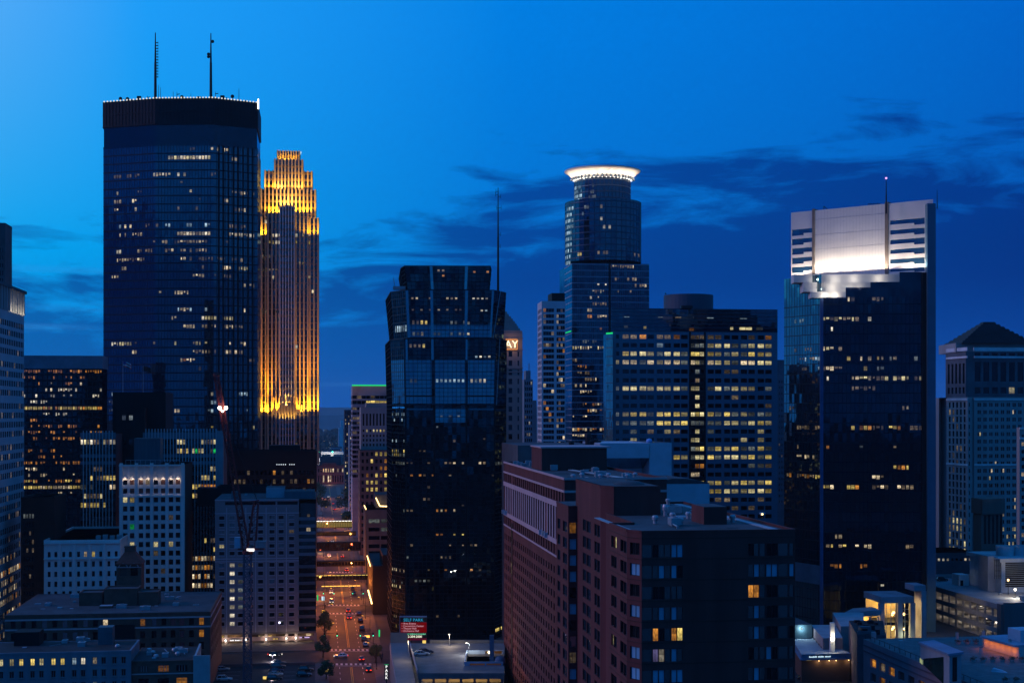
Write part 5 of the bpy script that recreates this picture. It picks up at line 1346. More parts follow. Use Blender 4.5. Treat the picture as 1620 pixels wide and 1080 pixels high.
m_ = MB(); m_.box(q.x-.6, q.x+.6, q.y-.6, q.y+.6, 0, q.z-.4); m_.box(q.x-.75, q.x+.75, q.y-.75, q.y+.75, q.z+.5, q.z+.62); m_.build('base', conc_d, o)
m_ = MB(); m_.box(q.x-.55, q.x+.55, q.y-.55, q.y+.55, q.z-.4, q.z+.5); m_.build('lit_panel', G_yel, o)
# ================================================================ STREET CANYON, FAR END
# red court building closing the view
Y0 = 1560; A = fl(501, Y0); B_ = along(A, V, 545.5); z1 = gz(736, Y0); L = (B_-A).length
T = Bld('brick_building', (A.x, A.y), 'reddish building closing the far end of the street with a tall lit doorway'); T.vis = (500, 546, 730, 775)
def lc(c, r, x, y):
    if 517 < x < 526: return 'warm'
    return 'warm' if R.random() < .3 else 'dark'
w = MB(); T.wall(w, A, B_, 0, z1, cols_n(L, 11, .5, 1), [(2, 9.5), (13, 17), (21, 25)], lc, .3)
w.prism(rect(A, B_, 20), 0, z1, 0, 1, sides=(1, 2, 3)); w.face([(q.x, q.y, z1) for q in rect(A, B_, 20)], 1)
T.part('wall', w, [pbr('red_stone', (.24, .08, .08), .8), roofd])
w = MB(); C_ = fl(510, Y0-.5); D_ = along(C_, V, 532); w.prism(rect(C_, D_, 8), z1+.05, gz(732, Y0), 0, 1); C_ = fl(506, Y0+9); w.prism(rect(C_, along(C_, V, 540), 8), z1+.05, gz(722, Y0), 2, 1); T.part('attic', w, [pbr('red_stone_dark', (.18, .06, .06), .8), roofd, conc_d])
T.finish()
lamp('court_flood', (gx(522, Y0-12), Y0-14, 3), 2200, (1, .5, .3), size=1)
# white arched canopy or bridge head beyond it
Y0 = 1700; o = empty('arched_bridge', (gx(525, Y0), Y0, 0), 'pale lit bridge frame with a curved left leg, beyond the reddish building', 'bridge')
m_ = MB(); z = gz(718.5, Y0); m_.obox((gx(508, Y0), Y0, z), (gx(543, Y0)-gx(508, Y0), 0, 0), (0, 10, 0), (0, 0, 3.2)); m_.build('deck', stone_w, o)
m_ = MB(); pv = None
for k in range(9):
    f = k/8; q = Vector((gx(503.5+6*f**2.2, Y0), Y0+1, gz(741-20*f**.6, Y0)));
    if pv is not None: m_.bar(pv, q, 1.5)
    pv = q
m_.build('arch_leg', stone_w, o)
m_ = MB(); m_.box(gx(523, Y0), gx(527, Y0), Y0+2, Y0+6, 0, z-.01); m_.build('pier', stone_w, o)
for px in (504, 526): m_ = MB(); m_.ball(pt(px, 714.5, Y0), .9, 6); m_.build('signal_lamp', G_tgreen, o)
lamp('bridge_flood', (gx(518, Y0), Y0-12, z-8), 12000, (1, .9, .8), size=1)
# blue-white slab on the skyline
def plain(name, lab, px0, px1, Y0, yt, dep, mat, roof=None, win=None, z0=0, cat='building', vis=None):
    A = fl(px0, Y0); B_ = along(A, V, px1); z1 = gz(yt, Y0); L = (B_-A).length
    T = Bld(name, (A.x, A.y), lab, cat); T.vis = vis or (px0, px1, yt, 800); w = MB(); p = rect(A, B_, dep)
    if win: n, fr, ys, hp, lit = win; T.wall(w, A, B_, z0, z1, cols_n(L, n, fr, .3), [(gz(y+hp/2, Y0), gz(y-hp/2, Y0)) for y in ys], lit, .25); w.prism(p, z0, z1, 0, 1, sides=(1, 2, 3)); w.face([(q.x, q.y, z1) for q in p], 1)
    else: w.prism(p, z0, z1, 0, 1)
    T.part('wall', w, [mat, roof or roofd]); return T, A, B_, z1, p
rnd = lambda d, st: (lambda c, r, x, y: (st if isinstance(st, str) else R.choice(st)) if R.random() < d else 'dark')
T, A, B_, z1, p = plain('apartment_building', 'small pale blue stepped block on the skyline left of the dark riverside tower', 535.5, 543, 2300, 676, 26, pbr('pale_blue_render', (.55, .62, .68), .7))
w = MB(); C_ = fl(538.5, 2301); w.prism(rect(C_, along(C_, V, 543), 20), z1, gz(664.5, 2301), 0, 1); T.part('upper_block', w, [MATS['pale_blue_render'], roofd]); T.finish()
T, A, B_, z1, p = plain('apartment_building', 'long low block among the far trees under the skyline', 508, 520, 2500, 709, 20, conc_d); T.finish()
T, A, B_, z1, p = plain('apartment_building', 'blue tinted low block just left of the far dark tower', 522, 541, 1900, 707, 26, pbr('blue_render', (.20, .27, .32), .7), None, (7, .5, (712, 718), 3, rnd(.1, 'dim'))); T.finish()
# dark tower by the river and the pale slab beside it
T, A, B_, z1, p = plain('apartment_tower', 'dark slim residential tower far down the street with speckled lit windows', 545, 556, 1300, 648, 30, pbr('dark_tower_wall', (.06, .06, .08), .8), None, (4, .55, [653+5.6*i for i in range(22)], 3.2, rnd(.28, ('warm', 'dim', 'cream', 'dim')))); T.finish()
T, A, B_, z1, p = plain('apartment_tower', 'thin pale grey slab with lamps down its face, right of the dark far tower', 552.5, 560.5, 1080, 672, 30, conc_l, None, (2, .5, [680+6.5*i for i in range(20)], 3.4, rnd(.16, ('warm', 'dim')))); T.finish()
# lavender block with the green roof line
Y0 = 900; A = fl(557.5, Y0); B_ = along(A, V, 622); z1 = gz(610, Y0); L = (B_-A).length
T = Bld('office_tower', (A.x, A.y), 'lavender grey banded office block with a green light line along its roof'); T.vis = (557, 612, 610, 780)
w = MB(); bands = [(gz(630.5, Y0), gz(625.5, Y0)), (gz(639, Y0), gz(633.5, Y0))] + [(gz(646+7.6*i+2.4, Y0), gz(646+7.6*i-2.2, Y0)) for i in range(15)]
def lv(c, r, x, y):
    if abs(y-636) < 4 and x > 576: return 'yellow'
    return 'dim' if R.random() < .12 else 'dark'
T.wall(w, A, B_, 0, z1, cols_n(L, 9, .94), bands, lv, .3)
p = rect(A, B_, 40); q_ = cols_n(40, 6, .8); T.wall(w, p[3], p[0], 0, z1, q_, bands, rnd(.1, 'dim'), .3)
w.prism(p, 0, z1, 0, 1, sides=(1, 2)); w.face([(q.x, q.y, z1) for q in p], 1); T.part('wall', w, [pbr('lavender_precast', (.40, .36, .42), .8), roofd])
gl = MB(); gl.obox(A - U*.4 - V*.3 + Vector((0, 0, z1-.1)), V*(L+.3), U*.3, (0, 0, .8)); T.part('green_strip', gl, G_green); T.finish()
m_ = MB(); w = MB()
# stone stepped block
Y0 = 800; A = fl(571, Y0); B_ = along(A, V, 622); z1 = gz(644, Y0); L = (B_-A).length
T = Bld('office_tower', (A.x, A.y), 'grey stone setback block with tall window slots above rows of yellow windows'); T.vis = (557, 612, 640, 800)
w = MB(); T.wall(w, A, B_, gz(715, Y0), z1, cols_n(L, 9, .45, .5), [(gz(681+5*i+2, Y0), gz(681+5*i-2, Y0)) for i in (0, 1.6, 3, 4.5)] + [(gz(673, Y0), gz(654, Y0))], lit_rows([(684, 575, 612, .6, ('yellow', 'cream')), (674, 590, 612, .3, 'yellow')], 4), .4)
p = rect(A, B_, 30); w.prism(p, gz(715, Y0), z1, 0, 1, sides=(1, 2, 3)); w.face([(q.x, q.y, z1) for q in p], 1)
C_ = A + V*3 + U*3; w.prism(rect(C_, B_, 20), z1, gz(637, Y0), 0, 1)
T.part('wall', w, [stone_g, roofd])
w = MB(); A2 = fl(569, Y0-8); B2 = along(A2, V, 622); zt = gz(712, Y0-8)
T.wall(w, A2, B2, 0, zt, cols_n((B2-A2).length, 7, .5, .4), [(gz(718+11.2*i+3, Y0-8), gz(718+11.2*i-3, Y0-8)) for i in range(14)], lit_rows([(718, 590, 612, 1, 'yellow'), (729, 575, 612, .6, ('yellow', 'amber')), (740, 574, 612, .9, ('yellow', 'amber')), (751, 574, 612, .95, ('yellow', 'amber')), (762, 580, 612, .9, 'yellow'), (773, 580, 612, .7, 'yellow')], 5), .4)
p = rect(A2, B2, 34); w.prism(p, 0, zt, 0, 1, sides=(1, 2)); w.face([(q.x, q.y, zt) for q in p], 1)
T.wall(w, p[3], p[0], 0, zt, cols_n(34, 8, .4, 1), [(gz(718+11.2*i+3, Y0-8), gz(718+11.2*i-3, Y0-8)) for i in range(14)], rnd(.06, 'dim'), .4)
T.part('lower_wall', w, [pbr('brown_stone', (.17, .12, .11), .8), roofd]); T.finish()
# block with zigzag of light on its terraces
Y0 = 655; A = fl(579, Y0); B_ = along(A, V, 622); z1 = gz(806, Y0); L = (B_-A).length
T = Bld('office_building', (A.x, A.y), 'low terraced block with a bent line of warm roof light, beside the black faceted tower'); T.vis = (575, 612, 785, 920)
w = MB(); T.wall(w, A, B_, 0, z1, [(1.2, L*.5), (L*.55, L*.9)], [(gz(824+13.2*i+3, Y0), gz(824+13.2*i-3, Y0)) for i in range(9)], lit_rows([(824, 575, 612, .7, 'grey'), (837, 575, 612, .6, 'grey'), (876, 575, 600, 1, 'warm'), (889, 575, 600, 1, 'grey')], 5, 'dark'), .3)
p = rect(A, B_, 38); w.prism(p, 0, z1, 0, 1, sides=(1, 2, 3)); w.face([(q.x, q.y, z1) for q in p], 1); C_ = A + U*12 + V*5; w.prism(rect(C_, C_+V*20, 20), z1, gz(782, Y0+12), 0, 1); T.part('wall', w, [conc_d, roofd])
ln = MB(); a_, b__, c_, d_ = p[0]+Vector((0, 0, z1+.3)), p[3].lerp(p[0], .35)+Vector((0, 0, z1+2.2)), C_ + Vector((0, 0, z1+.35)) - U*.3, p[1] + U*1 + Vector((0, 0, z1+.3))
ln.rail([p[0]+Vector((0, 0, z1+.3)), p[0]+U*26+Vector((0, 0, z1+.3))], .3); ln.rail([C_ - U*.3 + Vector((0, 0, gz(787, Y0+12))), C_ + V*1.8 - U*2 + Vector((0, 0, z1+1)), C_+V*14 - U*2.5+Vector((0, 0, z1+.5))], .45); T.part('light_line', ln, G_warm); T.finish()
# dark block at the kerb, with a bright slanting light strip
Y0 = 560; A = fl(589.5, Y0); B_ = along(A, V, 622); z1 = gz(898, Y0); L = (B_-A).length
T = Bld('office_building', (A.x, A.y), 'low unlit dark block at the right kerb, beside the foot of the black faceted tower'); p = rect(A, B_, 60); w = MB(); w.prism(p, 0, z1, 0, 1); parapet(w, p, z1, .8)
C_ = A + V*4; w.prism(rect(C_, B_, 30), z1, z1+5, 0, 1); T.part('wall', w, [black, roofd])
ln = MB(); q = A - V*.3; ln.rail([q + U*16 +  Vector((0, 0, z1-1)), q + U*58 + Vector((0, 0, z1-1))], .28)
for k in range(9): ln.ball((q + U*(2+k*5)+Vector((0, 0, 4.2)))[:], .35, 6)
T.part('eaves_light', ln, G_warm); T.finish()

# ================================================================ BLACK FACETED TOWER
Y0 = 500
T = Bld('skyscraper', (gx(705, Y0), Y0), 'black faceted glass tower with flaring tiers and a tall mast at its right shoulder'); T.vis = (610, 802, 418, 990)
def ring(xl, x1, x2, x3, xr, f=0.0): return [fl(x1, 508.8), fl(x2, Y0), fl(x3, Y0+.6), fl(xr, 512), fl(xr-3, 545), fl(xl, 548)]
gb = glass('black_tower_glass', (.40, .55, .68), .10, (.002, .003, .005), .025, .02, .45)
gblue = glass('tower_blue_band', (.55, .82, 1), .36, (.004, .01, .02), .03, .006, .12)
gpil = glass('tower_pilaster', (.7, .92, 1), .44, (.01, .02, .04), .05, .004, .1)
# tiers listed as (y, ring) from the bottom up; each flares outwards towards its top
tiers = [('shaft', [(1015, (613, 620, 641, 783, 800)), (640, (612, 620, 641, 783, 800.5)), (535.5, (609.5, 617, 639, 785, 801.5))]),
         ('middle_tier', [(534.5, (617, 623, 645, 777, 796)), (458.5, (610, 618, 641.5, 781, 800.5))]),
         ('top_tier', [(458, (636, 640, 645, 772, 774)), (420.5, (631, 634, 640, 776, 777.5))])]
fh = 12.6/F*Y0; faces = {}
for nm, lv in tiers:
    g = MB(); rs = []
    for y, a in lv: rs.append([(q.x, q.y, gz(y, Y0)) for q in ring(*a)])
    for a in range(len(rs)-1):
        for k in range(6):
            k2 = (k+1) % 6; p0, p1, p2, p3 = map(Vector, (rs[a][k], rs[a][k2], rs[a+1][k2], rs[a+1][k]))
            L = (p1-p0).length; n = max(2, round(L/1.5)); h = (p2-p1).length/fh
            g.face([p0, p1, p2, p3], 0, [(0, 0), (n, 0), (n, h), (0, h)])
            if k in (0, 1, 2, 5): faces[(nm, a, k)] = (p0, p1, p2, p3, n)
    g.face(rs[-1], 1); g.face(list(reversed(rs[0])), 1); T.part(nm, g, [gb, roofd])
def onface(f, u, v, d=0.0):
    p0, p1, p2, p3, n = f; a = p0.lerp(p1, u); b_ = p3.lerp(p2, u); nn = (p1-p0).cross(p3-p0).normalized(); return a.lerp(b_, v) + nn*d
def patch(mb, f, u0, u1, v0, v1, d=.06, uvs=None):
    q = [onface(f, u0, v0, d), onface(f, u1, v0, d), onface(f, u1, v1, d), onface(f, u0, v1, d)]
    nn = (f[1]-f[0]).cross(f[3]-f[0]).normalized()*.05
    n = max(1, int((u1-u0)*f[4])); h = max(1, (q[3]-q[0]).length/fh)
    mb.face(q, 0, [(0, 0), (n, 0), (n, h), (0, h)])
    for i in range(4): mb.face([q[(i+1) % 4], q[i], q[i]-nn, q[(i+1) % 4]-nn])
def vy(f, y):                                     # fraction of the face height at photo row y
    z = gz(y, (f[0].y+f[1].y)/2); return (z-f[0].z)/(f[3].z-f[0].z)
def uxp(f, px):
    k = (px-810)/F; a, b_ = f[0], f[1]; d = b_-a; return (k*a.y-a.x)/(d.x-k*d.y)
m_ = MB()                                          # thin mullions over every visible face
for (nm, a, k), f in faces.items():
    n = f[4]
    for i in range(n+1): m_.bar(onface(f, i/n, 0, .03), onface(f, i/n, 1, .03), .12)
    hh = (f[3]-f[0]).length; r = int(hh/(fh/2))
    for j in range(r+1): m_.bar(onface(f, 0, j/max(1, r), .03), onface(f, 1, j/max(1, r), .03), .10 if j % 2 else .2)
T.part('mullion', m_, mull)
bb = MB()
fm, fs1, fs0 = faces[('middle_tier', 0, 1)], faces[('shaft', 1, 1)], faces[('shaft', 0, 1)]
for k in (1, 2):
    f = faces[('middle_tier', 0, k)]; patch(bb, f, .012, .99, .02, vy(f, 514), .05)
for k in (0, 2):
    f = faces[('shaft', 1, k)]; patch(bb, f, .05, .97, .02, vy(f, 569.5), .05)
f = faces[('shaft', 1, 1)]
for xa, xb in ((643, 683), (688, 735), (740, 781)): patch(bb, f, uxp(f, xa), uxp(f, xb), .02, vy(f, 569.5), .05)
f = faces[('shaft', 0, 1)]
patch(bb, f, uxp(f, 689), uxp(f, 736.5), vy(f, 668), .985, .05); f1 = faces[('shaft', 1, 1)]; patch(bb, f1, uxp(f1, 689), uxp(f1, 736.5), .02, vy(f1, 592), .07)
for xa, xb in ((643, 685), (741, 781)): patch(bb, f, uxp(f, xa), uxp(f, xb), vy(f, 648), .985, .05)
f = faces[('shaft', 0, 0)]; patch(bb, f, .05, .95, vy(f, 643), .985, .05); f = faces[('shaft', 0, 2)]; patch(bb, f, .05, .95, vy(f, 650), .985, .05)
T.part('blue_glass_band', bb, gblue)
for f, spans in ((faces[('top_tier', 0, 1)], ((682, 686.2), (734.5, 738.8))), (faces[('middle_tier', 0, 1)], ((645, 649), (682, 686.2), (734.5, 738.8), (774.5, 777.5))), (faces[('shaft', 1, 1)], ((643.5, 646.5), (683, 686.6), (736, 739)))):
    for xa, xb in spans: pl = MB(); patch(pl, f, uxp(f, xa), uxp(f, xb), .01 if f is not faces[('shaft', 1, 1)] else vy(f, 569), .99, .22); T.part('pilaster', pl, gpil)
dk = MB(); f = faces[('shaft', 0, 1)]
for px in (642, 687, 738, 782.5): dk.bar(onface(f, uxp(f, px), 0, .1), onface(f, uxp(f, px), 1, .1), .55)
for y in (626, ): dk.bar(onface(f, 0, vy(f, y), .1), onface(f, uxp(f, 687), vy(f, y), .1), .35); dk.bar(onface(f, uxp(f, 738), vy(f, y), .1), onface(f, 1, vy(f, y), .1), .35)
T.part('corner_rib', dk, black)
def tl(f, y, xa, xb, dens, st, hp=6.0, wp=3.6):
    n = f[4]; v = vy(f, y)
    if not 0 < v < 1: return
    for c in range(n):
        q = onface(f, (c+.5)/n, v, .05); x, _ = topx(q)
        if xa <= x <= xb and R.random() < dens:
            k = st if isinstance(st, str) else R.choice(st); t_ = (f[1]-f[0]); t_.z = 0; T.win(q + (f[1]-f[0]).cross(f[3]-f[0]).normalized()*.06, t_.normalized(), wp/F*q.y, hp/F*q.y, k)
F1, F0, FM_, FT = faces[('shaft', 1, 1)], faces[('shaft', 0, 1)], faces[('middle_tier', 0, 1)], faces[('top_tier', 0, 1)]
for y, xa, xb, d, st, hp in ((428, 690, 710, .4, 'dim', 3), (436, 655, 735, .25, ('amber', 'dim'), 3), (430, 750, 776, .3, 'amber', 3), (472, 648, 735, .35, ('warm', 'dim'), 3), (472, 745, 776, .8, 'white', 2.5), (490, 646, 735, .45, ('dim', 'warm'), 2.5), (491, 738, 776, .6, ('white', 'cool'), 2.5), (510, 662, 676, 1, 'yellow', 6), (510, 650, 662, .8, 'dim', 6), (510, 690, 735, .6, 'grey', 5), (511, 737, 742, 1, 'white', 4),
                             (528, 664, 674, 1, 'warm', 6), (528, 652, 664, .9, 'grey', 6), (528, 686, 735, .5, 'grey', 5), (528, 738, 743, 1, 'warm', 4), (547, 664, 674, 1, 'yellow', 6), (547, 648, 664, .8, 'dim', 5), (564, 742, 776, .6, ('white', 'cool'), 3), (602, 644, 686, .5, 'grey', 6), (602, 689, 736, .9, 'cool', 5), (602, 740, 780, .55, ('cool', 'white'), 6)):
    for f in (FT, FM_, F1): tl(f, y, xa, xb, d, st, hp)
for y, xa, xb, d, st in ((620, 690, 736, .5, 'grey'), (640, 644, 686, .25, 'grey'), (640, 695, 726, .7, ('grey', 'cool')), (640, 745, 760, .7, 'cool'), (658, 695, 726, .7, 'grey'), (658, 742, 762, .5, 'grey'), (675, 690, 735, .15, 'cool'), (694, 762, 770, 1, 'warm'), (697, 716, 722, 1, 'warm'), (713, 690, 736, .45, 'dim'), (713, 640, 686, .2, 'dim'), (732, 642, 668, .8, ('dim', 'warm')), (732, 672, 686, .6, 'dim'), (732, 694, 722, .85, ('warm', 'dim')), (732, 729, 736, 1, 'warm'), (732, 752, 780, .7, ('warm', 'dim')),
                         (751.5, 643, 686, .75, ('dim', 'amber')), (751.5, 689, 736, .5, 'dim'), (751.5, 741, 780, .6, 'dim'), (770, 668, 686, .4, 'dim'), (789, 668, 686, .5, 'dim'), (799, 727, 736, .7, 'warm'), (807, 643, 652, .8, 'dim'), (807, 688, 722, .9, ('dim', 'amber', 'warm')), (807, 760, 780, .3, 'dim'), (845, 648, 670, .85, ('amber', 'yellow')), (845, 680, 684, 1, 'amber'), (845, 689, 702, 1, 'amber'), (845, 715, 735, .5, ('yellow', 'amber')), (845, 745, 780, .2, 'dim'),
                         (862, 640, 655, .6, 'dim'), (862, 690, 735, .5, 'dim'), (862, 740, 776, .5, 'dim'), (881, 643, 686, .6, ('grey', 'dim')), (881, 690, 735, .5, 'dim'), (901, 645, 686, .7, ('dim', 'amber')), (901, 689, 728, .9, ('dim', 'amber')), (901, 740, 776, .6, ('amber', 'dim')), (918, 645, 686, .7, 'cool'), (955, 690, 720, .4, 'dim'), (956, 740, 756, .3, 'dim'), (974, 722, 733, 1, 'warm'), (974, 690, 715, .3, 'dim'), (993, 642, 660, .5, 'yellow'), (993, 740, 760, .5, 'dim'), (1000, 690, 735, .6, 'dim')):
    q_ = {'warm': 'dim', 'cool': 'grey', 'yellow': 'amber'}; st = tuple(q_.get(k, k) for k in ((st,) if isinstance(st, str) else st)) if y not in (732, 845, 807, 713) else st; tl(F0, y, xa, xb, d*.62, st, R.choice((2.2, 3, 4)), R.choice((3, 3.9, 3.9)))
FL = faces[('shaft', 0, 0)]
for y, d, st in ((655, .7, 'cool'), (664, .6, 'cool'), (697, .4, 'cool'), (713, .8, ('yellow', 'grey')), (719, .7, ('yellow', 'grey')), (732, .8, 'grey'), (752, .4, 'grey'), (806, .5, 'grey'), (901, .5, 'warm'), (920, .5, 'grey'), (927, .6, 'cream'), (975, .4, 'dim'), (990, .6, 'yellow')): tl(FL, y, 618, 642, d, st, 4.5, 3)
tl(faces[('middle_tier', 0, 0)], 520, 618, 645, .8, 'cool', 10); tl(faces[('shaft', 0, 2)], 732, 783, 801, 1, 'grey', 5); tl(faces[('shaft', 0, 2)], 993, 783, 801, .6, 'yellow', 5)
m_ = MB()                                           # maintenance cradle on the left shoulder
z = gz(456, Y0); x0, x1 = gx(620, Y0), gx(640, Y0); m_.box(x0, x1, Y0+4, Y0+7, z, z+1.1); m_.bar((x0+.6, Y0+5, z+1), (gx(620.5, Y0), Y0+5, gz(437, Y0)), .2); T.part('roof_cradle', m_, steel)
m_ = MB(); f = faces[('middle_tier', 0, 2)]; m_.bar(onface(f, .12, 0, .2), onface(f, .5, 1, .2), .18); f = faces[('shaft', 1, 2)]; m_.bar(onface(f, .1, .0, .2), onface(f, .3, 1, .2), .16); T.part('light_pipe', m_, bluemetal)
T.finish()
o = mast('antenna_mast', 788, 506, 470, 297, .42, 'tall lattice-like mast at the right shoulder of the black faceted tower', None, None, None, ())
m_ = MB(); Yx = 506; x = gx(788, Yx)
for y, dx in ((303, -.8), (308, -.9), (311, .9), (329, 1.1), (329.5, -.5), (371, .9), (390, .8)): m_.bar((x, Yx, gz(y, Yx)), (x+dx, Yx, gz(y, Yx)), .14); m_.bar((x+dx, Yx, gz(y+3, Yx)), (x+dx, Yx, gz(y-4, Yx)), .12)
m_.build('side_aerial', darkm, o)

# ================================================================ STONE OBELISK TOWER WITH THE LIT LETTERS
Y0 = 640; T = Bld('skyscraper', (gx(795, Y0), Y0), 'slim limestone tower with a stepped cap and glowing letters, behind the black faceted tower'); T.vis = (796, 831, 490, 740)
Xc = gx(788, Y0); 
def sq(px, y, dy=0): h = gx(px, Y0)-Xc; return [(Xc-h, Y0+dy, gz(y, Y0)), (Xc+h, Y0+dy, gz(y, Y0)), (Xc+h, Y0+dy+2*h, gz(y, Y0)), (Xc-h, Y0+dy+2*h, gz(y, Y0))]
w = MB(); h0, h1 = gx(830, Y0)-Xc, gx(826.5, Y0)-Xc; z0, z1 = 0, gz(526, Y0)
A = Vector((Xc-h1, Y0, 0)); B_ = Vector((Xc+h1, Y0, 0)); L = 2*h1
def shaftcols(): return [(L*.30+i*L*.17-.55, L*.30+i*L*.17+.55) for i in range(-1, 4)] + [(L*.955-.2, L*.955+.2)]
T.wall(w, A, B_, z0, z1, [(L*.08, L*.14), (L*.3, L*.36), (L*.5, L*.56), (L*.715, L*.79), (L*.90, L*.93)], [(gz(560+14.5*i+4, Y0), gz(560+14.5*i-4.5, Y0)) for i in range(22)], lambda c, r, x, y: 'warm' if (abs(y-643) < 5 and x > 820) else 'dark', .5)
p = [A, B_, B_ + Vector((0, 2*h1, 0)), A + Vector((0, 2*h1, 0))]; w.prism([(q.x, q.y) for q in p], 0, z1, 0, 0, sides=(1, 2, 3), top=False); T.part('wall', w, stone_b)
st = MB(); y = 526; hw = 826.5
for yy, px in ((523, 826), (519, 823), (515, 820), (511, 817.5), (507, 814.5), (503, 811.5), (499, 808.5), (495, 805), (491, 802), (487, 799)):
    h = gx(px, Y0)-Xc; cy = Y0+h1; st.box(Xc-h, Xc+h, cy-h, cy+h, gz(y, Y0), gz(yy, Y0)); y = yy
T.part('stepped_cap', st, stone_b)
ed = MB()
for y_ in (582, 588, 535, 553): ed.box(Xc-h1-.25, Xc+h1+.25, Y0-.3, Y0+.02, gz(y_+1, Y0), gz(y_-1, Y0))
T.part('string_course', ed, stone_b)
fr = MB(); xa, xb = gx(800, Y0), gx(818.6, Y0); za, zb_ = gz(553, Y0), gz(536.5, Y0)
for a in ((xa, xb, za, za+.25), (xa, xb, zb_-.25, zb_), (xa, xa+.2, za, zb_), (xb-.2, xb, za, zb_)): fr.box(a[0], a[1], Y0-.75, Y0-.35, a[2], a[3])
T.part('sign_outline', fr, glow('neon_orange', (1, .35, .08), 1.2))
t_ = text('sign_letters', 'AY', 4.7, glow('neon_cream', (1, .80, .48), 2.2), (gx(809.2, Y0), Y0-.5, gz(545, Y0)), T.o, Vector((1, 0, 0)), .12); T.finish()
lamp('sign_glow', (gx(809, Y0), Y0-3, gz(545, Y0)), 500, (1, .5, .2), size=1)

# little far block and the white gridded tower
T, A, B_, z1, p = plain('office_tower', 'small bluish far tower with a stepped roof, left of the pale gridded tower', 829, 843, 900, 600, 26, pbr('blue_grey_wall', (.20, .22, .27), .7), None, (4, .6, [606+9*i for i in range(16)], 5, rnd(.15, ('warm', 'dim', 'white'))), vis=(828, 850, 585, 700))
w = MB(); C_ = A+V*1.5+U*2; w.prism(rect(C_, C_+V*3, 10), z1, gz(586, 900), 0, 0); w.tube((C_.x+2, C_.y+2, gz(586, 900)), (C_.x+2, C_.y+2, gz(574, 900)), .3); w.prism(rect(B_-V*.01, B_+V*2.4, 20), 0, gz(633, 900), 0, 1); T.part('setback', w, [MATS['blue_grey_wall'], roofd]); T.finish()
Y0 = 800; A = fl(857, Y0); B_ = along(A, V, 894.5); z1 = gz(476, Y0); L = (B_-A).length
T = Bld('office_tower', (A.x, A.y), 'pale concrete gridded tower with wide dark window bands and a black box on its roof'); T.vis = (850, 894, 470, 700)
cs = cols_px(A, V, [(859.5, 876.5), (880.5, 893.5)]); ys = [490.5+9.15*i for i in range(34)]
def lt_(c, r, x, y):
    if abs(y-490) < 4 and c == 0: return 'amber'
    return R.choice(('dim', 'warm', 'amber')) if R.random() < .12 else 'dark'
rw = [(gz(y+3, Y0), gz(y-2.8, Y0)) for y in ys]
w = MB()
C9 = []
for a0, a1 in cs:
    n = 4; C9 += [(a0+(a1-a0)*i/n+.02, a0+(a1-a0)*(i+1)/n-.02) for i in range(n)]
T.wall(w, A, B_, 0, z1, C9, rw, lt_, .45)
dep = 22; A9 = fl(850.3, Y0+dep); p = [A, B_, B_+U*dep, A9]
T.wall(w, A9, A, 0, z1, cols_n((A-A9).length, 3, .6, .6), rw, None, .4); w.prism(p, 0, z1, 0, 1, sides=(1, 2)); w.face([(q.x, q.y, z1) for q in p], 1); T.part('wall', w, [pbr('pale_precast', (.50, .52, .58), .75, var=.1), roofd])
w = MB(); C_ = fl(873, Y0+8); w.prism(rect(C_, along(C_, V, 893.5), 14), z1, gz(463.5, Y0+8), 0, 0); T.part('roof_box', w, black); T.finish()

# ================================================================ ROUND-TOPPED TOWER WITH THE LIT HALO
Y0 = 918; T = Bld('skyscraper', (gx(955, Y0), Y0), 'blue glass tower with a round top crowned by a glowing flared halo ring'); T.vis = (893, 1028, 268, 700)
gc = glass('halo_tower_glass', (.46, .64, .85), .17, (.004, .008, .02), .03, .008, .15)
Xc = gx(953, Y0); 
def drum(nm, pxr, yt, yb, pxc, Yc, nseg=44, lines=None):
    r = pxr/F*Yc; xc = gx(pxc, Yc); z0, z1 = gz(yb, Yc), gz(yt, Yc); g = MB(); m_ = MB(); fs = []
    for k in range(nseg):
        a, b_ = 2*math.pi*k/nseg, 2*math.pi*(k+1)/nseg
        P0 = Vector((xc+r*math.cos(a), Yc+r*math.sin(a), 0)); P1 = Vector((xc+r*math.cos(b_), Yc+r*math.sin(b_), 0))
        g.face([(P0.x,P0.y,z0),(P1.x,P1.y,z0),(P1.x,P1.y,z1),(P0.x,P0.y,z1)], 0, [(k*2,0),(k*2+2,0),(k*2+2,(z1-z0)/3.9),(k*2,(z1-z0)/3.9)])
        if math.sin(a) < .25: fs.append((P0, P1)); m_.bar((P0.x, P0.y, z0), (P0.x, P0.y, z1), .25)
    g.face([(xc+r*math.cos(2*math.pi*k/nseg), Yc+r*math.sin(2*math.pi*k/nseg), z1) for k in range(nseg)], 1)
    T.part(nm, g, [gc, roofd]); z = z0+1.9; rr = MB()
    while z < z1:
        rr.lathe((xc, Yc, z), [(r+.02, -.35), (r+.14, -.3), (r+.14, .3), (r+.02, .35)], nseg, 0, False); z += 3.9
    T.part(nm + '_floor_line', rr, mullb); T.part(nm + '_mullion', m_, mull); return xc, r, z0, z1, fs
xc, r1, za, zb_, fsU = drum('upper_drum', 44.3, 287, 323, 953, Y0)
xc2, r2, zc, zd, fsL = drum('lower_drum', 60, 322, 417, 954, Y0)
sh = MB(); C_ = fl(996, Y0-10); sh.prism(rect(C_, along(C_, V, 1014.5), 22), zc, gz(321, Y0-10), 0, 1); T.part('shoulder', sh, [gc, roofd])
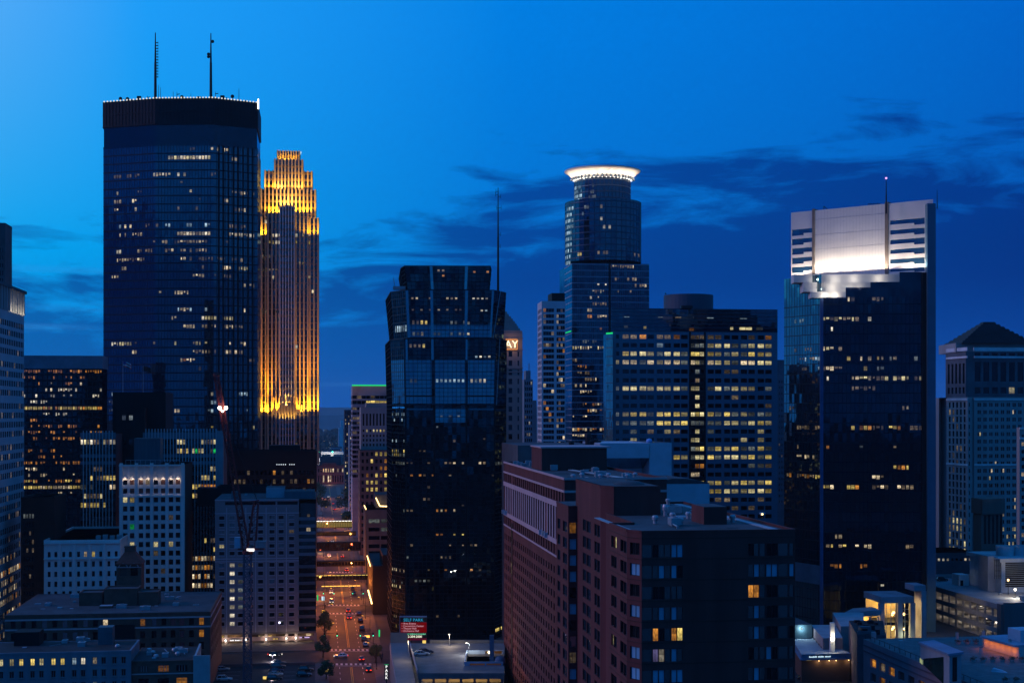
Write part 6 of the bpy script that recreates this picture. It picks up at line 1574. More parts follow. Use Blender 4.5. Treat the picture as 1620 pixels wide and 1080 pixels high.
for fs, z0, z1, segs in ((fsU, za, zb_, ((294, 909, 921, .9, 'cool'), (301, 909, 921, .9, 'cool'), (308, 909, 921, .9, 'cool'), (315, 909, 921, .9, 'cool'), (294, 930, 942, .5, 'grey'), (304, 930, 942, .6, 'grey'), (312, 930, 942, .5, 'grey'))),
                        (fsL, zc, zd, tuple((329+9.5*i, 895, 909 - i*.7, .9, 'cool') for i in range(10)) + ((330, 921, 936, .5, 'grey'), (340, 921, 928, .8, 'cool'), (350, 921, 927, .6, 'cool'), (330, 944, 962, .5, 'dim'), (349, 948, 976, .3, 'white'), (362, 955, 980, .3, 'white'), (403, 914, 921, 1, 'yellow'), (402, 928, 962, .3, 'dim'), (403, 1000, 1012, .5, 'dim')))):
    for P0, P1 in fs:
        t_ = (P1-P0).normalized(); nn = Vector((t_.y, -t_.x, 0))
        if nn.y > .1: continue
        for half in (.25, .75):
            for (y, xa, xb, d, st_) in segs:
                q = P0.lerp(P1, half) + Vector((0, 0, gz(y, Y0-r2*.6))); x, _ = topx(q)
                if xa <= x <= xb and R.random() < d: T.win(q + nn*.12, t_, (P1-P0).length*.42, 2.2, st_)
# the halo: colonnade of lamps under a wide flared ring
zr = gz(286, Y0); hal = MB()
prof = [(r1+.3, gz(287, Y0)-zr), (r1+.6, .3), (r1+2.2, 2.2), (r1+4.4, 4.3), (r1+6.4, 5.4), (r1+6.5, 6.0), (r1+5.6, 6.1), (r1+3.0, 5.2), (r1-1, 3.0)]
hal.lathe((xc, Y0, zr), prof, 56, 0, False); T.part('halo_ring', hal, pbr('white_halo_metal', (.78, .76, .72), .6, var=.04), smooth=True)
cap = MB(); cap.lathe((xc, Y0, zr-.3), [(r1+.25, 0), (r1+.25, .9), (r1-.5, 3.4)], 48, 0); T.part('cap', cap, [roofd])
for k in range(22):
    a = math.pi + math.pi*(k+.5)/22; q = Vector((xc+(r1+1.0)*math.cos(a), Y0+(r1+1.0)*math.sin(a), zr+.2))
    b_ = MB(); b_.ball((q.x, q.y, q.z), .28, 6); b_.bar((q.x, q.y, q.z-.5), (q.x-1.0*math.cos(a), q.y-1.0*math.sin(a), q.z-.7), .2); T.part('halo_lamp', b_, G_led)
    b_ = MB(); b_.lathe((q.x+.9*math.cos(a+.07), q.y+.9*math.sin(a+.07), zr-.4), [(.85, 0), (.95, .6), (.5, 1.5), (.1, 1.7)], 8); T.part('halo_bracket', b_, mullb)
    if k % 2 == 0: lamp('halo_light', (xc+(r1+4.0)*math.cos(a), Y0+(r1+4.0)*math.sin(a), zr+.4), 1000, (1, .78, .58), size=.5)
# square shaft below
A = fl(905, Y0-32); B_ = along(A, V, 1027); A9 = fl(893.5, Y0-4); z1 = gz(416, Y0-32); L = (B_-A).length; p = [A, B_, B_+U*50, A9+U*20, A9]
g = MB(); m_ = MB(); fh = 9.6/F*Y0; n = round(L/1.6)
T.glaze(g, A, B_, 0, z1, L/n, fh); T.glaze(g, A9, A, 0, z1, 1.6, fh); T.glaze(g, p[1], p[2], 0, z1, 1.6, fh); T.glaze(g, p[3], p[4], 0, z1, 1.6, fh); g.face([(q.x, q.y, z1) for q in p], 1); T.part('shaft', g, [gc, roofd])
zs = [z1 - .6 - i*fh for i in range(int(z1/fh))]; T.bars(m_, A, B_, zs, [], 0, z1, .5, .1); T.bars(m_, A9, A, zs, [], 0, z1, .6, .1)
T.part('floor_line', m_, pbr('mauve_band', (.28, .28, .36), .5))
m_ = MB(); T.bars(m_, A, B_, [], [i*L/36 for i in range(37)], 0, z1, .2, .06); q_ = (along(A, V, 964.5)-A).length; T.bars(m_, A, B_, [], [q_], 0, z1, 1.1, .3, 0, 1.2); T.part('shaft_mullion', m_, mull)
CS = [(422, 920, 930, .4, 'dim'), (422, 950, 1005, .5, ('dim', 'warm')), (444, 968, 1022, .4, ('dim', 'warm')), (454, 944, 962, .4, 'white'), (454, 993, 1024, .5, ('warm', 'dim')), (463, 938, 962, .8, ('white', 'dim')), (463, 975, 1000, .3, 'dim'), (474, 926, 958, .5, ('white', 'warm')), (484, 938, 960, .8, 'dim'), (494, 930, 936, 1, 'warm'), (503, 930, 936, 1, 'amber'), (503, 944, 962, .5, 'warm'), (525, 946, 954, .8, 'amber'), (536, 916, 960, .3, 'grey'), (546, 906, 960, .85, ('warm', 'cream')), (566, 906, 925, .3, 'dim'), (577, 914, 930, .7, 'amber'), (587, 905, 958, .2, 'dim'), (598, 925, 960, .6, ('warm', 'dim')), (608, 905, 960, .3, ('warm', 'dim')), (619, 917, 935, .8, 'warm'), (640, 905, 960, .35, ('warm', 'amber', 'dim')), (650, 905, 960, .4, ('warm', 'amber')), (661, 905, 930, .5, 'warm'), (681, 905, 960, .7, ('amber', 'warm')), (692, 905, 925, .8, 'warm')]
T.lights(A, B_, 0, z1, L/n, fh, CS, .8, .5, .12)
gl = MB(); gl.obox(A9 + (A-A9)*.06 + Vector((0, 0, gz(526, Y0-18))) - V*.3, (A-A9)*.85, -U*.2, (0, 0, .7)); T.part('green_strip', gl, G_green); T.finish()

# ================================================================ BLUE OFFICE BLOCK WITH LIT FLOORS
Y0 = 620; A = fl(968, Y0); B_ = along(A, V, 1230); L = (B_-A).length; z1 = gz(487, Y0); t1 = gz(524, Y0)
T = Bld('office_building', (A.x, A.y), 'broad blue office block with whole lit floors and a round drum on its roof'); T.vis = (960, 1230, 485, 820)
sp = [(974.5, 979.5)] + [(950+a/4, 950+b_/4) for a, b_ in ((140,180),(190,230),(248,290),(297,338),(357,397),(405,445),(463,503),(510,552),(571,598),(600,627),(630,656),(678,718),(725,765),(783,820),(830,873),(888,928),(936,977),(995,1035),(1043,1083))]
cs = cols_px(A, V, sp); ys = [532, 545.5, 559, 572.5, 587, 601, 614, 628, 641.5, 655, 669, 682.5, 696, 710, 723.5, 737.5, 751, 764.5, 778, 791.5, 805] + [818.5+13.6*i for i in range(8)]
LR = [(532, 974, 1230, .5, ('dim', 'amber', 'dim')), (545.5, 1090, 1222, 1, ('cream', 'cream', 'grey')), (545.5, 1038, 1052, 1, 'cool'), (559, 985, 1222, 1, ('cream', 'cream', 'yellow', 'grey')), (572.5, 974, 1222, 1, ('cream', 'warm', 'cream', 'grey')), (587, 1090, 1112, .6, 'grey'), (587, 1040, 1222, .2, 'dim'), (601, 1096, 1104, 1, 'dim'), (614, 974, 1222, .97, ('cream', 'grey', 'cream')), (628, 1096, 1106, 1, 'cream'), (628, 1000, 1222, .08, 'dim'), (641.5, 1096, 1106, 1, 'cream'), (641.5, 1140, 1222, .2, 'dim'),
      (655, 974, 1222, .97, ('cream', 'grey', 'grey', 'yellow')), (669, 974, 1222, 1, ('cream', 'yellow', 'grey')), (682.5, 985, 1222, .35, ('dim', 'grey', 'cream')), (682.5, 1096, 1106, 1, 'cream'), (696, 985, 1222, .3, ('dim', 'cream')), (696, 1094, 1108, 1, 'cream'), (710, 1090, 1222, 1, ('cream', 'yellow', 'grey')), (723.5, 1060, 1222, 1, ('cream', 'grey', 'yellow')), (737.5, 1090, 1114, .9, 'amber'), (737.5, 1120, 1222, .4, ('dim', 'grey')), (751, 1094, 1106, 1, 'warm'), (764.5, 1060, 1222, 1, ('cream', 'grey', 'yellow')), (778, 1060, 1222, 1, ('cream', 'cream', 'yellow')), (791.5, 1120, 1222, .35, ('dim', 'warm')), (805, 1120, 1222, .06, 'dim')]
w = MB(); wallm = pbr('blue_office_wall', (.10, .17, .25), .45, var=.12, spec=.5)
T.wall(w, A, B_, 0, t1, cs, [(gz(y+3.4, Y0), gz(y-3.2, Y0)) for y in ys], lit_rows(LR, 5), .35)
p = rect(A, B_, 45); p[3] = fl(970, Y0+45); w.prism(p, 0, t1, 0, 1, sides=(1, 2, 3)); T.part('wall', w, [wallm, roofd])
g = MB(); q_ = [q + V*.01 for q in p]; T.glaze(g, A, B_, t1, z1, 1.6, 3.8); g.prism(p, t1, z1, 0, 1, sides=(1, 2, 3)); g.face([(q.x, q.y, z1) for q in p], 1); T.part('attic_glass', g, [glass('attic_glass', (.5, .65, .85), .18, (.006, .01, .018)), roofd])
m_ = MB(); T.bars(m_, A, B_, [gz(y, Y0) for y in (488, 493, 499, 505, 511, 517, 523.5)], [], t1-1, z1, .3, .1); T.part('attic_line', m_, mullb)
dk = MB(); a0, a1 = (along(A, V, 1091.5)-A).length, (along(A, V, 1115)-A).length
for s_ in (a0, a1): T.bars(dk, A, B_, [], [s_], 0, t1, .5, .25, 0, .8)
for i, (b0, b1) in enumerate(zip(ys, ys[1:])): q = A + V*(a0+.3) - U*.1; dk.obox((q.x, q.y, gz(b1-3.3, Y0)), V*(a1-a0-.6), U*.12, (0, 0, gz(b0+3.6, Y0)-gz(b1-3.3, Y0)))
T.part('stair_bay', dk, black)
for (xa, xb, y, st_) in ((987, 996, 501, 'cool'), (1041, 1049, 501, 'grey'), (1068, 1078, 501, 'dim'), (1118, 1129, 501.5, 'cool'), (1170, 1182, 502, 'cool'), (987, 993, 516.5, 'grey'), (1018, 1022.5, 517.5, 'yellow'), (1090, 1098, 520, 'amber'), (1155, 1160, 518, 'cream'), (1169, 1190, 518, 'cream'), (1196, 1207, 518, 'grey')):
    q = along(A, V, (xa+xb)/2) - U*.1; q.z = gz(y, Y0); T.win(q, V, (xb-xa)/F*Y0, (1.5 if y < 505 else 4.5)/F*Y0, st_)
d_ = MB(); Yd = Y0+26; d_.lathe((gx(1089, Yd), Yd, z1), [(39/F*Yd, 0), (39/F*Yd, gz(467.5, Yd)-z1)], 36, 0); T.part('roof_drum', d_, pbr('drum_panels', (.05, .08, .12), .6, var=.1, scale=.3, streak=True))
d_ = MB(); q = fl(1053, Yd-6); d_.tube((q.x, q.y, gz(467.5, Yd)), (q.x, q.y, gz(465, Yd)), .3); d_.box(gx(1078, Y0+2), gx(1096, Y0+2), Y0+2, Y0+6, z1, z1+1.2); T.part('roof_unit', d_, darkm); T.finish()
Y9 = 612; A = fl(959, Y9+4); B_ = fl(969.5, Y9); z9 = gz(528, Y9); T = Bld('glass_shaft', (A.x, A.y), 'narrow teal glass shaft topped by a green light, left of the blue office block'); T.vis = (955, 970, 525, 700)
g = MB(); p = [A, B_, B_+U*6, A+U*6]; T.glaze(g, A, B_, 0, z9, .8, 3.8); T.glaze(g, p[3], p[0], 0, z9, .8, 3.8); g.prism(p, 0, z9, 0, 0, sides=(1, 2)); T.part('glass_wall', g, glass('shaft_glass', (.6, .85, .9), .38, (.01, .02, .03)))
m_ = MB(); T.bars(m_, A, B_, [z9-2-i*3.8 for i in range(30)], [], 0, z9, .3, .08); T.part('floor_line', m_, mullb); gl = MB(); gl.obox(A + Vector((0, 0, z9)) - U*.1, B_-A, U*.4, (0, 0, .7)); T.part('green_strip', gl, G_green); T.finish()
T, A, B_, z1, p = plain('office_tower', 'sliver of a mauve tower between the blue office block and the floodlit tower', 1226, 1252, 720, 569, 20, pbr('mauve_wall', (.16, .13, .17), .8), None, (6, .4, [604+9*i for i in range(22)], 4, rnd(.04, 'dim')), vis=(1228, 1241, 560, 800)); T.finish()
# ================================================================ FLOODLIT TOWER ON THE RIGHT
Y0 = 520
T = Bld('skyscraper', (gx(1360, Y0), Y0), 'dark glass tower with a floodlit white stone crown, terraces and a thin mast'); T.vis = (1240, 1482, 320, 990)
E0, E1, E2 = fl(1240.5, 539.3), fl(1299.5, Y0), fl(1459, Y0-2); E3 = fl(1466, Y0+4)
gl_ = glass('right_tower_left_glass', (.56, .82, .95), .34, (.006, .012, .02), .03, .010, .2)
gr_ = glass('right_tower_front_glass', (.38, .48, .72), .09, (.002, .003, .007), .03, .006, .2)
zTl = gz(440, 535); zF = gz(470, Y0); zS = gz(431, Y0); back = [fl(1470, 560), fl(1250, 585)]
fh = 15.6/F*Y0*.5*2; g = MB()
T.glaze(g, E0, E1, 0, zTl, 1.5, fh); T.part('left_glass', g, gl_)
g = MB(); T.glaze(g, E1, E2, 0, zF, 1.5, fh); g.prism([E2, E3 + (back[0]-E3), back[1], E0], 0, zF, 0, 0, sides=(0, 1, 2), top=False)
# the front rises in steps to the right
stepx = [(1338, 470, 455), (1377, 455, 446.5), (1423, 446.5, 431)]
for k, (xa, yb, yt) in enumerate(stepx):
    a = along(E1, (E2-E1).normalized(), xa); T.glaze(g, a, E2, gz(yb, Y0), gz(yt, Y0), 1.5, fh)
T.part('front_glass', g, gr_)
white = pbr('white_stone_panels', (.60, .58, .55), .75, var=.07, scale=.12)
dn = (E2-E1).normalized(); nin = Vector((-dn.y, dn.x, 0))
tr = MB()
# three stone terraces stepping back and up
for k, (xa, xb, xw, yb, yt, inset_) in enumerate(((1283, 1338, 1286, 471, 461.5, .0), (1271, 1377, 1271, 461.5, 446.5, 2.2), (1256, 1423, 1256, 446.5, 432, 4.4))):
    a = along(E1 + nin*inset_, dn, xa); b_ = along(E1 + nin*inset_, dn, xb); z0, z1 = gz(yb, Y0+inset_), gz(yt, Y0+inset_)
    if k == 2: z1 = gz(434, Y0+4)
    tr.obox((a.x, a.y, z0), b_-a, nin*(12-inset_), (0, 0, z1-z0))
T.part('terrace', tr, white)
dd = MB(); dd.face([(q.x, q.y, zF-.05) for q in (E1, E2, back[0], back[1], E0)]); T.part('roof_deck', dd, roofm)
# crown slab: runs back to the left, its top edge climbing to the right
K0, K1 = fl(1251.5, 552), fl(1470, 512+6); kd = (K1-K0).normalized(); kn = Vector((kd.y, -kd.x, 0)); zb_ = gz(440, 535)-6
zk = gz(336.5, 552)
zk1 = zk
def kp(px): return along(K0, kd, px)
cr = MB(); 
def slab(px0, px1, zb, zt, dout=0.0, th=2.5, mb=None, m=0):
    a, b_ = kp(px0) + kn*dout, kp(px1) + kn*dout; (mb or cr).obox((a.x, a.y, zb), b_-a, -kn*(th+dout), (0, 0, zt-zb), m)
slab(1289, 1400, zb_, zk)                                      # solid middle panel
wl = MB(); rowsz = lambda ys, Yq: [(gz(b, Yq), gz(a, Yq)) for a, b in ys]
Yl, Yr = 547, 524
a, b_ = kp(1251.5), kp(1288.5)
LW = [(361, 371), (376, 386), (391, 401), (406, 416), (421, 430)]
T.wall(wl, a, b_, zb_, zk, [((kp(1252.5)-a).length, (kp(1286.5)-a).length)], rowsz(LW, Yl), lambda c, r, x, y: 'dark', .4)
T.part('crown_wing', wl, white); wl = MB(); a2, b2 = kp(1405.5), kp(1476)
RW = [(347, 357), (362.5, 372.5), (378, 388), (393.5, 403), (409, 419), (424.5, 431)]
T.wall(wl, a2, b2, zb_, zk, [((kp(1408)-a2).length, (kp(1463)-a2).length)], rowsz(RW, Yr), lambda c, r, x, y: 'dark', .4)
T.wins = []                                                    # these long openings get sky-blue strip panes instead
T.part('crown_wing', wl, white)
stripg = glass('crown_strip_glass', (.6, .85, .95), .30, (.015, .05, .08), .05)
for ys, (xa, xb), Yq in ((LW, (1252.5, 1286.5), Yl), (RW, (1408, 1463), Yr)):
    for (ya, yb) in ys:
        st = MB(); a, b_ = kp(xa) - kn*.3, kp(xb) - kn*.3; L = (b_-a).length; z0, z1 = gz(yb, Yq), gz(ya, Yq)
        st.face([(a.x, a.y, z0), (b_.x, b_.y, z0), (b_.x, b_.y, z1), (a.x, a.y, z1)], 0, [(0, 0), (L/1.5, 0), (L/1.5, 1), (0, 1)])
        f0, f1 = (kp(xa+19), kp(xb)) if xb < 1300 else (kp(xa), kp(xa+38)); f0 = f0 + kn*.05; f1 = f1 + kn*.05      # stone infill stepping up half the strip
        st.obox((f0.x, f0.y, z0), f1-f0, -kn*.3, (0, 0, (z1-z0)*.30), 1); T.part('strip_window', st, [stripg, white])
T.part('crown_panel', cr, white)
bk = MB(); a, b_ = kp(1251.5) - kn*2.6, kp(1450) - kn*2.6; bk.obox((a.x, a.y, zb_), b_-a, -kn*6, (0, 0, zk-zb_-1.5)); T.part('crown_core', bk, conc_d)
rb = MB()
for px, w_ in ((1287.2, 1.0), (1403, 1.3)):
    a = kp(px); rb.obox(a - kd*w_/2 + kn*.35 + Vector((0, 0, zb_)), kd*w_, -kn*3, (0, 0, zk-zb_+.6))
T.part('crown_fin', rb, pbr('crown_fin_stone', (.16, .13, .11), .8))
pj = MB(); z = zk - 6
for z in (zk-3.6, zk-9.5, zk-15): slab(1289.3, 1399.5, z, z+.08, .035, .01, pj)
for i in range(1, 22): px = 1289+111*i/22; slab(px, px+.22, zb_, zk-.1, .025, .01, pj)
T.part('panel_joint', pj, stone_g)
# crown lit by floods on the terraces
WHT = (1, .84, .66)
for px in (1296, 1318, 1340, 1362, 1384, 1402):
    q = kp(px) + kn*3.2; lamp('crown_flood', (q.x, q.y, gz(434.5, 545)+.5), 2900, WHT, 'SPOT', .4, (q.x-kn.x*2.4, q.y-kn.y*2.4, q.z+gz(436, 545)+17), 168, .25)
for px in (1266, 1440, 1462): q = kp(px) + kn*3.2; lamp('crown_flood', (q.x, q.y, gz(433, 535)+.5), 2300, WHT, 'SPOT', .4, (q.x-kn.x*2.4, q.y-kn.y*2.4, gz(433, 535)+17), 168, .25)
for px, y, ins in ((1292, 442, 2.0), (1322, 441, 2.0), (1352, 440, 2.0), (1392, 440, 2.0), (1298, 457, 0), (1318, 456, 0), (1345, 456, 0), (1360, 457, 0), (1306, 467, -1.5), (1322, 467, -1.5)):
    q = along(E1 + nin*ins, dn, px); lamp('terrace_light', (q.x, q.y, gz(y, q.y)), 300, (1, .9, .76), size=.3)
# corner pylons and the thin mast
for (px, Yq, wd, yt) in ((1300, Y0-.3, 1.1, 472), ):
    py_ = MB(); q = fl(px, Yq); py_.cbox((q.x, q.y+.4, 0), wd, 1.4, gz(yt, Yq), 0, dn); T.part('corner_pier', py_, pbr('corner_metal', (.06, .10, .22), .4, metal=.3))
py_ = MB(); q = fl(1474, 516); py_.cbox((q.x, q.y+3, 0), 3.0, 7, gz(322, 516), 0, dn); T.part('end_pylon', py_, pbr('end_pylon_metal', (.06, .14, .21), .35, metal=.3, var=.1))
py_ = MB(); q = fl(1463, 517.5); py_.cbox((q.x, q.y+1.5, 0), 1.8, 4, gz(431, 517.5), 0, dn); T.part('dark_return', py_, black)
m_ = MB()
zz = fh
while zz < zF: 
    a, b_ = E1, E2; m_.obox(a - nin*.08 + Vector((0, 0, zz-.12)), b_-a, nin*.1, (0, 0, .24)); m_.obox(E0 + Vector((0, 0, zz-.12)) - Vector(((E1-E0).normalized().y, -(E1-E0).normalized().x, 0))*-.08, E1-E0, Vector((.05, .05, 0)), (0, 0, .24)); zz += fh
n = round((E2-E1).length/1.5); T.bars(m_, E1, E2, [], [i*(E2-E1).length/n for i in range(n+1)], 0, zF, .1, .05); n = round((E1-E0).length/1.5); T.bars(m_, E0, E1, [], [i*(E1-E0).length/n for i in range(n+1)], 0, zTl, .12, .05)
T.part('mullion', m_, mull)
L = (E2-E1).length; n = round(L/1.5)
RT = [(474, 1338, 1352, .7, ('dim', 'warm')), (474, 1378, 1398, .7, 'dim'), (506, 1301, 1362, .88, ('cream', 'warm', 'dim')), (507, 1373, 1376, 1, 'white'), (507, 1413, 1440, .35, 'white'), (523, 1305, 1322, .4, 'white'), (523, 1355, 1362, .7, 'dim'), (523, 1383, 1388, 1, 'white'), (523, 1408, 1418, .6, 'dim'), (554, 1301, 1334, .85, ('warm', 'cream', 'dim')), (555, 1440, 1448, .4, 'dim'), (570, 1301, 1316, .7, ('warm', 'dim')), (570, 1322, 1335, .6, 'grey'), (570, 1339, 1354, .8, 'yellow'), (570, 1361, 1366, .8, 'warm'), (570, 1374, 1378, 1, 'warm'), (570, 1384, 1400, .9, ('yellow', 'warm')), (570, 1403, 1420, .8, ('grey', 'warm')), (571, 1430, 1450, .6, 'grey'),
      (586, 1301, 1320, .9, ('warm', 'dim')), (586, 1322, 1335, .9, 'dim'), (586, 1364, 1371, 1, 'yellow'), (586, 1380, 1400, .4, 'grey'), (602, 1306, 1320, .5, 'white'), (602, 1322, 1338, .8, ('dim', 'violet')), (602, 1345, 1377, .9, ('cream', 'warm')), (602, 1379, 1396, .8, ('warm', 'dim')), (602, 1402, 1408, 1, 'cream'), (602, 1413, 1460, .4, ('cream', 'dim')), (620, 1340, 1400, .3, 'dim'), (651, 1310, 1334, .4, 'dim'), (651, 1394, 1462, .25, ('dim', 'warm')), (683, 1345, 1352, 1, 'yellow'), (683, 1357, 1378, .95, ('yellow', 'amber')), (683, 1382, 1401, .9, ('amber', 'dim')), (683, 1403, 1424, .9, ('yellow', 'amber')), (683, 1440, 1462, .8, 'dim'), (700, 1305, 1316, .9, 'amber'), (700, 1323, 1345, .35, 'warm'), (700, 1357, 1378, .3, 'grey'), (700, 1445, 1455, .9, 'yellow'),
      (715, 1323, 1343, .35, 'warm'), (715, 1357, 1368, .95, 'yellow'), (715, 1372, 1420, .3, 'dim'), (715, 1443, 1458, .95, ('yellow', 'amber')), (732, 1305, 1345, .35, 'dim'), (732, 1357, 1400, .3, ('dim', 'grey')), (732, 1414, 1442, .9, ('amber', 'yellow')), (748, 1381, 1402, .9, ('warm', 'dim')), (764, 1301, 1322, .9, ('warm', 'yellow')), (764, 1323, 1342, .9, ('yellow', 'amber')), (764, 1342, 1358, .95, ('amber', 'yellow')), (764, 1358, 1380, .8, ('amber', 'dim')), (764, 1381, 1408, .8, ('warm', 'dim')), (764, 1420, 1445, .8, ('dim', 'warm')), (846, 1317, 1330, .7, 'warm'), (862, 1305, 1336, .6, ('dim', 'yellow')), (862, 1355, 1382, .8, ('dim', 'warm')), (862, 1388, 1445, .15, 'dim'), (895, 1313, 1330, .5, 'amber'), (895, 1350, 1378, .7, ('dim', 'amber')), (920, 1392, 1402, .5, 'white'), (960, 1340, 1385, .3, 'dim')]
T.lights(E1, E2, 0, zF + 20, L/n, fh, [(y, xa, xb, d, s_) for (y, xa, xb, d, s_) in RT], .82, .42, .06)
LT = [(509, 1255, 1262, .5, 'cool'), (511, 1265, 1273, .8, 'cool'), (557, 1255, 1298, .3, 'dim'), (573, 1266, 1298, .6, ('cool', 'dim')), (588, 1266, 1298, .5, ('cool', 'dim')), (652, 1241, 1256, .6, 'dim'), (683, 1258, 1298, .7, 'dim'), (712, 1246, 1290, .4, 'dim'), (728, 1258, 1290, .3, 'warm'), (748, 1290, 1298, .7, 'yellow'), (760, 1245, 1298, .8, ('amber', 'dim')), (862, 1280, 1298, .8, 'amber')]
T.lights(E0, E1, 0, zTl, 1.5, fh, LT, .82, .4, .06)
bs = MB()                                                      # podium bands at its foot
a = E0 - nin*.2; ln_ = (E1-E0).normalized(); ll = (E1-E0).length; bs.obox(E0 + Vector((0, 0, gz(917, 535))) - ln_.cross(Vector((0, 0, 1)))*-.1, ln_*ll, Vector((-.3, .3, 0)), (0, 0, 7.0)); T.part('podium_band', bs, pbr('podium_stone', (.10, .11, .15), .7)); T.finish()
o = mast('antenna_mast', 1402, 524, 338, 283, .32, 'thin mast with a violet beacon on the floodlit white crown'); b_ = MB(); b_.ball(pt(1402, 282, 524), .42, 8); b_.build('beacon', G_violet, o)
for px, y, lab in ((1296, 331, 'small aerial frame on the left of the floodlit crown'), (1376, 325, 'wide aerial frame in the middle of the floodlit crown'), (1476, 313, 'thin spike at the right end of the floodlit crown')):
    a = kp(px) - kn*4; s_ = MB()
    if px < 1300: s_.bar((a.x, a.y, zk-1.5), (a.x, a.y, zk+1.9), .25); s_.bar((a.x, a.y, zk+1.9), (a.x+1.8, a.y, zk+.4), .25); s_.bar((a.x+1.8, a.y, zk+.4), (a.x+1.8, a.y, zk-1.5), .2)
    elif px < 1400:
        for k in range(7): s_.bar((a.x-2.2+k*.7, a.y, zk-1.6), (a.x-2.2+k*.7, a.y, zk+1.1+.3*(k % 2)), .16)
        s_.bar((a.x-2.4, a.y, zk+.9), (a.x+2.4, a.y, zk+.9), .2)
    else: s_.tube((a.x, a.y, zk-3), (a.x, a.y, zk+4), .22, .05)
    tag(s_.build('roof_aerial', darkm, origin=(a.x, a.y, zk)), lab, 'aerial')

# ================================================================ PYRAMID-ROOFED BUILDING, FAR RIGHT
Y0 = 640; A = fl(1541, Y0); B_ = along(A, V, 1640); z1 = gz(556, Y0); z2 = gz(628, Y0); 
T = Bld('office_tower', (A.x, A.y), 'pale stone tower with a dark stepped pyramid roof at the far right'); T.vis = (1497, 1620, 505, 880)
L = (B_-A).length; w = MB(); gs = 10.3
spn = []; x = 1546.5
while x < 1630: spn += [(x, x+2.4), (x+3.0, x+5.4)]; x += 9.2
T.wall(w, A, B_, 0, z2, cols_px(A, V, spn), [(gz(640+11.6*i+3, Y0), gz(640+11.6*i-3, Y0)) for i in range(24)], lambda c, r, x, y: 'cream' if (y > 835 and R.random() < .5) else (R.choice(('warm', 'cream')) if R.random() < .06 else 'dark'), .3)
w.prism(rect(A, B_, 40), 0, z2, 0, 1, sides=(1, 2, 3)); w.face([(q.x, q.y, z2) for q in rect(A, B_, 40)], 1); T.part('wall', w, [stone_g, roofd])
w = MB(); A2 = fl(1497.5, Y0+18); B2 = fl(1531, Y0-1); L2 = (B2-A2).length
T.wall(w, A2, B2, 0, z2, cols_n(L2, 5, .5, 1.2), [(gz(640+11.6*i+4.4, Y0), gz(640+11.6*i-4.4, Y0)) for i in range(24)], lambda c, r, x, y: 'cream' if (y > 815 and R.random() < .5) else ('dim' if R.random() < .1 else 'dark'), .35)
T.wall(w, B2, A + U*1.0, 0, z2, [(.8, 1.6)], [(gz(640+11.6*i+3, Y0), gz(640+11.6*i-3, Y0)) for i in range(24)], None, .3)
w.prism([A2, B2, B2+U*30, fl(1501, Y0+46)], 0, z2, 0, 1, sides=(2, 3)); T.part('corner_wall', w, stone_g)
# upper stage with tall glass bays
w = MB(); C_ = fl(1540, Y0+2); D_ = along(C_, V, 1640); Lc = (D_-C_).length
T.wall(w, C_, D_, z2, z1, [(.6+i*4.1, .6+i*4.1+2.8) for i in range(7)], [(gz(622, Y0), gz(612, Y0)), (gz(603, Y0), gz(572, Y0)), (gz(564, Y0), gz(557.5, Y0))], lambda c, r, x, y: 'cream' if r == 0 and R.random() < .4 else 'dark', .4)
T.wall(w, A2+U*1, B2+U*2, z2, z1, cols_n((B2-A2).length, 5, .5, 1.2), [(gz(622, Y0), gz(612, Y0)), (gz(606, Y0), gz(574, Y0))], None, .4); q0 = B2+U*2
w.face([(q0.x, q0.y, z2), (C_.x, C_.y, z2), (C_.x, C_.y, z1), (q0.x, q0.y, z1)]); pf = [A2+U*1, q0, C_, D_, D_+U*30, fl(1501, Y0+50)]; w.face([(q.x, q.y, z1) for q in pf], 1); w.prism([D_, D_+U*30, fl(1501, Y0+50), A2+U*1], z2, z1, 0, 0, sides=(0, 1, 2), top=False); T.part('upper_wall', w, [pbr('dark_stone', (.10, .12, .15), .8), roofd])
bd_ = MB(); pale = pbr('pale_stone_band', (.6, .64, .68), .7)
for y in (564.5, 631.5, 735): 
    T.bars(bd_, A2, B2, [gz(y, Y0)], [], 0, z1, .9, .35); T.bars(bd_, A, B_, [gz(y, Y0)], [], 0, z1, .9, .35)
T.bars(bd_, A2, B2, [gz(552, Y0)], [], 0, z1+5, 1.6, .35); T.bars(bd_, C_, D_, [gz(552, Y0)], [], 0, z1+5, 1.6, .35)
T.part('stone_band', bd_, pale)
at = MB(); cx, cy = gx(1566, Y0+16), Y0+19; hw = (gx(1632, Y0+16)-cx); at.box(gx(1508, Y0+12), gx(1630, Y0+12), Y0+8, Y0+34, z1, gz(541, Y0)); T.part('attic', at, stone_g)
pyr = MB(); y = 541.5; n = 9
for k in range(n):
    f = 1-k/n; hx = (gx(1616, Y0)-gx(1565, Y0))*f + gx(1570, Y0)-gx(1565, Y0); pyr.box(cx-hx, cx+hx, cy-hx*.85, cy+hx*.85, gz(541.5-k*4, Y0), gz(541.5-k*4-2.6, Y0)); hx2 = hx-.35; pyr.box(cx-hx2, cx+hx2, cy-hx2*.85, cy+hx2*.85, gz(541.5-k*4-2.6, Y0), gz(541.5-k*4-4, Y0))
T.part('pyramid_roof', pyr, pbr('pyramid_slate', (.035, .04, .05), .5, metal=.2)); T.finish()
T, A, B_, z1, p = plain('office_building', 'bluish block behind the bases of the pyramid-roofed tower at the right edge', 1613, 1640, 600, 676, 2.5, stone_g, None, (3, .5, [690+12*i for i in range(16)], 6, rnd(.1, 'warm')), vis=(1610, 1620, 670, 880)); 
b9 = MB(); T.bars(b9, A, B_, [z1-.3, z1-4.5], [], 0, z1+.5, .8, .3); T.part('stone_band', b9, MATS['pale_stone_band']); T.finish()
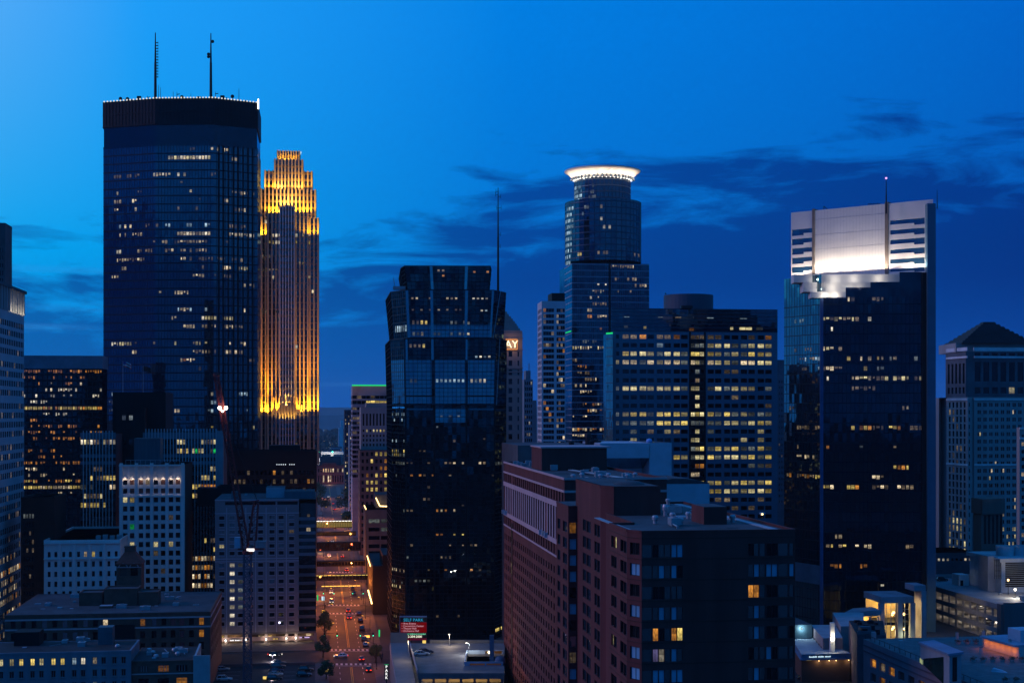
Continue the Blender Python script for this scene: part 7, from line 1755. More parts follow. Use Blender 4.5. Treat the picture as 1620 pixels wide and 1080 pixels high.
# far right gap: dark blocks
T, A, B_, z1, p = plain('office_building', 'dark low block seen in the gap between the floodlit tower and the pyramid-roofed tower', 1478, 1503, 760, 786, 20, pbr('gap_wall', (.16, .17, .2), .8), roofl, (5, .6, [797+8*i for i in range(10)], 3.5, rnd(.25, ('dim', 'amber'))), vis=(1480, 1500, 780, 860)); T.finish()
T, A, B_, z1, p = plain('office_building', 'dark speckled block low in the gap behind the floodlit tower', 1476, 1500, 900, 700, 20, pbr('gap_wall_dark', (.04, .045, .06), .8), None, (5, .5, [714+10*i for i in range(10)], 4, rnd(.18, ('warm', 'amber', 'cool'))), vis=(1480, 1500, 690, 790)); T.finish()
T, A, B_, z1, p = plain('shop_building', 'low block with white lit shopfront windows at the foot of the pyramid-roofed tower', 1481, 1546, 585, 874, 22, pbr('shop_block_wall', (.10, .11, .14), .8), roofm, (9, .5, [867+4, 885], 4, lit_rows([(885, 1484, 1505, 1, 'white'), (885, 1525, 1535, 1, 'warm'), (871, 1490, 1512, .8, 'warm'), (871, 1520, 1540, .8, 'amber')], 6)), vis=(1480, 1546, 860, 910)); T.finish()

# brown concrete stair tower
Y0 = 560; T = Bld('concrete_tower', (gx(1555, Y0), Y0), 'brown concrete shaft with an overhanging head, in front of the pyramid-roofed tower')
A, B_ = fl(1552.5, Y0), fl(1588, Y0+4); C_ = fl(1537.5, Y0+9); zt, zh, zb = gz(789, Y0), gz(813, Y0), 0
w = MB(); p = [fl(1540, Y0+9), fl(1552.5, Y0), fl(1586, Y0+4), fl(1574, Y0+15)]; w.prism(p, 0, zh, 0, 0, top=False); T.part('shaft', w, pbr('brown_concrete', (.13, .10, .09), .85, var=.2, scale=.3, streak=True))
w = MB(); p2 = [fl(1536.5, Y0+9.5), fl(1554, Y0-1.2), fl(1590, Y0+3.4), fl(1573, Y0+16)]; w.prism(p2, zh, zt, 0, 0, bottom=True); T.part('head', w, MATS['brown_concrete'])
w = MB(); 
for k in range(5): q = p[1].lerp(p[2], .12+.19*k) - U*.05; w.obox((q.x, q.y, gz(860, Y0)), V*.9, -U*.12, (0, 0, zh-gz(860, Y0)-.5))
T.part('rib', w, black); T.finish()

# white plant building with louvres
Y0 = 530; T = Bld('plant_building', (gx(1590, Y0), Y0), 'white plant building with black louvres and two round tanks on top, at the right edge')
A = fl(1584, Y0); B_ = along(A, V, 1650); z1 = gz(884, Y0); w = MB(); L = (B_-A).length
w.prism(rect(A, B_, 26), 0, z1-1.2, 0, 1); T.part('wall', w, [pbr('white_plant_panels', (.40, .46, .5), .6), roofm])
w = MB(); w.obox(A - U*.6 - V*.8 + Vector((0, 0, z1-1.19)), V*(L+1), U*28, (0, 0, 1.4)); T.part('eaves', w, MATS['white_plant_panels'])
w = MB(); 
for k in range(13): w.obox(A + V*1.6 - U*.14 + Vector((0, 0, gz(928, Y0)+k*.72)), V*14, U*.13, (0, 0, .5))
T.part('louvre', w, black)
for px in (1590, 1616):
    t_ = MB(); q = fl(px, Y0+12); t_.lathe((q.x, q.y, z1+.2), [(3.2, 0), (3.5, 3.2), (3.5, 3.7), (2.9, 3.7), (2.9, 2.4)], 24); T.part('cooling_tank', t_, MATS['white_plant_panels'], smooth=False)
w = MB(); C_ = fl(1563, Y0+4); w.prism(rect(C_, C_+V*4.0, 8), 0, gz(881, Y0), 0, 0); T.part('side_shed', w, conc_l)
w = MB(); C_ = fl(1573.5, Y0-.5)
for k in range(4): w.bar((C_.x+k*.8, C_.y, gz(915, Y0)), (C_.x+k*.8, C_.y, gz(884, Y0)), .16); w.bar((C_.x, C_.y, gz(910-8*k, Y0)), (C_.x+2.4, C_.y, gz(910-8*k, Y0)), .14)
T.part('pipe_rack', w, darkm); T.finish()

# ================================================================ PARKING GARAGE, RIGHT
zg = 13.0; K = fl(1585, 491); K = Vector((gx(1585, gy(957, zg)), gy(957, zg), 0)); K9 = K + U*84
T = Bld('parking_garage', (K.x, K.y), 'open parking garage with lit decks and a pale roof, behind the floodlit tower at right', 'parking garage')
conc_g = pbr('garage_concrete', (.27, .27, .28), .85, var=.2, scale=.3)
w = MB()
for z0, z1 in ((-.05, .25), (3.0, 4.5), (6.9, 8.4), (11.2, 13.0)):
    w.obox((K.x, K.y, z0), U*84, V*90, (0, 0, z1-z0-.6 if z0 > 0 else .3)); 
    if z0 > 0: w.obox(K - V*.02 + Vector((0, 0, z0-.002)), U*84, V*.35, (0, 0, z1-z0))
T.part('deck', w, [conc_g])
for k in range(15):
    c_ = MB(); q = K + U*(1.5+k*5.8) + V*.3; c_.cbox((q.x, q.y, .26), .6, .5, 10.9, 0, U); T.part('column', c_, conc_g)
w = MB(); w.obox(K + V*.5 - U*.05, V*60, -U*.5, (0, 0, 13.9)); w.obox(K - V*.3 - U*.06 + Vector((0, 0, 0)), V*3.5, U*3, (0, 0, 13.3)); T.part('front_wall', w, pbr('garage_front_panels', (.10, .105, .12), .7, var=.15, scale=.3, streak=True))
w = MB()
for z in (0.3, 3.95, 7.85): q = K + V*14 + U*2; w.obox((q.x, q.y, z), U*80, V*.3, (0, 0, 2.6))
T.part('inner_wall', w, conc_g)
w = MB(); q = K + V*.6 + U*.4; w.obox((q.x, q.y, 12.42), U*83, V*88, (0, 0, .02)); T.part('roof_deck', w, pbr('roof_deck_pale', (.20, .23, .26), .7, var=.2, scale=.15))
w = MB(); w.obox(K + U*83.5 + Vector((0, 0, 12.45)), V*40, U*.4, (0, 0, 1.5)); w.obox(K + V*.4 + U*.3 + Vector((0, 0, 12.4)), V*60, U*.3, (0, 0, .9)); T.part('roof_parapet', w, conc_l); T.finish()
for k in range(13):
    q = K + U*(5+k*6.2) + V*6
    for z in (2.7, 6.6, 10.6): 
        if (k + int(z)) % 2: lamp('garage_light', (q.x, q.y, z), 220, (1, .80, .60), size=.5)
GT = Bld.__new__(Bld); GT.o = bpy.data.objects[T.o.name]; clutter(GT, K + V*10 + U*6, 40, 70, 12.45, 10, 41)
# roof structures of the garage
T = Bld('roof_shed', (K.x+6, K.y+24), 'pale stair house on the garage roof under the starry bright lamp'); w = MB(); C_ = fl(1563, gy(927, 12.5)); D_ = along(C_, V, 1585); w.prism(rect(C_, D_, 7), 12.44, gz(917, C_.y), 0, 0); T.part('wall', w, conc_l); w = MB(); C2_ = fl(1583, C_.y-1); w.prism(rect(C2_, along(C2_, V, 1612), 5), 12.44, gz(929, C_.y), 0, 0); T.part('side_wall', w, conc_l); w = MB(); w.obox(C_ - U*.12 + V*2.6 + Vector((0, 0, 12.5)), V*1.2, U*.1, (0, 0, 2.1)); T.part('door', w, darkm); T.finish()
T = Bld('roof_shed', (K.x-8, K.y+66), 'white lift house with a bright lamp on the garage roof, nearest the floodlit tower'); C_ = fl(1517, gy(926, 12.5)); w = MB(); w.prism(rect(C_, along(C_, V, 1533), 6), 12.44, gz(909, C_.y), 0, 0); T.part('wall', w, stone_w); w = MB(); w.obox(C_ - U*.12 + V*.6 + Vector((0, 0, 12.5)), V*1.1, U*.1, (0, 0, 2.1)); T.part('door', w, darkm); T.finish()
for px, py, y0, Yq, pw, lab, m in ((1529, 912, 925, None, 2600, 'bright white lamp on the lift house of the garage roof', G_star), (1554, 901, 926, None, 2600, 'dazzling warm lamp post behind the garage roof, by the brown shaft', G_star), (1595, 917, 940, None, 900, 'warm lamp post on the garage roof near the louvred white building', G_warm), (1606, 932, 945, None, 2400, 'white lamp on a post at the right end of the garage roof', G_star)):
    Yq = gy(y0, 12.5); q = pt(px, py, Yq); o = empty('roof_lamp', (q.x, q.y, 12.44), lab, 'lamp post'); s_ = MB(); s_.tube((q.x, q.y, 12.44), (q.x, q.y, q.z-.2), .11); s_.build('pole', darkm, o); s_ = MB(); s_.ball(q, .42, 8); s_.build('lamp_head', m, o); lamp('roof_lamp_light', (q.x, q.y-.8, q.z), pw, (1, .86, .68) if m is G_star else (1, .7, .35), size=.3)
GA = 'cars in the right parking garage'
for i, (u_, v_, z, cn, cc, lab) in enumerate(((14, 5, 3.95, 'white', (.62, .62, .64), 'white car on the lowest lit deck of the garage, nearest its corner'), (19, 5, 3.95, 'pale', (.42, .44, .46), 'pale car on the lowest lit deck of the garage, second from its corner'), (26, 5, 7.85, 'silver', (.35, .36, .38), 'silver car on the middle deck of the garage'), (74, 12, 12.46, 'black', (.015, .015, .018), 'dark car on the garage roof beside the end pylon of the floodlit tower'), (60, 24, 12.46, 'navy', (.03, .04, .08), 'dark blue car on the garage roof behind the white lift house'))):
    q = K + U*u_ + V*v_; car((q.x, q.y, z), rzV, cn, cc, lab, GA, i % 2 == 1)

# ================================================================ LOBBY AND LOW ROOFS BELOW THE TOWER
Y0 = 486; A = fl(1394.5, Y0); B_ = along(A, V, 1446); z1 = gz(944, Y0); zb = gz(954, Y0); L = (B_-A).length
T = Bld('entrance_pavilion', (A.x, A.y), 'glowing glass entrance pavilion with square columns at the foot of the floodlit tower')
w = MB(); w.obox(A + Vector((0, 0, zb)), V*L, U*16, (0, 0, z1-zb)); T.part('roof', w, pbr('pavilion_stone', (.24, .25, .3), .8))
for px in (1395.5, 1424, 1444): w = MB(); q = along(A, V, px); w.cbox((q.x, q.y+.9, 0), 1.7, 1.7, zb+.02, 0, V); T.part('column', w, pbr('pavilion_column', (.30, .28, .32), .8))
w = MB(); w.obox(A + U*14 , V*L, U*.5, (0, 0, zb)); T.part('back_wall', w, pbr('lobby_wall', (.50, .38, .2), .8))
w = MB(); w.obox(A + U*2.2 + Vector((0, 0, gz(990, Y0))), V*L, U*12, (0, 0, .9)); w.obox(A + U*2.0 + Vector((0, 0, 0)), V*L, U*.3, (0, 0, .6)); T.part('mezzanine', w, darkm)
w = MB()
for k in range(7): q = A + U*1.9 + V*(.8+k*(L-1.6)/6); w.bar((q.x, q.y, 0), (q.x, q.y, zb), .22)
for z in (gz(973, Y0), gz(965, Y0)): w.bar(A + U*1.9 + Vector((0, 0, z)), A + U*1.9 + V*L + Vector((0, 0, z)), .16)
T.part('mullion', w, steel); 
w = MB()
for k in range(5): q = A + U*(5+k % 2*4) + V*(1.6+k*(L-3)/4); w.ball((q.x, q.y, gz(975, Y0)), .5, 8); w.ball((q.x, q.y, gz(1001, Y0)+.5), .4, 8)
T.part('globe_lamp', w, G_warm); T.finish()
q = A + U*7 + V*L*.35; lamp('lobby_light', (q.x, q.y, zb-1.2), 2800, (1, .68, .22), size=1.2); q = A + U*7 + V*L*.75; lamp('lobby_light', (q.x, q.y, zb-1.2), 1900, (1, .68, .22), size=1.2); q = A + U*6 + V*L*.5; lamp('lobby_light', (q.x, q.y, 3.4), 3400, (1, .76, .34), size=1.2); q = A - U*1.5 + V*L*.7; lamp('lobby_spill', (q.x, q.y, 3.4), 350, (.9, 1, .5), size=.8)
T = Bld('entrance_pavilion', (gx(1455, Y0), Y0), 'blue grey portal frame between the glowing pavilion and the end pylon'); w = MB(); C_ = fl(1446.5, Y0+4); w.obox(C_ + Vector((0, 0, gz(937, Y0))), V*4.2, U*8, (0, 0, 2.0)); T.part('lintel', w, MATS['pavilion_stone']); w = MB(); C_ = fl(1456, Y0+4); w.cbox((C_.x+.9, C_.y+3, 0), 1.8, 6, gz(937, Y0)-.01); T.part('column', w, MATS['pavilion_column']); T.finish()
T = Bld('entrance_pavilion', (gx(1370, Y0), Y0), 'low sloped canopy with a warm lit opening, left of the glowing pavilion'); A = fl(1345, Y0-6); B_ = along(A, V, 1394)
w = MB(); z0 = gz(972, Y0); w.loft([[A + Vector((0, 0, z0)), B_ + Vector((0, 0, z0+.4)), B_+U*8 + Vector((0, 0, z0+.4)), A+U*8 + Vector((0, 0, z0))], [A + V*4 + Vector((0, 0, gz(963, Y0))), B_ + Vector((0, 0, gz(961.5, Y0))), B_+U*8 + Vector((0, 0, gz(961.5, Y0))), A+V*4+U*8 + Vector((0, 0, gz(963, Y0)))]]); T.part('canopy', w, MATS['pavilion_stone'])
w = MB(); w.obox(along(A, V, 1366) + U*7, V*5.2, U*.4, (0, 0, z0)); T.part('back_wall', w, MATS['lobby_wall']); 
for px in (1364, 1378, 1391): w = MB(); q = along(A, V, px)+U*1; w.cbox((q.x, q.y, 0), .6, .6, z0); T.part('column', w, conc_l)
T.finish(); q = along(A, V, 1379) + U*4; lamp('canopy_light', (q.x, q.y, z0-1.5), 1500, (1, .62, .2), size=.6)
# low flat-roofed buildings
def low(lab, px0, px1, Yf, yt, yback, mat, rmat, parts=None, z0=0, name='low_building'):
    A = fl(px0, Yf); B_ = along(A, V, px1); z1 = gz(yt, Yf); T = Bld(name, (A.x, A.y), lab); T.vis = (px0, px1, yt-10, 1080)
    dep = max(3, gy(yback, z1) - Yf) if yback else 10
    p = rect(A, B_, dep); return T, A, B_, z1, p
T, A, B_, z1, p = low('low stucco building with a bright blue flat roof and slit windows, farther of two', 1318, 1334, 452, 990, 978, stone_b, roofl)
A = fl(1330, 440); B_ = along(A, V, 1367); z1 = gz(990, 440); p = [fl(1317, 470), A, B_, fl(1366, 470)]; w = MB(); w.prism(p, 0, z1, 0, 1); 
for k in range(4): q = p[0].lerp(p[1], .2+.2*k) + Vector((-.06, -.03, 0)); w.obox((q.x, q.y, z1*.35), (p[1]-p[0])*.06, Vector((-.05, -.03, 0)), (0, 0, z1*.4), 2)
T.part('wall', w, [pbr('mauve_stucco', (.30, .24, .26), .85), roofl, black]); T.finish()
A = fl(1302, 428); z1 = gz(1009, 428); p = [fl(1283, 455), A, along(A, V, 1333), fl(1322, 455)]; T = Bld('low_building', (A.x, A.y), 'low stucco building with tall slits and a tapered white lamp post at its corner'); w = MB(); w.prism(p, 0, z1, 0, 1)
for k in range(5): q = p[0].lerp(p[1], .12+.18*k) + Vector((-.06, -.03, 0)); w.obox((q.x, q.y, z1*.25), (p[1]-p[0])*.06, Vector((-.05, -.03, 0)), (0, 0, z1*.5), 2)
q = p[1].lerp(p[2], .3); w.obox(q - U*.1 + Vector((0, 0, 0)), V*1.6, U*.08, (0, 0, 2.6), 2); T.part('wall', w, [MATS['mauve_stucco'], roofl, black]); T.finish()
q = fl(1316.5, 424); o = empty('lit_pylon', (q.x, q.y, 0), 'tapered white pylon lit from its foot, between the two low stucco buildings', 'pylon'); w = MB(); w.loft([[(q.x+d*.75, q.y+e_*.75, 0) for d, e_ in ((-1, -1), (1, -1), (1, 1), (-1, 1))], [(q.x+d*.6, q.y+e_*.6, gz(984, 424)) for d, e_ in ((-1, -1), (1, -1), (1, 1), (-1, 1))]]); w.build('shaft', stone_w, o); w = MB(); w.ball((q.x-.1, q.y-1.2, gz(1009, 424)), .55, 8); w.build('lamp_head', G_star, o); lamp('pylon_light', (q.x, q.y-1.7, gz(1008, 424)), 700, (1, .85, .6), size=.3)
A = fl(1268, 420); B_ = along(A, V, 1345); z1 = gz(1034, 420); p = [fl(1252, 452), A, B_, B_+U*30]; T = Bld('shop_building', (A.x, A.y), 'low shop with a blue roof, a white lit sign and two yellow windows'); T.vis = (1255, 1345, 1020, 1060)
w = MB(); w.prism(p, 0, z1-1.7, 0, 1, top=False); T.part('wall', w, [pbr('shop_brick', (.10, .06, .05), .85), roofl]); w = MB(); po = [p[0]-V*.8, A - V*.8 - U*1.2, B_ + V*.4 - U*1.2, p[3] + V*.4]; w.prism(po, z1-1.69, z1-1.3, 0, 0, bottom=True); pi_ = [p[0]-V*.2, A - V*.2 - U*.5, B_ - U*.5, p[3]]; w.prism(pi_, z1-1.29, z1, 0, 1); T.part('roof', w, [pbr('blue_fascia', (.12, .20, .32), .6), roofl])
for xa, xb, st in ((1275.5, 1284, 'yellow'), (1286.5, 1292.5, 'amber'), (1300, 1306, 'brown'), (1312, 1320, 'brown'), (1326, 1332, 'brown')): q = along(A, V, (xa+xb)/2) - U*.06; q.z = gz(1041, 420); T.win(q, V, (xb-xa)/F*420, 1.25, st)
s_ = MB(); q = along(A, V, 1279); e_ = along(A, V, 1313)-q
for k in range(22):
    if k in (8, 15): continue
    h = .42*R.uniform(.6, 1); s_.obox(q + e_*(k/22) - U*.75 + Vector((0, 0, z1-.95)), e_*(.75/22), U*.15, (0, 0, h))
s_.obox(q - U*.58 + Vector((0, 0, z1-1.0)), e_, U*.06, (0, 0, .55), 1); T.part('sign', s_, [G_cool, darkm]); T.finish()
for px in (1294, 1310, 1321, 1341): q = along(A, V, px) - U*.9; w = MB(); w.ball((q.x, q.y, z1-1.95), .14, 6); T.part('soffit_lamp', w, G_warm); lamp('soffit_light', (q.x, q.y, z1-2.2), 70, (1, .7, .35), size=.15)
T = Bld('low_building', (gx(1262, 445), 445), 'teal shed with a bright wall lamp, beside the brick apartment block'); A = fl(1254, 448); w = MB(); p = rect(A, along(A, V, 1285), 22); z1 = gz(988, 448); w.prism(p, 0, z1, 0, 1); T.part('wall', w, [tealm, roofm]); w = MB(); q = along(A, V, 1268) - U*.3; w.ball((q.x, q.y, gz(994, 448)), .3, 6); T.part('wall_lamp', w, G_cool); T.finish(); lamp('wall_light', (q.x, q.y-.8, gz(994, 448)), 500, (.6, .9, 1), size=.3)
T = Bld('low_building', (gx(1372, 400), 400), 'dark brick shed with roof plant and ducts, left of the stepped plaza'); A = fl(1343, 402); w = MB(); p = [fl(1343, 430), fl(1356, 402), fl(1402, 402), fl(1397, 430)]; z1 = gz(1004, 402); w.prism(p, 0, z1, 0, 1); T.part('wall', w, [pbr('dark_mauve_brick', (.09, .07, .09), .85), roofd])
w = MB(); rr = random.Random(4)
for k in range(14): q = p[1].lerp(p[2], rr.uniform(.1, .9)).lerp(p[0].lerp(p[3], rr.uniform(.1, .9)), rr.uniform(.05, .9)); w.cbox((q.x, q.y, z1), rr.uniform(.6, 1.8), rr.uniform(.6, 1.6), rr.uniform(.4, 1.6))
T.part('roof_unit', w, darkm); w = MB(); q = p[1] + V*.6 + U*1; w.obox((q.x, q.y, z1+.02), V*6, U*.4, (0, 0, .9)); w.obox(p[1] + V*2.2 + U*3 + Vector((0, 0, z1)), V*3.2, U*2, (0, 0, 1.8)); T.part('duct', w, tealm); T.finish()
# side lot and parked cars before the shop
b = MB(); q = [fl(1225, 360), fl(1430, 352), fl(1400, 436), fl(1225, 447)]; b.face([Vector((p.x, p.y, .02)) for p in q]); tag(b.build('side_lot', asphalt), kind='structure')
for px, py, rz, cn, cc, lab in ((1270, 1052, rzV+.2, 'black', (.015, .015, .018), 'black car parked at the left end of the shop lot'), (1313, 1062, rzV, 'navy', (.03, .04, .08), 'dark blue car parked in the middle of the shop lot'), (1329, 1074, rzV+.4, 'slate', (.06, .07, .08), 'slate car parked nearest the camera in the shop lot'), (1272, 1074, rzV+.1, 'charcoal', (.03, .03, .034), 'charcoal car in the shop lot beside the brick apartment block')):
    Y = gy(py, .03); car((gx(px, Y), Y, .025), rz, cn, cc, lab, 'cars in the shop lot', False)

# ================================================================ STEPPED PLAZA ON A PARKING RAMP, BOTTOM RIGHT
zp = 24.0; Yb = gy(1010, zp); W0 = Vector((gx(1366, Yb), Yb, 0)); W1 = W0 - U*110
T = Bld('parking_ramp', (W0.x, W0.y), 'mauve banded parking ramp with a planted plaza on its roof, bottom right corner', 'parking ramp'); T.vis = (1365, 1620, 1005, 1080)
w = MB(); cols = [(110-4.5-k*5.6-3.4, 110-4.5-k*5.6) for k in range(19)]
rowsz = [(zp-3.9-3.5*k-2.0, zp-3.9-3.5*k) for k in range(6)]
def lr(c, r, x, y): return R.choice(('amber', 'amber', 'dim', 'brown')) 
T.wall(w, W0, W1, 0, zp, [(110-b_, 110-a_) for a_, b_ in reversed(cols)], rowsz, lr, .6)
w.face([(q.x, q.y, 0) for q in (W1, W1+V*140)] + [(q.x, q.y, zp) for q in (W1+V*140, W1)]); w.face([((W0+V*140).x, (W0+V*140).y, 0), (W0.x, W0.y, 0), (W0.x, W0.y, zp), ((W0+V*140).x, (W0+V*140).y, zp)])
T.part('wall', w, pbr('mauve_banded_concrete', (.20, .17, .21), .85, var=.12, scale=.2, streak=True))
bd2 = MB()
for z in (zp-1.4, zp-2.8): T.bars(bd2, W0, W1, [z], [], 0, zp, .35, .14)
for k in range(19): a_ = 4.5+k*5.6+1.1; q = W0 - U*a_ - V*.1
T.part('stone_band', bd2, pbr('mauve_band_dark', (.11, .09, .12), .85))
w = MB(); w.face([(q.x, q.y, zp) for q in (W0, W1, W1+V*140, W0+V*140)]); T.part('plaza_deck', w, pbr('plaza_paving', (.12, .125, .135), .8, var=.35, scale=.5))
gr = MB(); gp = W0 + V*.5; gr.rail([gp + Vector((0, 0, zp+1.1)), gp - U*70 + Vector((0, 0, zp+1.1))], .1)
for k in range(24): q = gp - U*k*3; gr.bar((q.x, q.y, zp), (q.x, q.y, zp+1.1), .09)
T.part('railing', gr, darkm)
for k, (a_, hh) in enumerate(((3.5, 2.2), (20, 2.8))): pp = MB(); q = W0 - U*a_ + V*1.2; pp.cbox((q.x, q.y, zp), 1.0, .8, hh); T.part('parapet_pier', pp, conc_l)
# entrance house with its slanted roof
C_ = fl(1433, 306); C_.x = gx(1437, 306)
w = MB(); a = pt(1434, 1015, 312); hA = Vector((gx(1452, 300), 300, 0)); hB = Vector((gx(1500, 268), 268, 0))
fA, fB = W0 - U*34 + V*.9, W0 - U*70 + V*.9
A3 = Vector((gx(1456, 318), 318, 0)); B3 = Vector((gx(1502, 286), 286, 0)); Bn = Vector((gx(1521, 288), 288, 0)); An = Vector((gx(1476, 320), 320, 0))
h1, h2 = gz(1018, 318), gz(1036, 286)
w.loft([[(q.x, q.y, zp) for q in (A3, B3, Bn, An)], [(A3.x, A3.y, h1), (B3.x, B3.y, h2), (Bn.x, Bn.y, h2), (An.x, An.y, h1)]]); T.part('stair_house', w, pbr('stair_house_panels', (.22, .27, .32), .7, var=.12, scale=.4))
w = MB(); up = Vector((0, 0, .45)); e_ = (A3-B3).normalized()*.6; s_ = (An-A3).normalized()*.5
w.loft([[A3+e_-s_+Vector((0, 0, h1+.01)), B3-e_-s_+Vector((0, 0, h2+.01)), Bn-e_+s_+Vector((0, 0, h2+.01)), An+e_+s_+Vector((0, 0, h1+.01))], [A3+e_-s_+Vector((0, 0, h1+.45)), B3-e_-s_+Vector((0, 0, h2+.45)), Bn-e_+s_+Vector((0, 0, h2+.45)), An+e_+s_+Vector((0, 0, h1+.45))]]); T.part('stair_house_roof', w, pbr('blue_roof_metal', (.16, .24, .36), .5, metal=.2))
w = MB(); d_ = (B3-A3).normalized(); nn = Vector((d_.y, -d_.x, 0)); q = A3 + (B3-A3)*.12 + nn*.08; w.face([(q.x, q.y, zp+.1), ((A3+(B3-A3)*.82+nn*.08).x, (A3+(B3-A3)*.82+nn*.08).y, zp+.1), ((A3+(B3-A3)*.82+nn*.08).x, (A3+(B3-A3)*.82+nn*.08).y, h2-1.3), (q.x, q.y, h1-2.6)], 0, [(0, 0), (10, 0), (10, 3), (0, 3)]); T.part('stair_house_glass', w, glass('stair_glass', (.5, .7, .6), .2, (.003, .01, .006), .05))
w = MB(); dd_ = (Bn-B3).normalized(); q = B3 + dd_*.9 - Vector((-dd_.y, dd_.x, 0))*.08; w.obox((q.x, q.y, zp+1.6), dd_*1.2, Vector((dd_.y, -dd_.x, 0))*.1, (0, 0, h2-zp-2.1)); T.part('doorway', w, black)
w = MB()
for k in range(3): q = A3 + (B3-A3)*(.03+.035*k) + nn*.2; w.bar((q.x, q.y, zp), (q.x, q.y, h1-3), .12)
T.part('light_tube', w, glow('pale_green_tube', (.7, .8, .35), .55))
T.finish()
for px, py, Yq, h, lab in ((1514, 1017, 343, 2.6, 'blue grey post at the back edge of the plaza, leftmost'), (1556, 1021, 339, 3.6, 'tall post at the back edge of the plaza, where the ramp wall begins'), (1598, 1035, 330, 3.4, 'blue grey post in front of the orange lit ramp wall'), (1552, 1033, 322, 1.4, 'low bollard in the middle of the plaza')):
    Yq = gy(py, zp); q = fl(px, Yq); o = empty('plaza_post', (q.x, q.y, zp), lab, 'post', 'posts on the plaza'); w = MB(); w.cbox((q.x, q.y, zp), .55, .55, h); w.build('shaft', conc_l, o); w = MB(); w.cbox((q.x, q.y, zp+h), .62, .62, .12); w.build('cap', tealm, o)
# ramp wall with amber light beneath its coping
Yq = gy(1024, zp); A = fl(1556, Yq); B_ = Vector((gx(1612, gy(1040, zp)), gy(1040, zp), 0)); T = Bld('ramp_wall', (A.x, A.y), 'long pale ramp wall at the right edge of the plaza, glowing orange under its coping', 'wall')
w = MB(); d_ = (B_-A); nn = Vector((d_.y, -d_.x, 0)).normalized(); w.obox((A.x, A.y, zp), d_, -nn*9, (0, 0, 2.4)); T.part('wall', w, conc_l); w = MB(); w.obox(A + nn*1.0 + Vector((0, 0, zp+2.41)), d_, -nn*10.5, (0, 0, .5)); T.part('coping', w, pbr('blue_coping', (.22, .30, .40), .7)); w = MB(); w.cbox((A + (B_-A)*.55 - nn*5).to_tuple()[:2] + (zp+2.92,), 5, 4, 2.6, 0, d_.normalized()); T.part('ramp_house', w, bluemetal); T.finish()
for f in (.08, .24, .4, .56, .72, .88): q = A + d_*f + nn*.9; lamp('coping_light', (q.x, q.y, zp+1.3), 70, (1, .22, .02), size=.2)
# planters in rows, and a pale sculpture on the paving
for row, (py, xs) in enumerate(((1018, (1516, 1530, 1544)), (1046, (1540, 1555, 1570, 1586, 1601, 1616)), (1079, (1590, 1608)))):
    for k, px in enumerate(xs):
        Yq = gy(py, zp); q = fl(px, Yq); o = empty('planter', (q.x, q.y, zp), 'round planter with reddish shrub on the plaza, %s row' % ('back', 'middle', 'front')[row], 'planter', 'planters on the plaza, %s row' % ('back', 'middle', 'front')[row])
        w = MB(); w.lathe((q.x, q.y, zp), [(.45, 0), (.6, .5), (.62, .55), (.5, .5)], 12); w.build('pot', conc_l, o)
        w = MB(); rr = random.Random(k+row*9)
        for i in range(60):
            c_ = Vector((q.x+rr.gauss(0, .3), q.y+rr.gauss(0, .3), zp+.75+rr.gauss(0, .2))); a_ = Vector((rr.gauss(0, 1), rr.gauss(0, 1), rr.gauss(0, 1))).normalized()*.22; b_ = a_.orthogonal().normalized()*.16; w.face([c_-a_, c_+b_, c_+a_, c_-b_])
        w.build('shrub', pbr('red_foliage', (.22, .10, .08), .8, var=.5, scale=2) if 'red_foliage' not in MATS else MATS['red_foliage'], o)
Yq = gy(1062, zp); q = fl(1580, Yq); w = MB(); w.loft([[(q.x-1.6, q.y+.3, zp), (q.x+1.5, q.y-1.2, zp), (q.x+1.7, q.y+.4, zp), (q.x-1.0, q.y+1.0, zp)], [(q.x-1.2, q.y+.3, zp+.7), (q.x+.9, q.y-.6, zp+.25), (q.x+.7, q.y+.3, zp+.4), (q.x-.8, q.y+.7, zp+.8)]]); tag(w.build('skylight', bluemetal, origin=(q.x, q.y, zp)), 'pale wedge shaped skylight on the plaza paving', 'skylight')
# ================================================================ BRICK TOWERS IN FRONT
FR = pbr('window_frame_dark', (.02, .018, .02), .6)
# --- mauve brick hotel slab running back along the street
A = fl(893, 312); A9 = along(A, U, 797.2); L = (A9-A).length; zt = gz(756.4, 312)
T = Bld('brick_tower', (A.x, A.y), 'long mauve brick slab with pale stone bands and a grid of small dark windows'); T.vis = (797, 893, 725, 1080)
cols = cols_n(L, 27, .46, .6); sk = [c_ for i, c_ in enumerate(cols) if i not in (4,)]     # the fifth bay is a recessed stair slot, its shade a black strip
rows = [(zt-5.6, zt-3.2), (zt-14.2, zt-6.9)] + [(zt-17.8, zt-15.5)] + [(zt-20.6-2.86*i-1.62, zt-20.6-2.86*i) for i in range(15)]
def lb(c, r, x, y): return 'white' if R.random() < .006 else ('dim' if R.random() < .02 else 'dark')
w = MB(); T.wall(w, A9, A, 0, zt, sk, rows, lb, .4)
B_ = A + V*23; B9 = A9 + V*23
cf = cols_n(23, 7, .4, 1); T.wall(w, A, B_, 0, zt, cf, rows[3:], lambda c, r, x, y: 'dim' if R.random() < .05 else 'dark', .4)
w.prism([B_, B9, A9], 0, zt, 0, 0, sides=(0, 1), top=False); rr = [A, B_, B9, A9]; w.face([(q.x, q.y, zt-.6) for q in rr], 1); parapet(w, rr, zt-.6, .6, .5)
T.part('wall', w, [brick, roofm])
bd = MB()
for z, h in ((zt-.1, .5), (zt-2.9, .5), (zt-6.25, 1.2), (zt-14.85, 1.1), (zt-18.15, .4)):
    T.bars(bd, A9, A, [z], [], 0, zt+.6, h, .16); T.bars(bd, A, B_, [z], [], 0, zt+.6, h, .16)
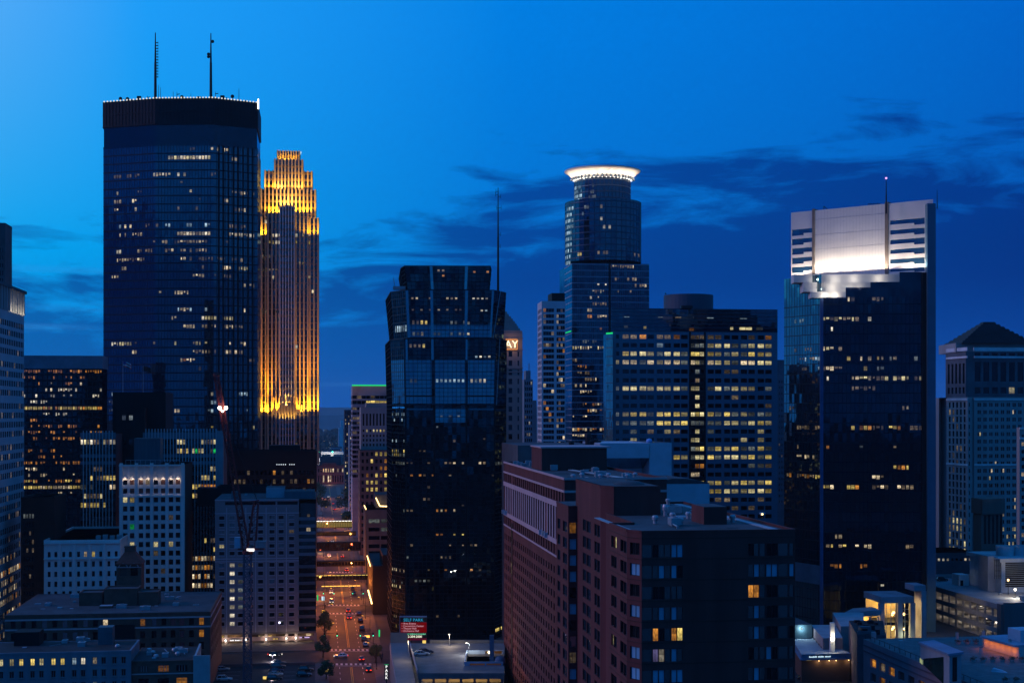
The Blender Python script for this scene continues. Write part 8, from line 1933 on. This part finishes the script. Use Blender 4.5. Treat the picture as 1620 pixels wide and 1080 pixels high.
# pale strips between the tall windows
tq = (A9-A).normalized()
T.bars(bd, A9, A, [], [(c_[1]+d_[0])/2 for c_, d_ in zip(cols, cols[1:])], zt-14.2, zt-6.9, .1, .1, 0, 1.3, .12)
T.part('stone_band', bd, brickt)
sl_ = MB(); a_, b_ = cols[4]; q = A9 - tq*a_; nn = Vector((-tq.y, tq.x, 0)); sl_.obox(A9 - tq*(a_-.6) + V*.0 - V*.12, -tq*(b_-a_+1.2), V*.1, (0, 0, zt-16.5)); T.part('stair_slot_shade', sl_, black)  # black strip on the wall face stands for the shade inside the recess
T.wins.append((A9 - tq*((a_+b_)/2) - V*.16 + Vector((0, 0, zt-19.5)), -tq, .6, 4.0, 'dim')); T.wins.append((A9 - tq*((a_+b_)/2) - V*.16 + Vector((0, 0, zt-29)), -tq, .6, 3.5, 'dim'))
# penthouse on its roof
Yp = gy(744, zt-.6); C_ = fl(857, Yp); w = MB(); D_ = along(C_, V, 960); zp_ = gz(708.5, Yp); C9 = along(C_, U, 841); w.prism([C_, D_, D_ + (C9-C_), C9], zt-.6, zp_, 0, 1); T.part('penthouse', w, [brick, roofm])
w = MB(); w.obox(C_ - V*.3 - U*.3 + Vector((0, 0, zp_-.02)), (D_-C_)+V*1.4, (C9-C_)+U*.6, (0, 0, .35)); T.part('penthouse_coping', w, brickt)
for k in range(6): w = MB(); q = A + V*(3+k*3.1) + U*(6+6*(k % 2)); w.lathe((q.x, q.y, zt-.6), [(.35, 0), (.35, .8), (.6, .85), (.5, 1.2), (.1, 1.3)], 8); T.part('roof_vent', w, steel)
for k in range(5): w = MB(); q = A9 - tq*(4+k*4) + V*(3+k % 2*3); w.cbox((q.x, q.y, zt-.6), 1.6, 1.2, .9+.3*(k % 2)); T.part('roof_box', w, steel)
clutter(T, A + V*2 + U*3, 19, 60, zt-.6, 12, 8)
w = MB()
for k in range(3): w.tube(A + V*(13+k*.5) + U*3 + Vector((0, 0, zt-.1)), A + V*(9+k*.5) + U*46 + Vector((0, 0, zt-.1)), .16, None, 6)
T.part('roof_pipe', w, steel); T.finish()
# round lit cabinets on the cornice
for f in (.93, .98, .30, .26, .22): q = A9.lerp(A, 1-f) - V*.5; w = MB(); w.cbox((q.x, q.y, zt-15), .8, .6, 1.2); o = T.part('cornice_lantern', w, bluemetal)

# --- stepped brick apartment block in front
T = Bld('brick_tower', (gx(992, 201), 201), 'foreground brick apartment block stepped in three, with curtained and amber lit windows'); T.vis = (880, 1260, 755, 1080); T.frame = FR
# rear step
a = fl(899, 256); a9 = along(a, U, 880.3); b_ = a + V*6; z1 = gz(800, 256); w = MB(); fl_h = 2.92
def stack(z1, top, n, h): return [(z1-top-fl_h*i-h, z1-top-fl_h*i) for i in range(n)]
rw = stack(z1, 3.0, 13, 1.9); La = (a9-a).length
T.wall(w, a9, a, 0, z1, [(La-(along(a, U, 882)-a).length, La-(along(a, U, 886.5)-a).length), (La-(along(a, U, 890.5)-a).length, La-(along(a, U, 897)-a).length)], rw, lambda c, r, x, y: 'white' if R.random() < .03 else 'blue', .35)
def lst(c, r, x, y): return ('amber', 'curtain', 'curtain', 'curtain', 'dark', 'curtain', 'dark', 'blue', 'dim', 'curtain')[r % 10] if c == 0 else 'dark'
T.wall(w, a, b_, 0, z1, [(.25, 1.45)], rw, lambda c, r, x, y: lst(c, 12-r, x, y), .35); p = [a, b_, b_+U*14, a9]; w.prism(p, 0, z1, 0, 1, sides=(1, 2)); w.face([(q.x, q.y, z1-.3) for q in p], 1); parapet(w, p, z1-.3, .3, .35)
T.part('rear_wall', w, [brick, roofm])
# middle step
a = fl(950, 235); a9 = along(a, U, 911); c_ = fl(971, 232.4); b_ = along(c_, V, 1045); z1 = gz(767.5, 235); w = MB(); La = (a9-a).length
u_ = lambda px: La-(along(a, U, px)-a).length
rw = stack(z1, 6.7, 12, 2.0)
T.wall(w, a9, a, 0, z1, [(u_(922), u_(927.6)), (u_(928.2), u_(934.5)), (u_(940.5), u_(944.6)), (u_(945), u_(949.2))], rw, lambda c, r, x, y: 'white' if R.random() < .02 else 'blue', .35)
p = [a, c_, b_, b_+U*26, a9]; w.prism(p, 0, z1, 0, 1, sides=(0, 1, 2, 3)); w.face([(q.x, q.y, z1-.4) for q in p], 1); parapet(w, p, z1-.4, .4, .4); T.part('middle_wall', w, [brick, roofm])
w = MB(); q = c_ + V*1.0 + U*6; w.lathe((q.x+2.8, q.y, z1-.4), [(2.6, 0), (2.6, .5), (1.8, .9), (.2, 1.0)], 20); q = c_ + V*5 + U*10; w.cbox((q.x, q.y, z1-.4), 1.5, 1.5, .9); T.part('roof_unit', w, roofm)
# front step
a = fl(992, 201); a9 = along(a, U, 964.3); c_ = fl(1015, 198.7); b_ = along(c_, V, 1258); z1 = gz(837, 201); w = MB(); La = (a9-a).length; zr = z1-.35
u_ = lambda px: La-(along(a, U, px)-a).length
rw = stack(z1, 1.75, 10, 1.72)
T.wall(w, a9, a, 0, z1, [(u_(967), u_(971)), (u_(971.3), u_(975.6)), (u_(981.5), u_(986.6)), (u_(987), u_(991.4))], rw, lambda c, r, x, y: ('cream' if (c == 1 and abs(y-858) < 9) or (c == 0 and abs(y-1003) < 9) else ('blue' if c % 2 else 'dark')), .35)
Lc = (c_-a).length
T.wall(w, a, c_, 0, z1, [(Lc*.2, Lc*.86)], rw, lambda c, r, x, y: 'curtain' if (len(rw)-1-r) in (1, 3, 5, 6, 8) else 'dark', .35)
fx = lambda px: (along(c_, V, px)-c_).length
sp = [(1016, 1032), (1033, 1041.5), (1042.5, 1051), (1052, 1061), (1062.5, 1070.5), (1071.5, 1080), (1184, 1192.5), (1193, 1201), (1202, 1211), (1212.5, 1220.5), (1221, 1230), (1231.5, 1247.5), (1249, 1256)]
P_, C, D, A_, W_, Vv = 'teal', 'curtain', 'dark', 'amber', 'white', 'violet'
ROOM['teal'] = glass('pane_teal', (.55, .72, .78), .26, (.012, .018, .022), .2)
tab = [[P_,D,P_,P_,C,C, D,P_,P_,D,D,P_,P_], [P_,P_,C,P_,C,D, P_,C,P_,C,C,P_,C], [P_,D,D,P_,P_,P_, A_,A_,P_,D,D,P_,P_], [P_,P_,C,P_,C,P_, P_,C,P_,D,D,P_,P_], [P_,A_,D,P_,A_,'yellow', P_,C,P_,D,D,P_,D], [P_,Vv,W_,P_,C,P_, D,P_,P_,C,D,P_,P_], [P_,C,C,P_,C,C, P_,C,P_,D,D,P_,P_], [P_,D,C,P_,D,P_, P_,D,P_,C,C,P_,D]]
rwf = stack(z1, 2.0, 10, 1.75)
T.wall(w, c_, b_, 0, z1, [(fx(x0), fx(x1)) for x0, x1 in sp], rwf, lambda c, r, x, y: tab[(len(rwf)-1-r) % 8][c], .3)
b9 = b_ + U*62; n9 = a9 + V*3.6; p = [a, c_, b_, b9, n9 + U*45, n9, a9]; w.prism(p, 0, z1, 0, 1, sides=(2, 3, 4, 5), top=False)
roofp = p; w.face([(q.x, q.y, zr) for q in roofp], 1); parapet(w, roofp, zr, .35, .35)
T.part('front_wall', w, [brick, roofm])
w = MB(); q = fl(1113.5, 214); e_ = along(q, V, 1150); q9 = along(q, U, 1094); w.prism([q, e_, e_+(q9-q), q9], zr, gz(801.5, 214), 0, 1); T.part('penthouse', w, [brick, roofm])
jt = MB()
for k in range(11): T.bars(jt, a9, a, [z1-1.1-fl_h*k], [], 0, z1, .1, .035); T.bars(jt, a, c_, [z1-1.1-fl_h*k], [], 0, z1, .1, .035); T.bars(jt, c_, b_, [z1-1.1-fl_h*k], [], 0, z1, .1, .035)
T.part('brick_course', jt, brickd)
clutter(T, c_ + V*4 + U*3, 16, 40, zr, 9, 5)
w = MB(); rp_ = [b_, b9]; w.obox(b_ - V*2.6 + U*1 + Vector((0, 0, zr+.01)), V*1.1, U*58, (0, 0, .12)); w.obox(c_ - V*1.2 + U*2.5 + Vector((0, 0, zr+.01)), V*.9, U*26, (0, 0, .1)); T.part('roof_walkway', w, roofl)
for px, py, h in ((1036.5, 828, 1.25), (1052.5, 816, 1.9), (1064, 822, 1.15), (1077, 830, 1.1), (1089, 820, 1.1), (1057, 797, 1.0), (1159, 826, 1.2), (1130, 800, .0), (1206, 815, .5)):
    if h <= 0: continue
    Yq = gy(py, zr); q = fl(px, Yq); w = MB(); r_ = .34; w.lathe((q.x, q.y, zr), [(r_, 0), (r_, h*.5), (r_*1.5, h*.52), (r_*1.5, h*.8), (r_*1.1, h), (.05, h)], 12); w.tube((q.x-r_*1.4, q.y, zr+h*.66), (q.x+r_*1.4, q.y, zr+h*.66), .1); T.part('roof_vent', w, steel, smooth=False)
T.finish()
q = pt(1206, 814, gy(820, zr)); o = empty('roof_lamp', (q.x, q.y, zr), 'small yellow lamp on the roof of the foreground brick block', 'lamp'); w = MB(); w.tube((q.x, q.y, zr), q, .06); w.build('pole', darkm, o); w = MB(); w.ball(q + Vector((0, 0, .1)), .16, 8); w.build('lamp_head', G_warm, o); lamp('roof_lamp_light', (q.x, q.y-.2, q.z+.3), 90, (1, .8, .4), size=.1)

# --- pale blue metal-clad halls behind the brick slab
Y0 = 455; A = fl(1027.5, Y0); B_ = along(A, V, 1062.5); z1 = gz(700, Y0); T = Bld('metal_hall', (A.x, A.y), 'pale blue metal clad hall with a sloped window, rising behind the brick slab roof')
w = MB(); w.prism([A, B_, B_+U*30, A+U*30], 0, z1, 0, 1); A2 = A - V*16.2; w.obox(A2 - U*.4 + Vector((0, 0, gz(724, Y0))), V*16.0, U*30, (0, 0, z1-gz(724, Y0)-.1)); w.obox(A2 + U*9, V*16, U*20, (0, 0, gz(724, Y0)-.01)); T.part('wall', w, [bluemetal, roofm])
w = MB(); z2, z3 = gz(742, Y0), gz(724, Y0); q0, q1 = A2 + V*2.5 + U*8.5, A - V*.1 + U*8.5; q2, q3 = A - V*.1, A2 + V*2.5
w.face([(q0.x, q0.y, z2), (q1.x, q1.y, z2), (q2.x, q2.y, z3-.02), (q3.x, q3.y, z3-.02)], 0, [(0, 0), (6, 0), (6, 2), (0, 2)]); T.part('sloped_window', w, gblue)
w = MB(); q = A - V*42 + U*4; w.obox((q.x, q.y, 0), V*25.5, U*40, (0, 0, gz(704, Y0))); T.part('dark_wing', w, conc_d)
for px, h in ((930, 3.6), (936, 1.6), (941, 1.9), (946, 1.4), (904, 1.2)): w = MB(); q = fl(px, Y0+8); w.lathe((q.x, q.y, gz(704, Y0)), [(.9, 0), (.9, h*.6), (1.3, h*.65), (1.0, h), (.1, h)], 10); T.part('roof_vent', w, darkm)
w = MB(); w.lathe(pt(1027, 697, Y0+3), [(.1, -.9), (.9, -.5), (1.0, 0), (.8, .5), (.1, .8)], 12); q = pt(1027, 700, Y0+3); w.tube((q.x, q.y, z1-.2), (q.x, q.y, q.z), .15); T.part('satellite_dish', w, pbr('dish_blue', (.2, .45, .8), .5), smooth=True); T.finish()
Y0 = 345; A = fl(1040, Y0); B_ = along(A, V, 1122.5); z1 = gz(765, Y0); T = Bld('metal_hall', (A.x, A.y), 'pale blue panelled block with a low curved roof, just behind the foreground brick block')
w = MB(); w.prism([A, B_, B_+U*24, A+U*24], 0, z1, 0, 1); T.bars(w, A, B_, [z1-2.4, z1-4.8], [i*1.6 for i in range(1, 9)], z1-9, z1-.2, .05, .02); T.part('wall', w, [bluemetal, roofm])
w = MB(); L = (B_-A).length; w.loft([[q + Vector((0, 0, z)) for q, z in ((A+V*L*f-U*.1, z1+.02), (A+V*L*f-U*.1, z1+h+.05), (A+V*L*f+U*18, z1+h+.05), (A+V*L*f+U*18, z1+.02))] for f, h in ((0, .5), (.3, 1.2), (.55, 1.15), (.8, .7), (1, .05))]); T.part('roof', w, roofm); T.finish()

# ================================================================ PARKING DECK WITH THE BIG SIGN
zd = 12.0; Yf, Yb = gy(1065, zd), 417
T = Bld('parking_deck', (gx(720, 395), 395), 'concrete rooftop parking deck with a ramp opening, at the foot of the black faceted tower', 'parking deck')
deckm = pbr('deck_concrete', (.15, .155, .165), .75, var=.3, scale=.25)
xl = lambda Y: gx(650.5, 408) + (gx(664.5, 359)-gx(650.5, 408))*(408-Y)/49.0; xr = lambda Y: -2.1
Ha, Hb = gy(1052, zd), gy(1034, zd); hx = gx(738, 390)
w = MB()
def slab(pts, z0, z1, m=0): w.prism([Vector(p).to_3d() if len(p) == 3 else Vector((*p, 0)) for p in pts], z0, z1, m, m, bottom=True)
slab([(xl(Yf), Yf), (xr(0), Yf), (xr(0), Ha), (xl(Ha), Ha)], zd-.6, zd); slab([(xl(Ha), Ha+.001), (hx, Ha+.001), (hx, Hb), (xl(Hb), Hb)], zd-.6, zd); slab([(xl(Hb), Hb+.001), (xr(0), Hb+.001), (xr(0), Yb), (xl(Yb), Yb)], zd-.6, zd)
T.part('deck', w, deckm)
w = MB(); slab([(xl(Yf), Yf), (xr(0), Yf), (xr(0), Yb), (xl(Yb), Yb)], zd-4.4, zd-4.0); T.part('lower_deck', w, deckm)
w = MB(); w.obox((xl(Yf), Yf-.3, zd-1.3), (xr(0)-xl(Yf), 0, 0), (0, .29, 0), (0, 0, 1.5)); T.part('fascia', w, deckm); w = MB(); w.obox((xl(Yf)+.2, Yb+.1, 0), (xr(0)-xl(Yf)-.2, 0, 0), (0, .4, 0), (0, 0, zd+.9)); T.part('back_wall', w, deckm)
for k in range(7): c9 = MB(); x = xl(Yf)+.5+(xr(0)-xl(Yf)-1)*k/6; c9.box(x-.3, x+.3, Yf-.1, Yf+.6, 0, zd-.61); T.part('column', c9, conc_d)
w = MB(); w.obox((xl(Yf)+.5, Yf+10, zd-4), (xr(0)-xl(Yf)-1, 0, 0), (0, .3, 0), (0, 0, 3.3)); T.part('inner_wall', w, pbr('deck_inner_wall', (.45, .36, .22), .8))
w = MB(); h = 1.05
w.obox((hx-.3, Ha-.3, zd), (xr(0)-hx, 0, 0), (0, .3, 0), (0, 0, h)); w.obox((hx-.3, Hb+.01, zd), (xr(0)-hx, 0, 0), (0, .3, 0), (0, 0, h)); w.obox((hx-.3, Ha+.001, zd), (.3, 0, 0), (0, Hb-Ha, 0), (0, 0, h)); T.part('ramp_parapet', w, pbr('ramp_parapet_paint', (.30, .40, .52), .7)); w = MB(); w.box(hx+1.2, hx+5.2, Ha-.34, Ha-.301, zd+.15, zd+.6); w.box(hx+5.6, hx+9.6, Ha-.34, Ha-.301, zd+.15, zd+.6); w.box(hx+5, hx+9.6, Hb-.03, Hb+.005, zd+.1, zd+.9); T.part('lit_opening', w, ROOM['amber'])
w = MB(); q = fl(778, Ha+6); w.box(q.x-.6, q.x+.6, q.y-.6, q.y+.6, zd-4, gz(1004, q.y)); w.lathe((q.x+2.2, q.y, zd-.4), [(1.5, 0), (1.5, 1.0), (1.1, 1.7), (.2, 2.0)], 14); T.part('vent_stack', w, pbr('vent_stack_paint', (.10, .16, .24), .7))
# railing along the deck edge and the sloped side ramp
w = MB(); P0, P1 = Vector((xl(Yb-3), Yb-3, zd)), Vector((xl(Yf), Yf, zd)); w.obox(P0 - Vector((.25, 0, 0)), P1-P0, Vector((.25, 0, 0)), (0, 0, 1.0)); P0, P1 = Vector((gx(616.5, 424), 424, 9.0)), Vector((gx(628, 372), 372, 7.2)); w.obox(P0, P1-P0, Vector((.3, 0, 0)), (0, 0, 1.3)); T.part('edge_wall', w, pbr('edge_wall_paint', (.26, .27, .30), .7))
w = MB(); a0, a1, a2, a3 = Vector((gx(617, 424), 424, 0)), Vector((xl(424)-.35, 424, 0)), Vector((xl(366)-.35, 366, 0)), Vector((gx(630, 366), 366, 0))
w.loft([[a0, a1, a2, a3], [a0+Vector((0, 0, 11.0)), a1+Vector((0, 0, 11.0)), a2+Vector((0, 0, 8.2)), a3+Vector((0, 0, 8.2))]]); w.obox(a0 + Vector((.1, .02, 0)), (a1-a0)-Vector((.2, 0, 0)), (0, .3, 0), (0, 0, 14.0)); T.part('side_ramp', w, pbr('ramp_concrete', (.19, .185, .195), .8, var=.15, scale=.2)); T.finish()
for fx_ in (.15, .45, .8): lamp('deck_light', (xl(Yf)+(xr(0)-xl(Yf))*fx_, Yf+4, zd-1.2), 700, (1, .66, .30), size=.5)
q = Vector((hx+6, (Ha+Hb)/2, zd-1)); lamp('ramp_light', q, 500, (1, .68, .35), size=.4)
for px, py, Yq, pw, lab, hh in ((689, 1018, 414, 260, None, 4.5), (725, 1044, 391, 300, None, 4), (645, 1045, 400, 240, None, 3)):
    pass
o = empty('deck_lamp', (gx(742, 396), 396, zd), 'thin lamp post at the ramp opening on the parking deck', 'lamp post'); w = MB(); q = pt(742, 1017, 396); w.tube((q.x, 396, zd), q, .08); w.bar(q, q + Vector((-.7, 0, .1)), .08); w.build('pole', steel, o); w = MB(); w.box(q.x-.95, q.x-.45, 395.85, 396.15, q.z+.06, q.z+.16); w.build('lamp_head', G_led, o); lamp('deck_lamp_light', (q.x-.7, 395.9, q.z-.1), 1100, (.95, .9, .85), size=.2)
for q, pw, col_ in ((pt(711, 1022, 412), 1100, (1, .75, .5)), (pt(646, 1030, 400), 700, (1, .75, .4))):
    o = empty('deck_lamp', (q.x, q.y, zd), 'short lamp post at the back of the parking deck' if pw > 1000 else 'short lamp post beside the sloped side ramp of the parking deck', 'lamp post'); w = MB(); w.tube((q.x, q.y, zd), (q.x, q.y, zd+3.4), .07); w.build('pole', steel, o); w = MB(); w.box(q.x-.25, q.x+.25, q.y-.2, q.y+.2, zd+3.41, zd+3.55); w.build('lamp_head', darkm, o); lamp('deck_lamp_light', (q.x, q.y-.5, zd+3.2), pw, col_, size=.2)
for i, (px, py, cn, cc, lab) in enumerate(((667, 1036, 'white', (.62, .62, .64), 'pale car parked on the rooftop deck below the big sign'), (673, 1033, 'navy', (.03, .04, .08), 'dark blue car parked on the rooftop deck just behind the pale one'))):
    Yq = gy(py, zd); car((gx(px, Yq), Yq, zd+.01), rzV+.1, cn, cc, lab, 'cars on the rooftop deck')
q = pt(751, 1037, 392); car((q.x, 392, zd-3.99), rzU+1.2, 'maroon', (.12, .02, .02), 'car with red tail lights down in the ramp opening of the deck', 'cars on the rooftop deck', False, True)
# big sign
Ys = 428; q0, q1 = pt(633, 1012.3, Ys), pt(675, 976, Ys); o = empty('parking_sign', (pt(650, 1012, Ys).x, Ys, 0), 'tall red and black parking sign on a pole above the rooftop deck', 'sign'); Wd, Hg = q1.x-q0.x, q1.z-q0.z
w = MB(); w.box(q0.x, q1.x, Ys, Ys+.9, q0.z, q1.z); w.build('sign_box', pbr('sign_black', (.006, .010, .016), .5), o)
w = MB(); w.box(q0.x-.16, q0.x-.001, Ys-.1, Ys+.9, q0.z, q1.z); w.box(q0.x-.16, q1.x, Ys-.1, Ys+.9, q1.z+.001, q1.z+.35); w.build('sign_frame', pbr('sign_frame', (.20, .24, .36), .6), o)
zr0, zr1 = q0.z+Hg*.34, q0.z+Hg*.79; w = MB(); w.box(q0.x+.08, q1.x-.02, Ys-.03, Ys-.001, zr0, zr1); w.build('red_panel', glow('sign_red', (.30, .004, .006), .42), o)
w = MB(); w.box(q0.x+.08, q1.x-.02, Ys-.03, Ys-.001, q0.z+.05, q0.z+Hg*.10); w.build('maroon_panel', glow('sign_maroon', (.12, .006, .03), .6), o)
w = MB(); w.tube((o.location.x, Ys+.5, 0), (o.location.x, Ys+.5, q0.z), .22); w.build('pole', darkm, o)
cx = (q0.x+q1.x)/2; VX = Vector((1, 0, 0))
text('lettering', 'SELF PARK', 1.30, glow('sign_blue', (.03, .36, .62), .8), (cx, Ys-.06, q0.z+Hg*.885), o, VX, .02)
pk = glow('sign_pink', (.85, .45, .55), .75)
for i, (s_, m) in enumerate((('\u2022 Area Events', pk), ('\u2022 Convention Center', pk), ('\u2022 Theater Hall', pk), ('\u2022 Orchestra Hall', pk))):
    text('lettering', s_, .78, m, (q0.x+.45, Ys-.07, zr1-Hg*.055-i*Hg*.108), o, VX, .02, 'LEFT')
text('lettering', 'MONTHLY PARKING AVAILABLE', .52, glow('sign_mint', (.3, 1, .6), 1.0), (cx, Ys-.06, q0.z+Hg*.275), o, VX, .02)
text('lettering', '612-204-2000', .92, glow('sign_cream', (1, .98, .75), 1.5), (cx, Ys-.06, q0.z+Hg*.165), o, VX, .02)
w = MB(); q = pt(671, 1017, Ys); w.box(q.x-.5, q.x+.5, Ys, Ys+.6, q.z-.9, q.z+.9); tag(w.build('light_box', G_yel, origin=q), 'small glowing yellow panel just under the big parking sign', 'sign')
# vertical blade sign at the street corner
Ys = 405; o = empty('blade_sign', (gx(611.5, Ys), Ys, 0), 'black blade sign with white stacked letters at the street edge of the parking deck', 'sign')
za, zb9 = gz(1075, Ys), gz(1050, Ys); x = gx(611.5, Ys); w = MB(); w.box(x-.6, x+.6, Ys, Ys+.4, za, zb9); w.box(x-.15, x+.15, Ys+.1, Ys+.3, 0, za); w.build('sign_box', MATS['sign_black'], o)
for i, ch in enumerate('PARK'): text('lettering', ch, 1.15, G_white, (x, Ys-.05, zb9-.75-i*1.03), o, VX, .03)
w = MB(); w.box(x-.6, x+.6, Ys-.06, Ys-.01, zb9-.12, zb9-.02); w.build('green_trim', G_green, o)
# ================================================================ AIR
def haze_box():
    b = MB(); b.box(-5600, 5600, -400, 10800, -1.2, 285); m = bpy.data.materials.new('haze'); m.use_nodes = True; nt = m.node_tree; nt.nodes.clear()
    v = nt.nodes.new('ShaderNodeVolumePrincipled'); v.inputs['Color'].default_value = (.8, .9, 1, 1); v.inputs['Density'].default_value = 3.0e-5; v.inputs['Anisotropy'].default_value = .0
    o = nt.nodes.new('ShaderNodeOutputMaterial'); nt.links.new(v.outputs[0], o.inputs['Volume']); tag(b.build('haze', m), kind='stuff')
haze_box()
bpy.context.view_layer.update()
